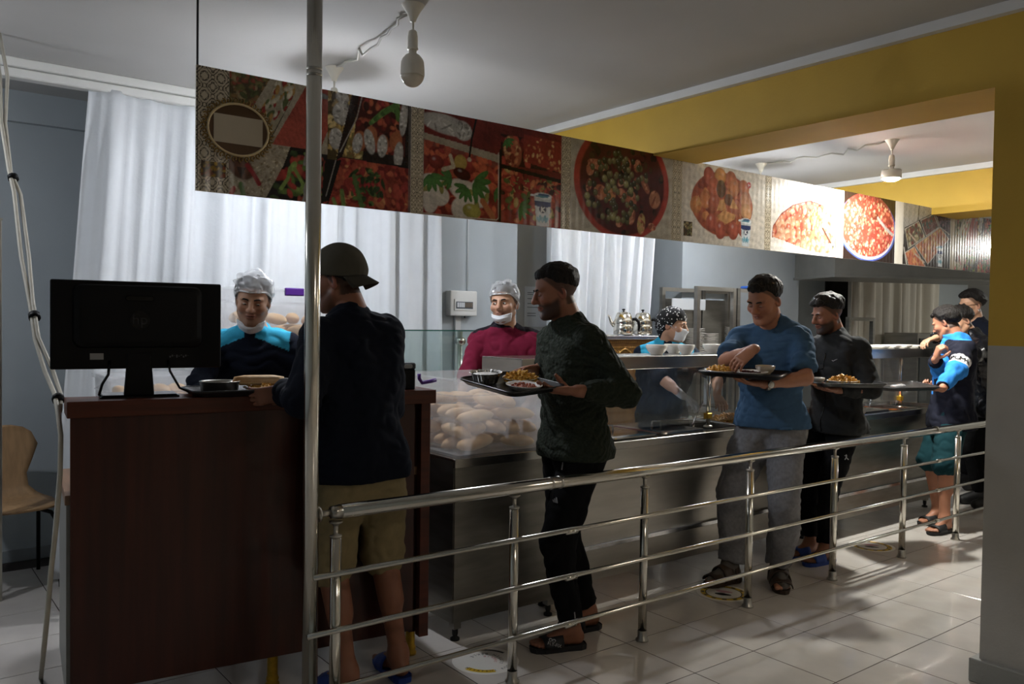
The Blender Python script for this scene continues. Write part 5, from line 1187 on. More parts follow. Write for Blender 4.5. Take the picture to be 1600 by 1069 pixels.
for k in range(3):
    bm = BM(); lathe(bm, [(.085, 1.372), (.085, 1.378), (.070, 1.380)], 26, (-.36+.26*k if k < 2 else .18, .12, 0), capt=True); obj('hob_ring', bm, M_stk, tb, True)
def kettle(label, x, y):
    k = thing('kettle', label, 'kettle', (x, y, 1.3805), rad(-38), 'steel kettles on the tea boiler'); bm = BM()
    lathe(bm, [(.072, 0), (.078, .006), (.078, .075), (.074, .080), (.076, .085), (.077, .105), (.056, .160), (.052, .163)], 30, capt=True); obj('body', bm, M_pol, k, True)
    bm = BM(); lathe(bm, [(.054, .163), (.050, .170), (.020, .178), (.008, .180)], 26, capt=True); l = obj('lid', bm, M_pol, k, True)
    bm = BM(); lathe(bm, [(.006, .178), (.006, .186), (.012, .190), (.013, .198), (.004, .201)], 14, capt=True); obj('lid_knob', bm, M_blk, l, True)
    obj('spout', tube(BM(), [(-.070, 0, .07), (-.095, 0, .095), (-.112, 0, .140), (-.122, 0, .150)], [.020, .014, .010, .008], 12), M_pol, k, True)
    obj('handle', tube(BM(), [(.060, 0, .118), (.095, 0, .122), (.118, 0, .100), (.124, 0, .060), (.120, 0, .030)], [.012, .013, .012, .011, .009], 12), M_blk, k, True); return k
q1, q2 = at_y(974, 515, 4.62), at_y(1004, 515, 4.66); kettle('left steel kettle with a long spout on the bronze tea boiler', q1[0], 4.62); kettle('right steel kettle with a black lid knob on the bronze tea boiler', q2[0], 4.66)
# steel rack with stacked crockery
rk = thing('steel_rack', 'steel rack of stacked white dishes behind the woman in a headscarf', 'rack', (5.70, 4.75, 0))
for x in (0, .50, .56, .93):
    for y in (0, .40): obj('upright', box(BM(), x-.02, x+.02, y-.02, y+.02, 0, 1.80, .002), M_st if x < .53 else M_st2, rk)
for x0, x1 in ((.0, .50), (.56, .93)):
    obj('top_rail', box(BM(), x0, x1, -.018, .018, 1.765, 1.80), M_st, rk); obj('top_rail', box(BM(), x0, x1, .382, .418, 1.765, 1.80), M_st, rk)
    for z in (1.20, .70): obj('shelf', box(BM(), x0, x1, -.02, .42, z-.03, z, .002), M_st, rk)
    obj('back_sheet', box(BM(), x0, x1, .41, .416, 1.2, 1.70), M_st2, rk)
obj('white_panel', box(BM(), .02, .48, .30, .31, 1.60, 1.70), mat('white_board', '#b9bcbc', .6), rk)
obj('blue_cloth', box(BM(), .66, .74, -.05, .05, 1.80, 1.825, .010, 2), mat('blue_rag', '#2c58a8', .8), rk)
def stack(x, y, n, r, k):
    for i in range(n):
        b = thing('stacked_dish', 'white dish in a tall stack on the steel rack, %s' % ('left bay', 'middle bay', 'right bay', 'right bay at the back', 'left bay at the back')[k], 'dish', (5.70+x, 4.75+y, 1.2005+i*.0155), 0, 'stacked white dishes on the rack, stack %d' % (k+1))
        me_ = DISH.get(r)
        if me_ is None:
            bm = BM(); lathe(bm, [(r*.6, 0), (r*.62, .003), (r*.97, .012), (r, .0145), (r*.96, .0145), (r*.6, .006), (.003, .005)], 20, capb=True, capt=True); me_ = bpy.data.meshes.new('dish'); bm.to_mesh(me_); bm.free(); me_.materials.append(M_white)
            for p_ in me_.polygons: p_.use_smooth = True
            DISH[r] = me_
        o = bpy.data.objects.new('dish', me_); COL.objects.link(o); o.parent = b
DISH = {}
stack(.13, .12, 15, .085, 0); stack(.33, .12, 12, .08, 4); stack(.66, .12, 16, .075, 1); stack(.82, .12, 16, .075, 2)
r2 = thing('low_steel_frame', 'low brown-grey steel frame before the cream curtain', 'rack', (8.55, 5.0, 0))
for x in (0, .50): obj('upright', box(BM(), x-.022, x+.022, -.022, .022, 0, 1.57), M_st2, r2)
obj('top_bar', box(BM(), -.02, .52, -.02, .02, 1.53, 1.57), M_st2, r2); obj('shelf', box(BM(), 0, .5, -.02, .12, 1.0, 1.03), M_st2, r2)
bx = thing('dark_cabinet', 'low dark cabinet beneath the reaching arm at the far end', 'cabinet', (9.6, 4.75, 0)); obj('body', box(BM(), 0, .9, 0, .4, 0.02, 1.40, .004), M_st2, bx); obj('door', box(BM(), .04, .44, -.012, 0, .1, 1.34), mat('dark_glass_door', '#1c1f20', .12), bx); obj('door', box(BM(), .47, .86, -.012, 0, .1, 1.34), MATS['dark_glass_door'], bx)
# steel extraction hood
hd_ = thing('extraction_hood', 'grey steel extraction hood hanging behind the banner at right', 'hood', (7.35, 4.45, 0), rad(-25))
box_h = BM(); R = lambda x0, x1, y0, y1, z: [(x0, y0, z), (x1, y0, z), (x1, y1, z), (x0, y1, z)]
loft(box_h, [R(0, 2.6, 0, .7, 1.955), R(0, 2.6, 0, .7, 2.20), R(.3, 2.3, .2, .7, 2.6)], True, True); obj('canopy', box_h, mat('grey_painted_steel', '#777772', .4, .3, noise=.1), hd_)
obj('drip_rim', box(BM(), -.012, 2.612, -.012, .712, 1.94, 1.965, .003), MATS['grey_painted_steel'], hd_); obj('duct', box(BM(), 1.0, 1.4, .25, .6, 2.6, CEIL), MATS['grey_painted_steel'], hd_)
# ============================================================ FLOOR STICKERS
M_stw = mat('sticker_vinyl_white', '#d2cfc8', .35); M_sty = mat('sticker_yellow', '#c9a51e', .4); M_stb = mat('sticker_black', '#141414', .4); M_strd = mat('sticker_red', '#a3202a', .4)
def arc_text(s, rr_, size, m, parent, a0, step, z):
    for i, ch_ in enumerate(s):
        a = rad(a0+step*i); M = Matrix.Translation((rr_*math.cos(a), rr_*math.sin(a), z)) @ Matrix.Rotation(a+math.pi/2, 4, 'Z')
        if ch_ != ' ': text_obj('letter', ch_, size, m, parent, M, .0001)
def sticker(label, x, y, rz, full):
    t = thing('floor_sticker', label, 'sticker', (x, y, .0004), rz, 'round floor stickers'); r = .145
    bm = BM(); lathe(bm, [(r, 0), (r, .0004)], 48, capb=True, capt=True); d = obj('disc', bm, M_stw, t)
    def ring(nm, r0, r1, a0, a1, m, z):
        bm = BM(); A = np.linspace(rad(a0), rad(a1), 40); vs_ = [[bm.verts.new((q*math.cos(a), q*math.sin(a), z)) for q in (r0, r1)] for a in A]
        for p_, q_ in zip(vs_[:-1], vs_[1:]): bm.faces.new((p_[0], p_[1], q_[1], q_[0]))
        obj(nm, bm, m, d)
    if full: ring('yellow_ring', .100, .125, 0, 360, M_sty, .0008); ring('black_ring', .094, .100, 0, 360, M_stb, .0008)
    else: ring('yellow_arc', .098, .125, 150, 215, M_sty, .0008); ring('black_arc', .108, .122, 330, 400, M_stb, .0008)
    for a in range(0, 360, 30):
        if full: ring('dash', .104, .120, a+4, a+16, M_stb, .0010)
    if not full:
        arc_text('MESAFENI KORU', .111, .021, M_stb, d, 150, 9.5, .0012); arc_text('LUTFEN BEKLE', .072, .024, M_stb, d, 265, 15, .0008); arc_text('SAGLIK', .045, .02, M_strd, d, 270, 22, .0008)
    for s_ in ((-1, 1) if full else ()):     # pair of footprints
        bm = BM(); pr = [(.045*math.cos(a)*(.75 if math.sin(a) < 0 else 1)*.42+s_*.024, .045*math.sin(a)) for a in np.linspace(0, 2*math.pi, 20, endpoint=False)]; prism(bm, pr, .0006, .0010); obj('footprint', bm, M_stb if s_ < 0 or not full else mat('sticker_pink', '#b9848c', .4), d)
    return t
sticker('round white floor sticker with black and red print in front of the cash desk', 2.11, 2.885, rad(40), False)
sticker('round floor sticker with yellow ring beneath the blue-shirted man\'s sandal', 3.70, 2.86, rad(30), True)
sticker('round floor sticker with yellow ring behind the jacketed man\'s blue slides', 5.31, 2.90, rad(30), True)
# ============================================================ THINGS WORN (parts of the people)
def hair_net(P, seed):
    H, Rh, hs = P['H'], P['Rh'], P['hs']; f = Field(); T = lambda p: H+Rh @ (np.array(p)*hs)
    f.ell(T((-.016, 0, .050)), np.array([.114, .094, .098])*hs, Rh, .01)
    for k in range(14):
        a = random.Random(seed*31+k); th, ph = a.uniform(0, 6.28), a.uniform(.2, 1.3); p = (-.016+.108*math.cos(th)*math.sin(ph), .090*math.sin(th)*math.sin(ph), .050+.094*math.cos(ph)); f.ell(T(p), np.array([.020, .020, .012])*hs, Rh, .012)
    f.extra = folds(seed, .006, 120, 9, (1, 1, 1))
    f.cuts.append(lambda Pw: ((.060-.62*np.clip(.06-((Pw-H.astype(np.float32)) @ Rh.astype(np.float32)/hs)[..., 0], 0, .15)) - ((Pw-H.astype(np.float32)) @ Rh.astype(np.float32)/hs)[..., 2]).astype(np.float32))
    V, Q = surf(f, .0052, .03, 1); n = npmesh('hair_net', V, Q, M_net, P['root'])
    pts = []
    for a in np.linspace(0, 2*math.pi, 30, endpoint=False):
        x, y = -.016+.106*math.cos(a), .086*math.sin(a); pts.append(T((x, y, .060-.62*max(0, min(.15, .06-x))+.002)))
    obj('elastic_band', tube(BM(), pts, .0042*hs, 8, closed=True), M_fz, n, True)
def mask(P, on=True, dz=0.0, dr=0.0):
    root, hm = P['root'], P['hm']; bm = BM(); rows = []; nx, nz = 17, 12
    for j in range(nz):
        t = j/(nz-1); row = []
        for i in range(nx):
            a = (i/(nx-1)-.5)*2.35
            if on:
                z = -.012-.098*t; rx = .098+.024*math.exp(-((t-.15)/.22)**2)*math.exp(-(a/.30)**2)+.008*math.sin(math.pi*t)-.022*max(0, t-.75)*4*.4; ry = .069-.010*t
                row.append(bm.verts.new((rx*math.cos(a*.92)-.002+.0012*math.sin(t*40), ry*math.sin(a)*1.03, z+.012*abs(math.sin(a))**2)))
            else:
                z = -.074-.050*t+.020*abs(math.sin(a))**1.5+dz; rx = .088-.046*max(0, t-.45)+.008*math.sin(math.pi*t)-dr; ry = .067-.014*t+.004*math.sin(math.pi*t)
                row.append(bm.verts.new((rx*math.cos(a*.92)+.008+.0022*math.sin(t*22), ry*math.sin(a)*1.06, z)))
        rows.append(row)
    for a, b in zip(rows[:-1], rows[1:]):
        for k in range(nx-1): bm.faces.new((a[k], a[k+1], b[k+1], b[k]))
    o = hm('face_mask', bm, M_mask); md = o.modifiers.new('t', 'SOLIDIFY'); md.thickness = .0025; md.offset = 1
    for s_ in (-1, 1):
        pts = [(.035, s_*.067, -.018), (.01, s_*.078, .0), (-.012, s_*.083, .012)] if on else [(.02, s_*.062, -.068), (.005, s_*.076, -.035), (-.008, s_*.084, .0), (-.018, s_*.085, .014)]
        bm = BM(); tube(bm, pts, .0017, 6); e = obj('ear_loop', bm, M_mask, o, True)
hair_net(PPL['cashier'], 3); mask(PPL['cashier'], False, -.026, .012); hair_net(PPL['maroon'], 5); mask(PPL['maroon'], False, .002, .0); mask(PPL['woman'], True)
# buttons on the tunics
def buttons(P, n, m):
    for k in range(n):
        p = P['nb']+P['Rc'] @ np.array([.085+.030*min(k, 2), 0, -.07-.085*k]); bm = BM(); tube(bm, [p, p+P['Rc'] @ np.array([.010, 0, 0])], .0065, 10); obj('button', bm, m, P['root'], True)
M_btn = mat('pearl_button', '#c9ccd0', .3)
# headscarf
P = PPL['woman']; H, Rh, hs = P['H'], P['Rh'], P['hs']; f = Field(); T = lambda p: H+Rh @ (np.array(p)*hs)
f.ell(T((-.016, 0, .046)), np.array([.114, .094, .094])*hs, Rh, .01); f.ell(T((-.075, 0, -.005)), np.array([.055, .062, .060])*hs, Rh, .04); f.cone(T((-.075, 0, -.02)), T((-.06, 0, -.10)), .05*hs, .035*hs, .03)
f.cuts.append(lambda Pw: ((.046-1.5*np.clip(.05-((Pw-H.astype(np.float32)) @ Rh.astype(np.float32)/hs)[..., 0], 0, .12)) - ((Pw-H.astype(np.float32)) @ Rh.astype(np.float32)/hs)[..., 2]).astype(np.float32)*.6)
f.extra = folds(7, .003, 70, 8, (1, 1, 1)); V, Q = surf(f, .0050, .03, 1)
m_sc = mat('black_printed_scarf', '#101013', .8); nt = m_sc.node_tree; b_ = nt.nodes['Principled BSDF']; tc = nt.nodes.new('ShaderNodeTexCoord'); vo = nt.nodes.new('ShaderNodeTexVoronoi'); vo.inputs['Scale'].default_value = 62; rp = nt.nodes.new('ShaderNodeValToRGB')
rp.color_ramp.interpolation = 'CONSTANT'; rp.color_ramp.elements[0].color = (.75, .75, .74, 1); rp.color_ramp.elements[1].position = .30; rp.color_ramp.elements[1].color = (.006, .006, .007, 1)
nt.links.new(tc.outputs['Object'], vo.inputs[0]); nt.links.new(vo.outputs['Distance'], rp.inputs[0]); nt.links.new(rp.outputs[0], b_.inputs['Base Color']); npmesh('headscarf', V, Q, m_sc, P['root'])
# cap worn backwards
P = PPL['cap']; H, Rh, hs = P['H'], P['Rh'], P['hs']; f = Field(); T = lambda p: H+Rh @ (np.array(p)*hs)
f.ell(T((-.012, 0, .044)), np.array([.116, .096, .108])*hs, Rh, .01); f.cuts.append(lambda Pw: (.020-((Pw-H.astype(np.float32)) @ Rh.astype(np.float32)/hs)[..., 2]+.25*((Pw-H.astype(np.float32)) @ Rh.astype(np.float32)/hs)[..., 0]).astype(np.float32)); f.extra = folds(4, .0025, 45, 6, (1, 1, 1))
V, Q = surf(f, .0055, .03, 1); cp_ = npmesh('cap', V, Q, M_cap, P['root']); bm = BM(); rows = []
for a in np.linspace(-1.15, 1.15, 15):
    rows.append([bm.verts.new(tuple(T((-.010-(.106+q*.050)*math.cos(a*.95), (.090-q*.006)*math.sin(a)*(1-.12*q), .004-.040*q-.014*(math.sin(a)**2)*q)))) for q in np.linspace(0, 1, 6)])
for a, b in zip(rows[:-1], rows[1:]):
    for k in range(5): bm.faces.new((a[k], a[k+1], b[k+1], b[k]))
o = obj('brim', bm, M_capb, cp_, True); md = o.modifiers.new('t', 'SOLIDIFY'); md.thickness = .005
bm = BM(); lathe(bm, [(.008, 0), (.007, .004), (.002, .006)], 12, T((-.012, 0, .147)), capt=True); obj('top_button', bm, M_capb, cp_, True)
# emblems
def emblem_on(P, target, origin, nrm, up, build):
    M = facing(origin, nrm, up); bm = BM(); build(bm); o = obj('emblem', bm, mat('pale_grey_print', '#9a9a9c', .6), target); o.matrix_local = M; return o
def child(P, n): return [c for c in P['root'].children if c.name.split('.')[0] == n][0]
def surface_pt(o, p, d):
    """nearest hit of the ray p+t*d on the garment (local space)"""
    hit, loc_, nor, _ = o.ray_cast(Vector([float(x) for x in p]), Vector([float(x) for x in d])); return (np.array(loc_), np.array(nor)) if hit else (np.array(p), -np.array(d))
bpy.context.view_layer.update()
def to_local(P, w): c, s = math.cos(P['hd']), math.sin(P['hd']); d = np.array(w)-np.array([P['root'].location.x, P['root'].location.y, 0]); return np.array([c*d[0]+s*d[1], -s*d[0]+c*d[1], d[2]])
def ray_hit(P, n, u, v):
    o = child(P, n); a = to_local(P, CAMP); b = to_local(P, at_d(u, v, 1.0)); return o, surface_pt(o, a, nz(b-a))
def three_bars(bm):
    for k in range(3):
        x = -.011+.011*k; h_ = .010+.007*k; prism(bm, [(x-.004, -.010), (x+.004, -.010), (x-.001, -.010+h_), (x-.009, -.010+h_)], -.0005, .0012)
o, (p, n) = ray_hit(PPL['sweater'], 'track_pants', 868, 782); emblem_on(PPL['sweater'], o, p, n, (0, 0, 1), three_bars)
o, (p, n) = ray_hit(PPL['sweater'], 'track_pants', 879, 728); emblem_on(PPL['sweater'], o, p, n, (0, 0, 1), lambda bm: (box(bm, -.003, .003, -.018, .006, 0, .004, .001), box(bm, -.002, .002, .006, .016, 0, .003)))
o, (p, n) = ray_hit(PPL['sweater'], 'track_pants', 898, 962); emblem_on(PPL['sweater'], o, p, n, (0, 0, 1), lambda bm: box(bm, -.0025, .0025, -.03, .03, 0, .002))
o, (p, n) = ray_hit(PPL['jacket'], 'zip_jacket', 1304, 563); emblem_on(PPL['jacket'], o, p, n, (0, 0, 1), lambda bm: tube(bm, [(-.018, -.002, .001), (-.008, -.006, .001), (.006, .002, .001), (.02, .008, .001)], [.0015, .003, .0022, .001], 6))
o, (p, n) = ray_hit(PPL['jacket'], 'trousers', 1322, 715); emblem_on(PPL['jacket'], o, p, n, (0, 0, 1), lambda bm: (tube(bm, [(-.014, -.012, .001), (0, 0, .001), (.004, .018, .001)], .003, 6), tube(bm, [(0, 0, .001), (.018, -.014, .001)], .003, 6), tube(bm, [(-.012, .012, .001), (.010, .008, .001)], .002, 6)))
# jacket zip
P = PPL['jacket']; zj = child(P, 'zip_jacket'); pts = []
for z in np.linspace(1.36, .82, 22):
    c = P['pel']+np.array([.6, 0, 0]); a = np.array([.6, .02, z*P['s']]); loc_, nor = surface_pt(zj, a, (-1, 0, 0))
    if loc_[0] < .55: pts.append(loc_+nor*.001)
if len(pts) > 3: obj('zip', tube(BM(), pts, .0035, 6), M_blk2, zj, True)
# lettering on the sleeve band
P = PPL['puma']; sj = child(P, 'sports_jacket'); wm = mat('sleeve_letter_black', '#111114', .6)
h_ = P['hands'][0]; a_ = P['sh'][0]; u_ = nz(h_['el']-a_); L_ = np.linalg.norm(h_['el']-a_); c_ = a_+u_*L_*.70
d0 = nz(to_local(P, CAMP)-c_); d0 = nz(d0-u_*(d0 @ u_)); d1 = np.cross(-u_, d0)*-1
d1 = np.cross(d0, -u_)*-1
for k_, ch_ in enumerate('PUMA'):
    an_ = rad(-48+32*k_); dd = d0*math.cos(an_)+np.cross(-u_, d0)*math.sin(an_); p, n = surface_pt(sj, c_+dd*.25, -dd)
    text_obj('lettering', ch_, .062, wm, sj, facing(p+dd*.004, dd, -u_), .0015)
# lettering on the slide strap
P = PPL['sweater']; sol = [c for c in P['root'].children if c.name.startswith('sandal_sole')]
wl = mat('grey_white_print', '#a9aaae', .6)
if sol and sol[0].children:
    st_ = sol[0].children[0]; a = Matrix.Translation((.108, .0475, .026)) @ Matrix.Rotation(rad(68), 4, 'X')
    M1 = facing((.092, .053, .024), (.0, .9, .42), (-.3, 0, 1)); text_obj('lettering', 'FLY-FIX', .020, wl, sol[0], M1, .0008)
    bm = BM()
    for s_ in (-1, 1): tube(bm, [(s_*.008+.008*math.cos(t)*(1-.045*t), .008*math.sin(t)*(1-.045*t), 0) for t in np.linspace(0, 9, 26)], .0014, 6)
    e = obj('emblem', bm, wl, sol[0], True); e.matrix_local = facing((.100, .045, .042), (.0, .75, .66), (-.3, 0, 1))
# wrist watch
P = PPL['blue']; h = P['hands'][0]; w_ = h['wr']-h['X']*.02; u_, v_, _ = frame_of(h['X']); bm = BM(); tube(bm, [Vector(w_-h['X']*.009), Vector(w_+h['X']*.009)], .0335, 20, cap=False); wt = obj('watch_strap', bm, mat('steel_watch_strap', '#8d8a84', .3, .9), P['root'], True)
dn = nz(to_local(P, CAMP)-w_); dn = nz(dn-h['X']*(dn @ h['X'])); bm = BM(); tube(bm, [Vector(w_+dn*.030), Vector(w_+dn*.041)], .019, 20); obj('watch_case', bm, M_pol, wt, True); bm = BM(); tube(bm, [Vector(w_+dn*.041), Vector(w_+dn*.0415)], .015, 20); obj('watch_dial', bm, M_white, wt, True)
# glasses
P = PPL['glasses']; hm = P['hm']; g_ = None
for y in (-1, 1):
    bm = BM(); tube(bm, [(.101, y*.032+.020*math.cos(a), .006+.015*math.sin(a)) for a in np.linspace(0, 6.28, 18, endpoint=False)], .0018, 6, closed=True); tube(bm, [(.098, y*.052, .010), (.05, y*.072, .012), (-.01, y*.080, .012)], .0018, 6); hm('glasses_frame', bm, M_blk2)
# socks of the man in blue
P = PPL['blue']; msk = mat('grey_brown_sock', '#5a5550', .9)
for i in range(2):
    kn, an, fy = P['legs'][i]; sf = Field(); ft = an-np.array([0, 0, .088*P['s']]); T = foot_field(sf, ft, fy, P['s']*1.0)
    for q in range(len(sf.pr)): a = list(sf.pr[q]); a[3] += .006; a[4] += .006; sf.pr[q] = tuple(a)
    sf.cone(an, an+(kn-an)*.18, .044, .046, .02); sf.cone(T(.10, .0, .018), T(.160, .006, .016), .030, .020, .02)
    V, Q = surf(sf, .007); npmesh('sock', V, Q, msk, P['root'])
# ============================================================ MENU BANNER (flat print, painted as point colours on a fine mesh)
class Canvas:
    def __init__(s, w, h, px=.0042, base='#888888', seed=0):
        s.nx, s.ny = int(w/px)+1, int(h/px)+1; s.w, s.h = w, h; s.r = np.random.default_rng(seed)
        s.X, s.Y = np.meshgrid(np.linspace(0, w, s.nx), np.linspace(0, h, s.ny)); s.C = np.tile(np.array(lin(base)), (s.ny, s.nx, 1))
    def put(s, m, c, a=1.0, shade=None):
        c = np.array(lin(c)) if isinstance(c, str) else np.array(c); m = (m*a)[..., None]
        col = c if shade is None else np.clip(c*shade[..., None], 0, 1); s.C = s.C*(1-m)+col*m
    def poly(s, pts, c, a=1.0, grad=None, clip=None):
        m = np.zeros_like(s.X, bool); n = len(pts)
        for i in range(n):
            (x0, y0), (x1, y1) = pts[i], pts[(i+1) % n]
            if y0 == y1: continue
            m ^= ((y0 > s.Y) != (y1 > s.Y)) & (s.X < (x1-x0)*(s.Y-y0)/(y1-y0)+x0)
        m = m.astype(float)
        if clip is not None: m = m*clip
        s.put(m, c, a, None if grad is None else grad(s.X, s.Y)); return m
    def ell(s, cx, cy, rx, ry, ang, c, sh=.5, a=1.0, clip=None, soft=.12, spec=0.):
        ca, sa = math.cos(ang), math.sin(ang); dx, dy = s.X-cx, s.Y-cy; u, v = (ca*dx+sa*dy)/rx, (-sa*dx+ca*dy)/ry; d = np.sqrt(u*u+v*v)
        m = np.clip((1-d)/soft, 0, 1)
        if clip is not None: m = m*clip
        s.put(m, c, a, 1+sh*(.45-d*.75-.35*v*.8+.0*u))
        if spec: s.put(np.clip(1-np.sqrt((u+.3)**2+(v+.4)**2)/.3, 0, 1)*m, '#ffffff', spec)
        return m
    def line(s, pts, w, c, a=1.0, clip=None):
        for (x0, y0), (x1, y1) in zip(pts[:-1], pts[1:]):
            dx, dy = x1-x0, y1-y0; L = dx*dx+dy*dy+1e-9; t = np.clip(((s.X-x0)*dx+(s.Y-y0)*dy)/L, 0, 1); d = np.hypot(s.X-x0-t*dx, s.Y-y0-t*dy)
            m = np.clip((w/2-d)/.002+.5, 0, 1); s.put(m if clip is None else m*clip, c, a)
    def bits(s, clip, n, size, cols, asp=1.6, sh=.6, spec=0., yr=None, xr=None, ang=None):
        ys, xs = np.nonzero(clip > .5)
        if len(ys) == 0: return
        for _ in range(n):
            k = s.r.integers(len(ys)); x, y = s.X[ys[k], xs[k]], s.Y[ys[k], xs[k]]; q = s.r.uniform(*size)
            s.ell(x, y, q*asp, q, s.r.uniform(0, 3.14) if ang is None else ang+s.r.normal(0, .3), cols[s.r.integers(len(cols))], sh, 1, clip, .2, spec)
    def mottle(s, amp, f=60, clip=None):
        n = sum(np.sin(s.X*f*a+s.Y*f*b+p) for a, b, p in s.r.normal(0, 1, (6, 3))*np.array([1, 1, 3]))/2.5; n = n+s.r.normal(0, .6, n.shape)
        k = 1+amp*n[..., None]*(1 if clip is None else clip[..., None]); s.C = np.clip(s.C*k, 0, 1)
def rect(x0, y0, x1, y1): return [(x0, y0), (x1, y0), (x1, y1), (x0, y1)]
def ornament(s, period):
    p = period; X, Y = (s.X-s.w/2)/p*2*math.pi, s.Y/(p*1.15)*2*math.pi
    A = np.cos(X)+np.cos(Y); B = np.cos(X)*np.cos(Y); D = np.cos(2*X)+np.cos(2*Y)
    m = (np.abs(A-.25) < .16)|(np.abs(A+.9) < .13)|(np.abs(A-1.45) < .10)|((np.abs(D+.2) < .26)&(np.abs(A) > .8))|(np.abs(B+.75) < .08)
    s.put(m.astype(float), '#2a221b', .9)
def cup(s, cx, top, wd, ht):
    w2 = wd/2; s.poly([(cx-w2*.92, top+ht*.2), (cx+w2*.92, top+ht*.2), (cx+w2*.66, top+ht), (cx-w2*.66, top+ht)], '#d8e2ea', 1, lambda X, Y: 1.05-.35*np.abs((X-cx)/w2)**2)
    s.ell(cx, top+ht*.17, w2*1.02, ht*.10, 0, '#c9d3da', .2); s.ell(cx, top+ht*.11, w2*1.05, ht*.10, 0, '#e4ebf0', .1)
    s.ell(cx+w2*.1, top+ht*.08, w2*.7, ht*.045, 0, '#2c5c8c', .1); s.ell(cx-w2*.1, top+ht*.13, w2*.8, ht*.03, 0, '#3f93a8', .1); s.ell(cx-w2*1.15, top+ht*.12, w2*.25, ht*.035, 0, '#d5dee4', .1)
    s.poly([(cx-w2*.90, top+ht*.27), (cx+w2*.90, top+ht*.27), (cx+w2*.86, top+ht*.40), (cx, top+ht*.46), (cx-w2*.86, top+ht*.40)], '#1e3a78')
    s.ell(cx, top+ht*.50, w2*.42, ht*.115, 0, '#14224f', .1); q = ht*.06
    s.line([(cx-w2*.13, top+ht*.50-q), (cx-w2*.13, top+ht*.50+q)], .008, '#eef2f6'); s.line([(cx+w2*.2, top+ht*.50-q), (cx-w2*.10, top+ht*.50), (cx+w2*.2, top+ht*.50+q)], .007, '#eef2f6')
    for k in range(5): s.ell(cx+w2*(-.45+.22*k), top+ht*(.80-.05*(k % 2)), w2*.14, ht*.10, .3*(k-2), '#4d9fb8' if k % 2 else '#7fb9cf', .3)
def leaf(s, x, y, L, a, c='#3f7a2c'):
    for k in range(5):
        b = a+(k-2)*.5; s.ell(x+L*.5*math.cos(b), y+L*.5*math.sin(b), L*.5, L*.16, b, c, .5)
def foil(s, x, y, rx, ry, a):
    m = s.ell(x, y, rx, ry, a, '#b7b3ac', .35)
    for _ in range(16): s.ell(x+s.r.uniform(-.8, .8)*rx, y+s.r.uniform(-.8, .8)*ry, rx*.25, ry*.10, s.r.uniform(0, 3), ('#e6e4df', '#77736d', '#cfccc6')[s.r.integers(3)], .2, .8, m)
REDS = ['#a8281a', '#c23a1c', '#8c1a12', '#d1581f', '#b4431d', '#7a1510']
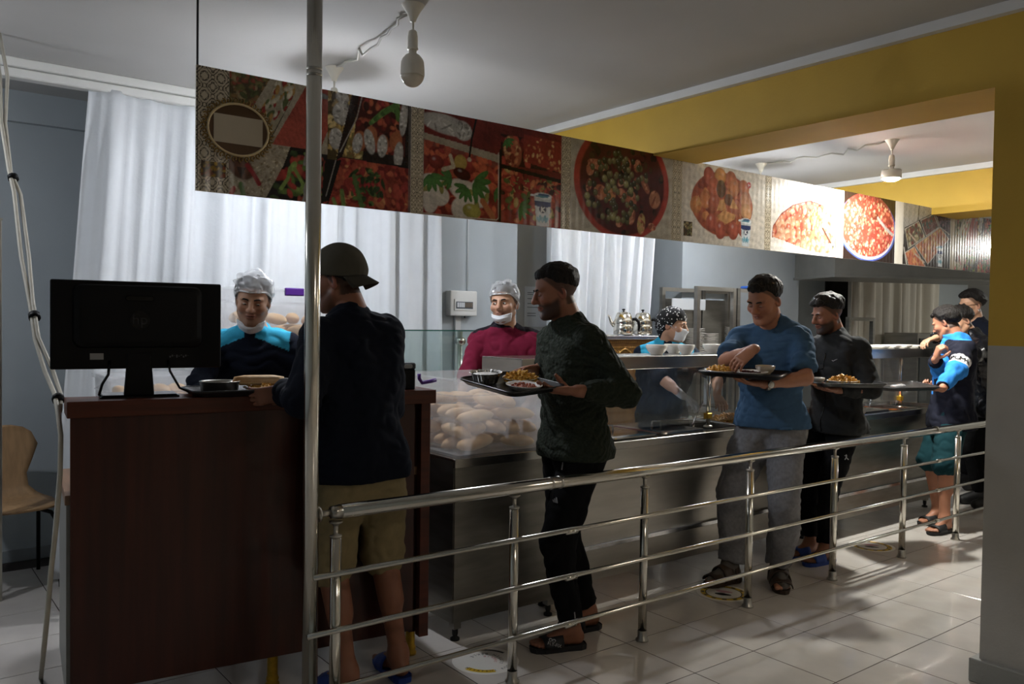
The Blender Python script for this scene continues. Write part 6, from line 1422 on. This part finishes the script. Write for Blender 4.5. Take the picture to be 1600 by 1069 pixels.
def collage(s):   # buffet trays, onion in foil, stew
    w, h = s.w, s.h; s.C[:] = np.array(lin('#2a1c14'))
    s.poly([(0, 0), (.30, 0), (.10, .30), (0, .30)], '#6b5a34'); s.bits(s.poly([(0, 0), (.19, 0), (.06, .25), (0, .25)], '#5b4c2c'), 130, (.006, .014), ['#7c7438', '#8a6a34', '#59602c', '#a58d5a', '#9a4a2c'])
    s.poly([(.17, 0), (.21, 0), (.06, .3), (.0, .3)], '#b2a58c')
    m = s.poly([(.20, 0), (.30, 0), (.16, .27), (.06, .27)], '#a79d80'); s.bits(m, 70, (.006, .012), ['#dcd3b8', '#c9bfa0', '#a32c1e', '#5e6b35', '#b7872f'], 2.4, .5, 0, None, None, 1.9)
    s.poly([(.30, 0), (.335, 0), (.19, .30), (.15, .30)], '#b2a58c')
    m = s.poly([(.33, 0), (.50, .0), (.40, .27), (.18, .27)], '#b4442c', 1, lambda X, Y: .85+Y*1.2); s.mottle(.10, 40, m)
    s.poly([(.50, 0), (.54, 0), (.44, .28), (.39, .28)], '#b2a58c')
    m = s.poly([(.53, 0), (.62, 0), (.60, .28), (.44, .28)], '#8d7a30'); s.bits(m, 80, (.006, .011), ['#d4b04e', '#c79a3c', '#e3cb78', '#8f6a2c'], 2.6)
    # white cloth with rice + peppers
    m = s.poly([(0, .27), (.26, .27), (.185, .48), (.155, h), (0, h)], '#b5a78e'); s.bits(m, 260, (.0025, .005), ['#cabd9f', '#a4967a', '#8d7b5c'], 2.)
    s.ell(.05, .385, .06, .045, .5, '#6b3a1c', .5); s.poly([(.03, .38), (.07, .38), (.05, .43)], '#3b1f12'); s.line([(.075, .37), (.10, .40), (.125, .44)], .020, '#a8141c'); s.line([(.02, .47), (.01, h)], .018, '#b01a1e'); s.line([(.05, .45), (.06, h)], .02, '#4c7a2c')
    m = s.poly([(.265, .285), (.62, .285), (.46, h), (.155, h)], '#1d140f')
    s.bits(m, 90, (.010, .022), ['#a31f16', '#c4301c', '#5f7f22', '#8fae3a', '#35501c', '#b8461e', '#201510'], 1.8)
    for x0, y0, x1, y1 in ((.22, .45, .26, .36), (.34, .30, .33, .44), (.28, .36, .33, .47), (.37, .42, .40, .34)): s.line([(x0, y0), ((x0+x1)/2+.01, (y0+y1)/2), (x1, y1)], .016, '#86a838')
    s.line([(.385, .035), (.37, .08), (.352, .20), (.325, .335)], .014, '#97928c'); s.ell(.41, .03, .03, .012, .2, '#8b8680', .4)
    s.ell(.345, .42, .018, .05, .45, '#a6a29c', .5); s.line([(.33, .46), (.32, h)], .012, '#a6a29c')
    # right half: foil potatoes and stew
    m = s.poly([(.43, 0), (.53, 0), (.47, .30), (.43, .30)], '#5d4a1c'); s.bits(m, 60, (.006, .012), ['#c9a548', '#dcc070', '#4c3a16', '#a68238'], 2.4)
    foil(s, .50, .09, .05, .055, .3); foil(s, .47, .205, .035, .05, 0); foil(s, .50, .02, .035, .03, .5)
    s.poly([(.545, 0), (.60, 0), (.50, .28), (.47, .30)], '#2e1a12')
    m = s.poly([(.58, 0), (w-.03, 0), (w-.03, .24), (.55, .24)], '#5a1c10'); s.bits(m, 80, (.010, .018), ['#a3241a', '#7c1a12', '#bf4a1e', '#3f180e', '#c9602a'], 1.5)
    s.line([(.595, 0), (.57, .10), (.49, .26)], .005, '#b0a89c')
    for k in range(7): s.line([(.64+.012*k, .11-.01*k), (.70+.012*k, .05-.006*k), (.78, .0+.012*k)], .020, ('#4f7f24', '#6f9f34', '#3f6a1e')[k % 3])
    for x, y in ((.585, .20), (.64, .17), (.70, .20), (.77, .175)): s.ell(x, y, .035, .05, .2, '#b5622a', .5)
    foil(s, .575, .21, .026, .05, .2); foil(s, .635, .195, .028, .06, -.25); foil(s, .70, .205, .028, .055, .1); foil(s, .785, .235, .026, .065, .1); foil(s, .81, .06, .022, .09, .1)
    s.poly([(.42, .30), (.86, .275), (.86, .30), (.40, h)], '#150e0b')
    m = s.poly([(.50, .285), (w, .29), (w, h), (.435, h)], '#a03012', 1, lambda X, Y: .8+.5*np.sin(X*25)**2); s.mottle(.12, 70, m)
    s.bits(m, 110, (.008, .022), REDS+['#c8682a', '#d98a3c', '#b84a18'], 1.7, .4)
    m2 = s.ell(.62, .40, .10, .09, 0, '#7a2a12', .1, .0); s.bits(np.clip(m2*2, 0, 1) if m2.max() > 0 else m, 70, (.005, .014), ['#2d4a16', '#47691f', '#1f3810', '#b31f1a', '#5c7a26'], 1.8)
    s.line([(.56, .36), (.60, h)], .022, '#55782a'); s.line([(.50, .43), (.51, h)], .02, '#6e8a34'); s.line([(.46, .47), (.47, h)], .018, '#7f8f3c')
    s.line([(.47, .30), (.425, .46)], .004, '#a8a29a')
    s.put((s.X > w-.012).astype(float), '#6b6660', .7)
def pic_manti(s):
    w, h = s.w, s.h; s.C[:] = np.array(lin('#7a1a12')); s.mottle(.15, 50)
    foil(s, .12, .055, .15, .05, .1); foil(s, .22, .07, .06, .05, .2)
    s.poly([(.0, .11), (.46, .16), (.46, .235), (.0, .16)], '#a89a82'); s.bits(s.poly([(0, .14), (.46, .2), (.46, .32), (0, .30)], '#8c2412', .9), 70, (.012, .03), REDS, 1.8, .4)
    m = s.poly([(0, .30), (.44, .30), (.44, h-.01), (0, h)], '#8a1c12'); s.bits(m, 60, (.01, .025), REDS, 1.6, .4)
    for x, y, a, b, t in ((.05, .34, .075, .045, .1), (.04, .42, .05, .07, .1), (.26, .37, .13, .06, .3), (.24, .45, .085, .07, 0), (.33, .34, .06, .05, .4), (.09, .40, .06, .05, 0)): s.ell(x, y, a, b, t, '#d6cdbf', .25)
    for x, y, t in ((.02, .37, -.4), (.10, .36, 1.4), (.13, .34, .3), (.28, .365, .4), (.37, .38, 1.8), (.31, .42, 1.2)): s.ell(x, y, .032, .014, t, '#8d8a34', .5)
    for x, y, L, a in ((.04, .30, .09, 1.2), (.16, .305, .07, 3.), (.29, .31, .11, .4), (.25, .34, .08, 2.2), (.42, .34, .06, .5)): leaf(s, x, y, L, a)
    s.ell(.28, .455, .058, .038, .1, '#a8a02a', .6, 1, None, .1, .4); s.line([(.345, .40), (.41, .475)], .032, '#b9642a'); s.ell(.21, .225, .04, .04, 0, '#b79428', .5); s.ell(.07, .24, .045, .035, 0, '#8a2416', .6, 1, None, .1, .3)
    s.ell(.22, .28, .055, .03, .2, '#4a0c0e', .5, 1, None, .1, .3); s.line([(.15, .20), (.17, .25), (.11, .27)], .02, '#c6b594')
    s.line([(.300, .0), (.275, .10), (.262, .19)], .011, '#1a1512'); s.ell(.262, .205, .014, .012, 0, '#c7b39a', .3)
    s.line([(.44, .15), (.445, h-.02), (.43, h-.008), (0, h-.004)], .006, '#c2b8a8')
    m = s.poly([(.455, .05), (w, .05), (w, .20), (.455, .20)], '#3c120c'); s.bits(m, 40, (.012, .022), REDS, 1.4)
    m = s.ell(.53, .13, .06, .085, -.3, '#b4552a', .4); s.bits(m, 30, (.007, .014), ['#c8743c', '#a8441e', '#d69a5c', '#7e2a14']); leaf(s, .49, .07, .05, 1.)
    m = s.poly([(.60, .03), (w, .04), (w, .20), (.60, .17)], '#9c2414'); s.bits(m, 40, (.005, .01), ['#c9783c', '#d6a05c', '#b54420'])
    m = s.poly([(.455, .215), (w, .25), (w, h), (.455, h)], '#9a2016'); s.mottle(.1, 60, m); s.bits(m, 150, (.006, .02), REDS+['#5d6b24', '#c0a050', '#3a120c', '#c96a34'], 1.7, .5)
    for _ in range(26): x, y = s.r.uniform(.49, .84), s.r.uniform(.25, .34); s.line([(x, y), (x+s.r.uniform(-.03, .03), y+s.r.uniform(-.015, .015))], .006, ('#b9a45c', '#7c8a34', '#c78a4a')[s.r.integers(3)])
    leaf(s, .58, .40, .08, .5); s.poly([(.455, .20), (w, .235), (w, .255), (.455, .22)], '#1a0e0b'); s.poly([(.448, .13), (.46, .13), (.46, h), (.448, h)], '#221410')
    cup(s, .735, .315, .125, .18)
def pic_peas(s):
    w, h = s.w, s.h; s.C[:] = np.array(lin('#b5ab98')); s.mottle(.06, 30)
    m = s.ell(.40, .20, .385, .33, 0, '#b02a12', .15, 1, None, .02); m = s.ell(.40, .20, .345, .30, 0, '#571410', .1, 1, None, .04)
    s.bits(m, 90, (.014, .024), ['#3e1a10', '#5a1610', '#2c140c', '#4a2a14'], 1.3, .5)
    def chunk(x, y, rx, ry, a, c='#b4623c'):
        k = s.ell(x, y, rx, ry, a, c, .55); s.bits(k, 14, (.005, .012), [c, '#c98058', '#8e4428'], 2.2, .3)
    for q in ((.20, .12, .085, .03, .1), (.14, .15, .03, .04, .3), (.22, .27, .055, .045, .2, '#b8642c'), (.30, .275, .04, .04, .5, '#c07830'), (.46, .285, .055, .05, .9), (.385, .26, .035, .03, .2), (.42, .10, .04, .05, .2), (.51, .09, .03, .04, .3), (.66, .27, .05, .055, .1, '#b87048'), (.575, .19, .025, .065, -.6, '#9c5030'), (.47, .385, .03, .05, .2), (.55, .42, .035, .065, .1, '#b09048'), (.64, .43, .035, .022, .2, '#b8604a'), (.37, .43, .03, .025, 0, '#6a4028'), (.13, .24, .022, .04, .2, '#7c3a24'), (.38, .20, .03, .022, -.6, '#a87058'), (.50, .19, .022, .035, 0, '#9a4a2c')): chunk(*q)
    for _ in range(95):
        a, r_ = s.r.uniform(0, 6.28), math.sqrt(s.r.uniform(0, 1)); x, y = .36+.27*r_*math.cos(a), .23+.20*r_*math.sin(a)
        s.ell(x, y, .0185, .0195, 0, ('#5f5a2c', '#4c4822', '#716838', '#3a361a')[s.r.integers(4)], .8, 1, m, .1, .35)
    for x, y in ((.25, .19), (.31, .205), (.28, .235), (.33, .24), (.42, .205), (.46, .235), (.32, .40), (.36, .41), (.12, .30), (.13, .34)): s.ell(x, y, .022, .022, 0, '#8a8348', .8, 1, m, .1, .4)
def pic_potato(s):
    w, h = s.w, s.h; s.C[:] = np.array(lin('#d3c9ba')); s.mottle(.03, 20)
    m = s.ell(.39, .235, .31, .205, 0, '#a8481c', .3, 1, None, .03)
    s.bits(m, 60, (.02, .035), ['#b85a20', '#a0401a', '#c8742c', '#8a3416'], 1.3, .5)
    for x, y, c in ((.25, .07, '#a8482c'), (.36, .06, '#c8822c'), (.47, .07, '#b8602c'), (.30, .13, '#b8562c'), (.50, .12, '#c2702c'), (.60, .11, '#b4602c'), (.62, .19, '#c07a48'), (.22, .22, '#c06a24'), (.13, .26, '#c2701f'), (.30, .24, '#a84c24'), (.52, .25, '#b05a34'), (.63, .26, '#c88a4c')): s.ell(x, y, .055, .06, s.r.uniform(0, 3), c, .55, 1, None, .1, .15)
    s.ell(.37, .14, .05, .06, 0, '#4c4018', .3, .8); s.ell(.45, .20, .05, .04, 0, '#5a3c18', .3, .8)
    for pts in (([(.33, .28), (.36, .21), (.40, .20), (.43, .27)]), ([(.34, .31), (.40, .27), (.52, .29), (.51, .32), (.43, .355), (.35, .335)]), ([(.46, .25), (.49, .19), (.55, .25)]), ([(.12, .28), (.15, .20), (.18, .25)])): s.poly(pts, '#cd8a3c', 1, lambda X, Y: 1.1-.4*np.sin(X*60+Y*40)**2*.5)
    for x, y in ((.28, .36), (.37, .40), (.50, .395), (.60, .37)): s.ell(x, y, .055, .06, .3, '#a8442a', .6, 1, None, .08, .25)
    s.bits(s.poly(rect(.02, .37, .10, .46), '#3a2f1c'), 40, (.004, .009), ['#8a7a4c', '#b09a60', '#5a3a1c', '#6a6a3a'])
    s.ell(.655, .085, .022, .022, 0, '#b8282c', .1); s.line([(.645, .085), (.665, .085)], .006, '#e8d8d0'); s.line([(.65, .078), (.65, .095)], .005, '#e8d8d0'); cup(s, .63, .30, .115, .185)
def pic_beans(s):
    w, h = s.w, s.h; s.C[:] = np.array(lin('#e2d8cc')); s.put(np.clip((.22-s.Y)/.2, 0, 1)*np.clip((s.X-.25)/.2, 0, 1), '#c8a89a', .6)
    pl_ = [(.02, .40), (.03, .33), (.12, .24), (.25, .17), (.45, .12), (.62, .14), (.80, .22), (.80, .50), (.45, .47), (.22, .43)]
    m = s.poly(pl_, '#b03a22'); s.line(pl_[:6], .014, '#8a2418')
    for y in np.arange(.14, .50, .032):
        for x in np.arange(.02, .80, .06): s.ell(x+s.r.uniform(-.02, .02), y+s.r.uniform(-.01, .01), .036*(.6+y*1.2), .027*(.6+y*1.3), s.r.uniform(0, 3.1), ('#d88a5c', '#cf7448', '#e0a47c', '#c9603c', '#d9966c')[s.r.integers(5)], .7, 1, m, .1, .45)
    for _ in range(40): x, y = s.r.uniform(.45, .60), s.r.uniform(.16, .28); s.line([(x, y), (x+s.r.uniform(-.02, .02), y+s.r.uniform(.02, .05))], .008, ('#6f9a3c', '#8cb454', '#4c7a2c', '#a8c878')[s.r.integers(4)])
    for x1, y1 in ((.50, .38), (.56, .36), (.62, .24), (.46, .40), (.66, .40)): s.line([(.53, .28), (x1, y1)], .010, '#7a9a4c')
    s.line([(.49, 0), (.53, .12)], .010, '#3a3834'); s.ell(.46, .16, .05, .02, 0, '#7a7a68', .4); s.line([(.60, .20), (.80, .25)], .03, '#7a968c'); s.line([(.62, .30), (.75, .42)], .018, '#4a3024')
    s.put((s.X > .80).astype(float), '#e4dcd2'); s.bits(s.poly(rect(.70, .40, .775, .47), '#cfc0a0'), 22, (.004, .009), ['#5a4a2c', '#8a7a4c', '#2c2418', '#b0a070']); s.bits(s.poly(rect(0, h-.02, .8, h), '#e8e0d6'), 1, (.001, .002), ['#e8e0d6'])
def pic_ground(s):
    w, h = s.w, s.h; s.C[:] = np.array(lin('#241712')); s.put((s.X < .02).astype(float), '#e4dcd2')
    s.ell(.36, .245, .42, .255, 0, '#3c4f9a', .2, 1, s.X > .02, .02); s.ell(.36, .238, .40, .25, 0, '#b8b4c4', .2, 1, s.X > .02, .02); m = s.ell(.36, .225, .395, .245, 0, '#8f3018', .2, 1, (s.X > .02).astype(float), .03)
    s.bits(m, 420, (.008, .016), ['#c06a40', '#d08a5c', '#a83c20', '#c8552c', '#b8482a', '#d8a070', '#8a2c18', '#d0301c'], 1.4, .6, .2)
    s.put(np.clip((.12-s.Y)/.12, 0, 1)*m, '#4a1a12', .75); s.ell(.46, .15, .07, .03, .2, '#4a1a10', .3, .7); s.line([(.50, .16), (.62, .23), (.72, .27)], .026, '#a49890'); s.put((s.X > w-.006).astype(float), '#c8c0b8')
def pic_trays(s):
    w, h = s.w, s.h; s.C[:] = np.array(lin('#9c968a')); s.line([(.25, 0), (.24, .12)], .010, '#1a1512')
    m = s.poly([(.02, .20), (.55, .02), (w, .06), (w, h), (0, h)], '#2c221a')
    for pts, cols in (([(.03, .21), (.25, .13), (.36, .25), (.09, .36)], ['#5a5038', '#8a7a4c', '#a89a70', '#6a2c1c']), ([(.28, .12), (.50, .05), (.60, .15), (.38, .24)], ['#6a3c30', '#7a5a50', '#44564c']), ([(.52, .04), (.80, .06), (.80, .2), (.62, .15)], ['#4a2c34', '#6a4a50', '#302428']), ([(.20, .33), (.62, .15), (.78, .24), (.42, .47)], ['#a8602c', '#b8843c', '#7a4a24', '#c09a4c', '#8a3c20']), ([(.04, .40), (.19, .34), (.38, h), (.10, h)], ['#b4541c', '#c8742c', '#a0401a', '#c88a3c'])):
        k = s.poly(pts, cols[0]); s.bits(k, 70, (.008, .018), cols, 1.6, .5); s.line(pts+[pts[0]], .008, '#a8a090')
    s.line([(.20, .40), (.36, .46)], .014, '#b8a488'); s.line([(.10, .24), (.22, .30)], .014, '#b0987c'); s.line([(.02, .36), (.07, h)], .012, '#c8c0b0'); s.poly([(.42, .48), (.62, .34), (.72, .34), (.72, h), (.42, h)], '#2c1a12'); cup(s, .63, .30, .115, .18)
Z0B, Z1B, YBAN = 1.972, 2.467, 3.39
ban = thing('menu_banner', 'long hanging banner of food photographs over the serving line', 'banner', (0, YBAN, 0))
def gloss_panel():
    m = mat('glossy_banner_print', '#888888', .16, attr='Col', spec=.5); nt = m.node_tree; b = nt.nodes['Principled BSDF']
    tc = nt.nodes.new('ShaderNodeTexCoord'); w = nt.nodes.new('ShaderNodeTexWave'); w.wave_type = 'BANDS'; w.bands_direction = 'X'; w.inputs['Scale'].default_value = 6.5; w.inputs['Distortion'].default_value = 0.6
    bp = nt.nodes.new('ShaderNodeBump'); bp.inputs['Strength'].default_value = .05; bp.inputs['Distance'].default_value = .01
    nt.links.new(tc.outputs['Object'], w.inputs[0]); nt.links.new(w.outputs['Fac'], bp.inputs['Height']); nt.links.new(bp.outputs[0], b.inputs['Normal']); return m
M_print = gloss_panel(); M_board = mat('banner_board_edge', '#cfcac0', .5)
HB = Z1B-Z0B
def panel(name, x0, x1, painter, base='#c9bda6', px=.0042, seed=1):
    s = Canvas(x1-x0, HB, px, base, seed); painter(s)
    if name == 'food_print':
        s.mottle(.10, 130); s.mottle(.07, 35); lum = s.C @ np.array([.3, .59, .11]); s.C = np.clip(s.C*.80+lum[..., None]*.20, 0, 1)*.88
    bd = obj('board', box(BM(), x0, x1-.0008, .0006, .008, Z0B, Z1B), M_board, ban)
    V = np.stack([x0+.0004+s.X*(1-.0012/s.w), np.zeros_like(s.X), Z1B-s.Y], -1).reshape(-1, 3); idx = np.arange(s.nx*s.ny).reshape(s.ny, s.nx)
    Q = np.stack([idx[1:, :-1], idx[1:, 1:], idx[:-1, 1:], idx[:-1, :-1]], -1).reshape(-1, 4); npmesh(name, V, Q, M_print, bd, False, s.C.reshape(-1, 3))
orn = lambda p: (lambda s: ornament(s, p))
def strip_a(s):
    ornament(s, .066); s.C *= .92
    s.bits(s.poly(rect(.02, .375, .118, .435), '#3a2a14'), 40, (.004, .010), ['#8a6a1c', '#5a4a1c', '#b09040', '#2c1c0c', '#7a3a14'])
panel('ornament_print', 1.029, 1.16, strip_a, px=.0026); panel('food_print', 1.16, 2.01, collage, px=.0036, seed=3); panel('ornament_print', 2.01, 2.08, orn(.036), px=.0024)
panel('food_print', 2.08, 2.94, pic_manti, px=.0036, seed=4); panel('ornament_print', 2.94, 3.01, orn(.036), px=.0026); panel('food_print', 3.01, 3.82, pic_peas, px=.004, seed=5); panel('ornament_print', 3.82, 3.91, orn(.036), px=.003)
panel('food_print', 3.91, 4.74, pic_potato, seed=6); panel('ornament_print', 4.74, 4.81, orn(.036), px=.0035); panel('food_print', 4.81, 5.68, pic_beans, px=.0045, seed=7); panel('food_print', 5.68, 6.45, pic_ground, px=.005, seed=8)
panel('ornament_print', 6.45, 6.57, lambda s: s.mottle(.03), '#c9c2b6', px=.01); panel('food_print', 6.57, 7.38, pic_trays, px=.0055, seed=9); panel('ornament_print', 7.38, 7.46, lambda s: s.mottle(.03), '#a89a84', px=.01); panel('food_print', 7.46, 8.31, collage, px=.007, seed=10)
# oval gilt name plate whose lettering is taped over with a blank sheet
M_gilt = mat('gilt_frame', '#9a7a3c', .35, .5, noise=.4, nscale=40, bump=.3, bscale=60)
def oval(rx, rz, n=40): return [(rx*math.cos(a), rz*math.sin(a)) for a in np.linspace(0, 2*math.pi, n, endpoint=False)]
cxo, czo = 1.197, Z0B+.262
bm = BM(); loft(bm, [[(cxo+x, -.001, czo+z) for x, z in oval(.125, .105)], [(cxo+x, -.004, czo+z) for x, z in oval(.124, .104)]], True, True); pl_o = obj('name_plate', bm, mat('dark_gilt', '#4c3418', .3, .3), ban)
tube(bm := BM(), [(cxo+x, -.006, czo+z) for x, z in oval(.124, .104)], .005, 8, closed=True); obj('gilt_rim', bm, mat('pale_gilt', '#d2bd92', .35, .2), pl_o, True)
bm = BM()
for a in np.linspace(0, 2*math.pi, 34, endpoint=False):
    x, z = cxo+.140*math.cos(a), czo+.118*math.sin(a)
    if x > 1.035: tube(bm, [(x+.012*math.cos(t+a)*(.3+t/8), -.002, z+.012*math.sin(t+a)*(.3+t/8)) for t in np.linspace(0, 6, 9)], .003, 6)
obj('scrollwork', bm, M_gilt, pl_o, True)
bm = BM(); box(bm, cxo-.100, cxo+.100, -.0062, -.0048, czo-.058, czo+.055); obj('blank_sheet', bm, mat('taped_blank_sheet', '#b5aa95', .3, noise=.05, nscale=12), pl_o)
# suspension rods up to the ceiling
M_rod = mat('dark_rod', '#15171a', .5)
for x in (1.035, 8.25):
    o = obj('hanger_rod', tube(BM(), [(x, .004, Z0B+.01), (x, .004, CEIL)], .0045, 8), M_rod, ban, True)
    obj('ceiling_hook', box(BM(), x-.012, x-.002, -.004, .012, CEIL-.045, CEIL, .002), M_polm, o)
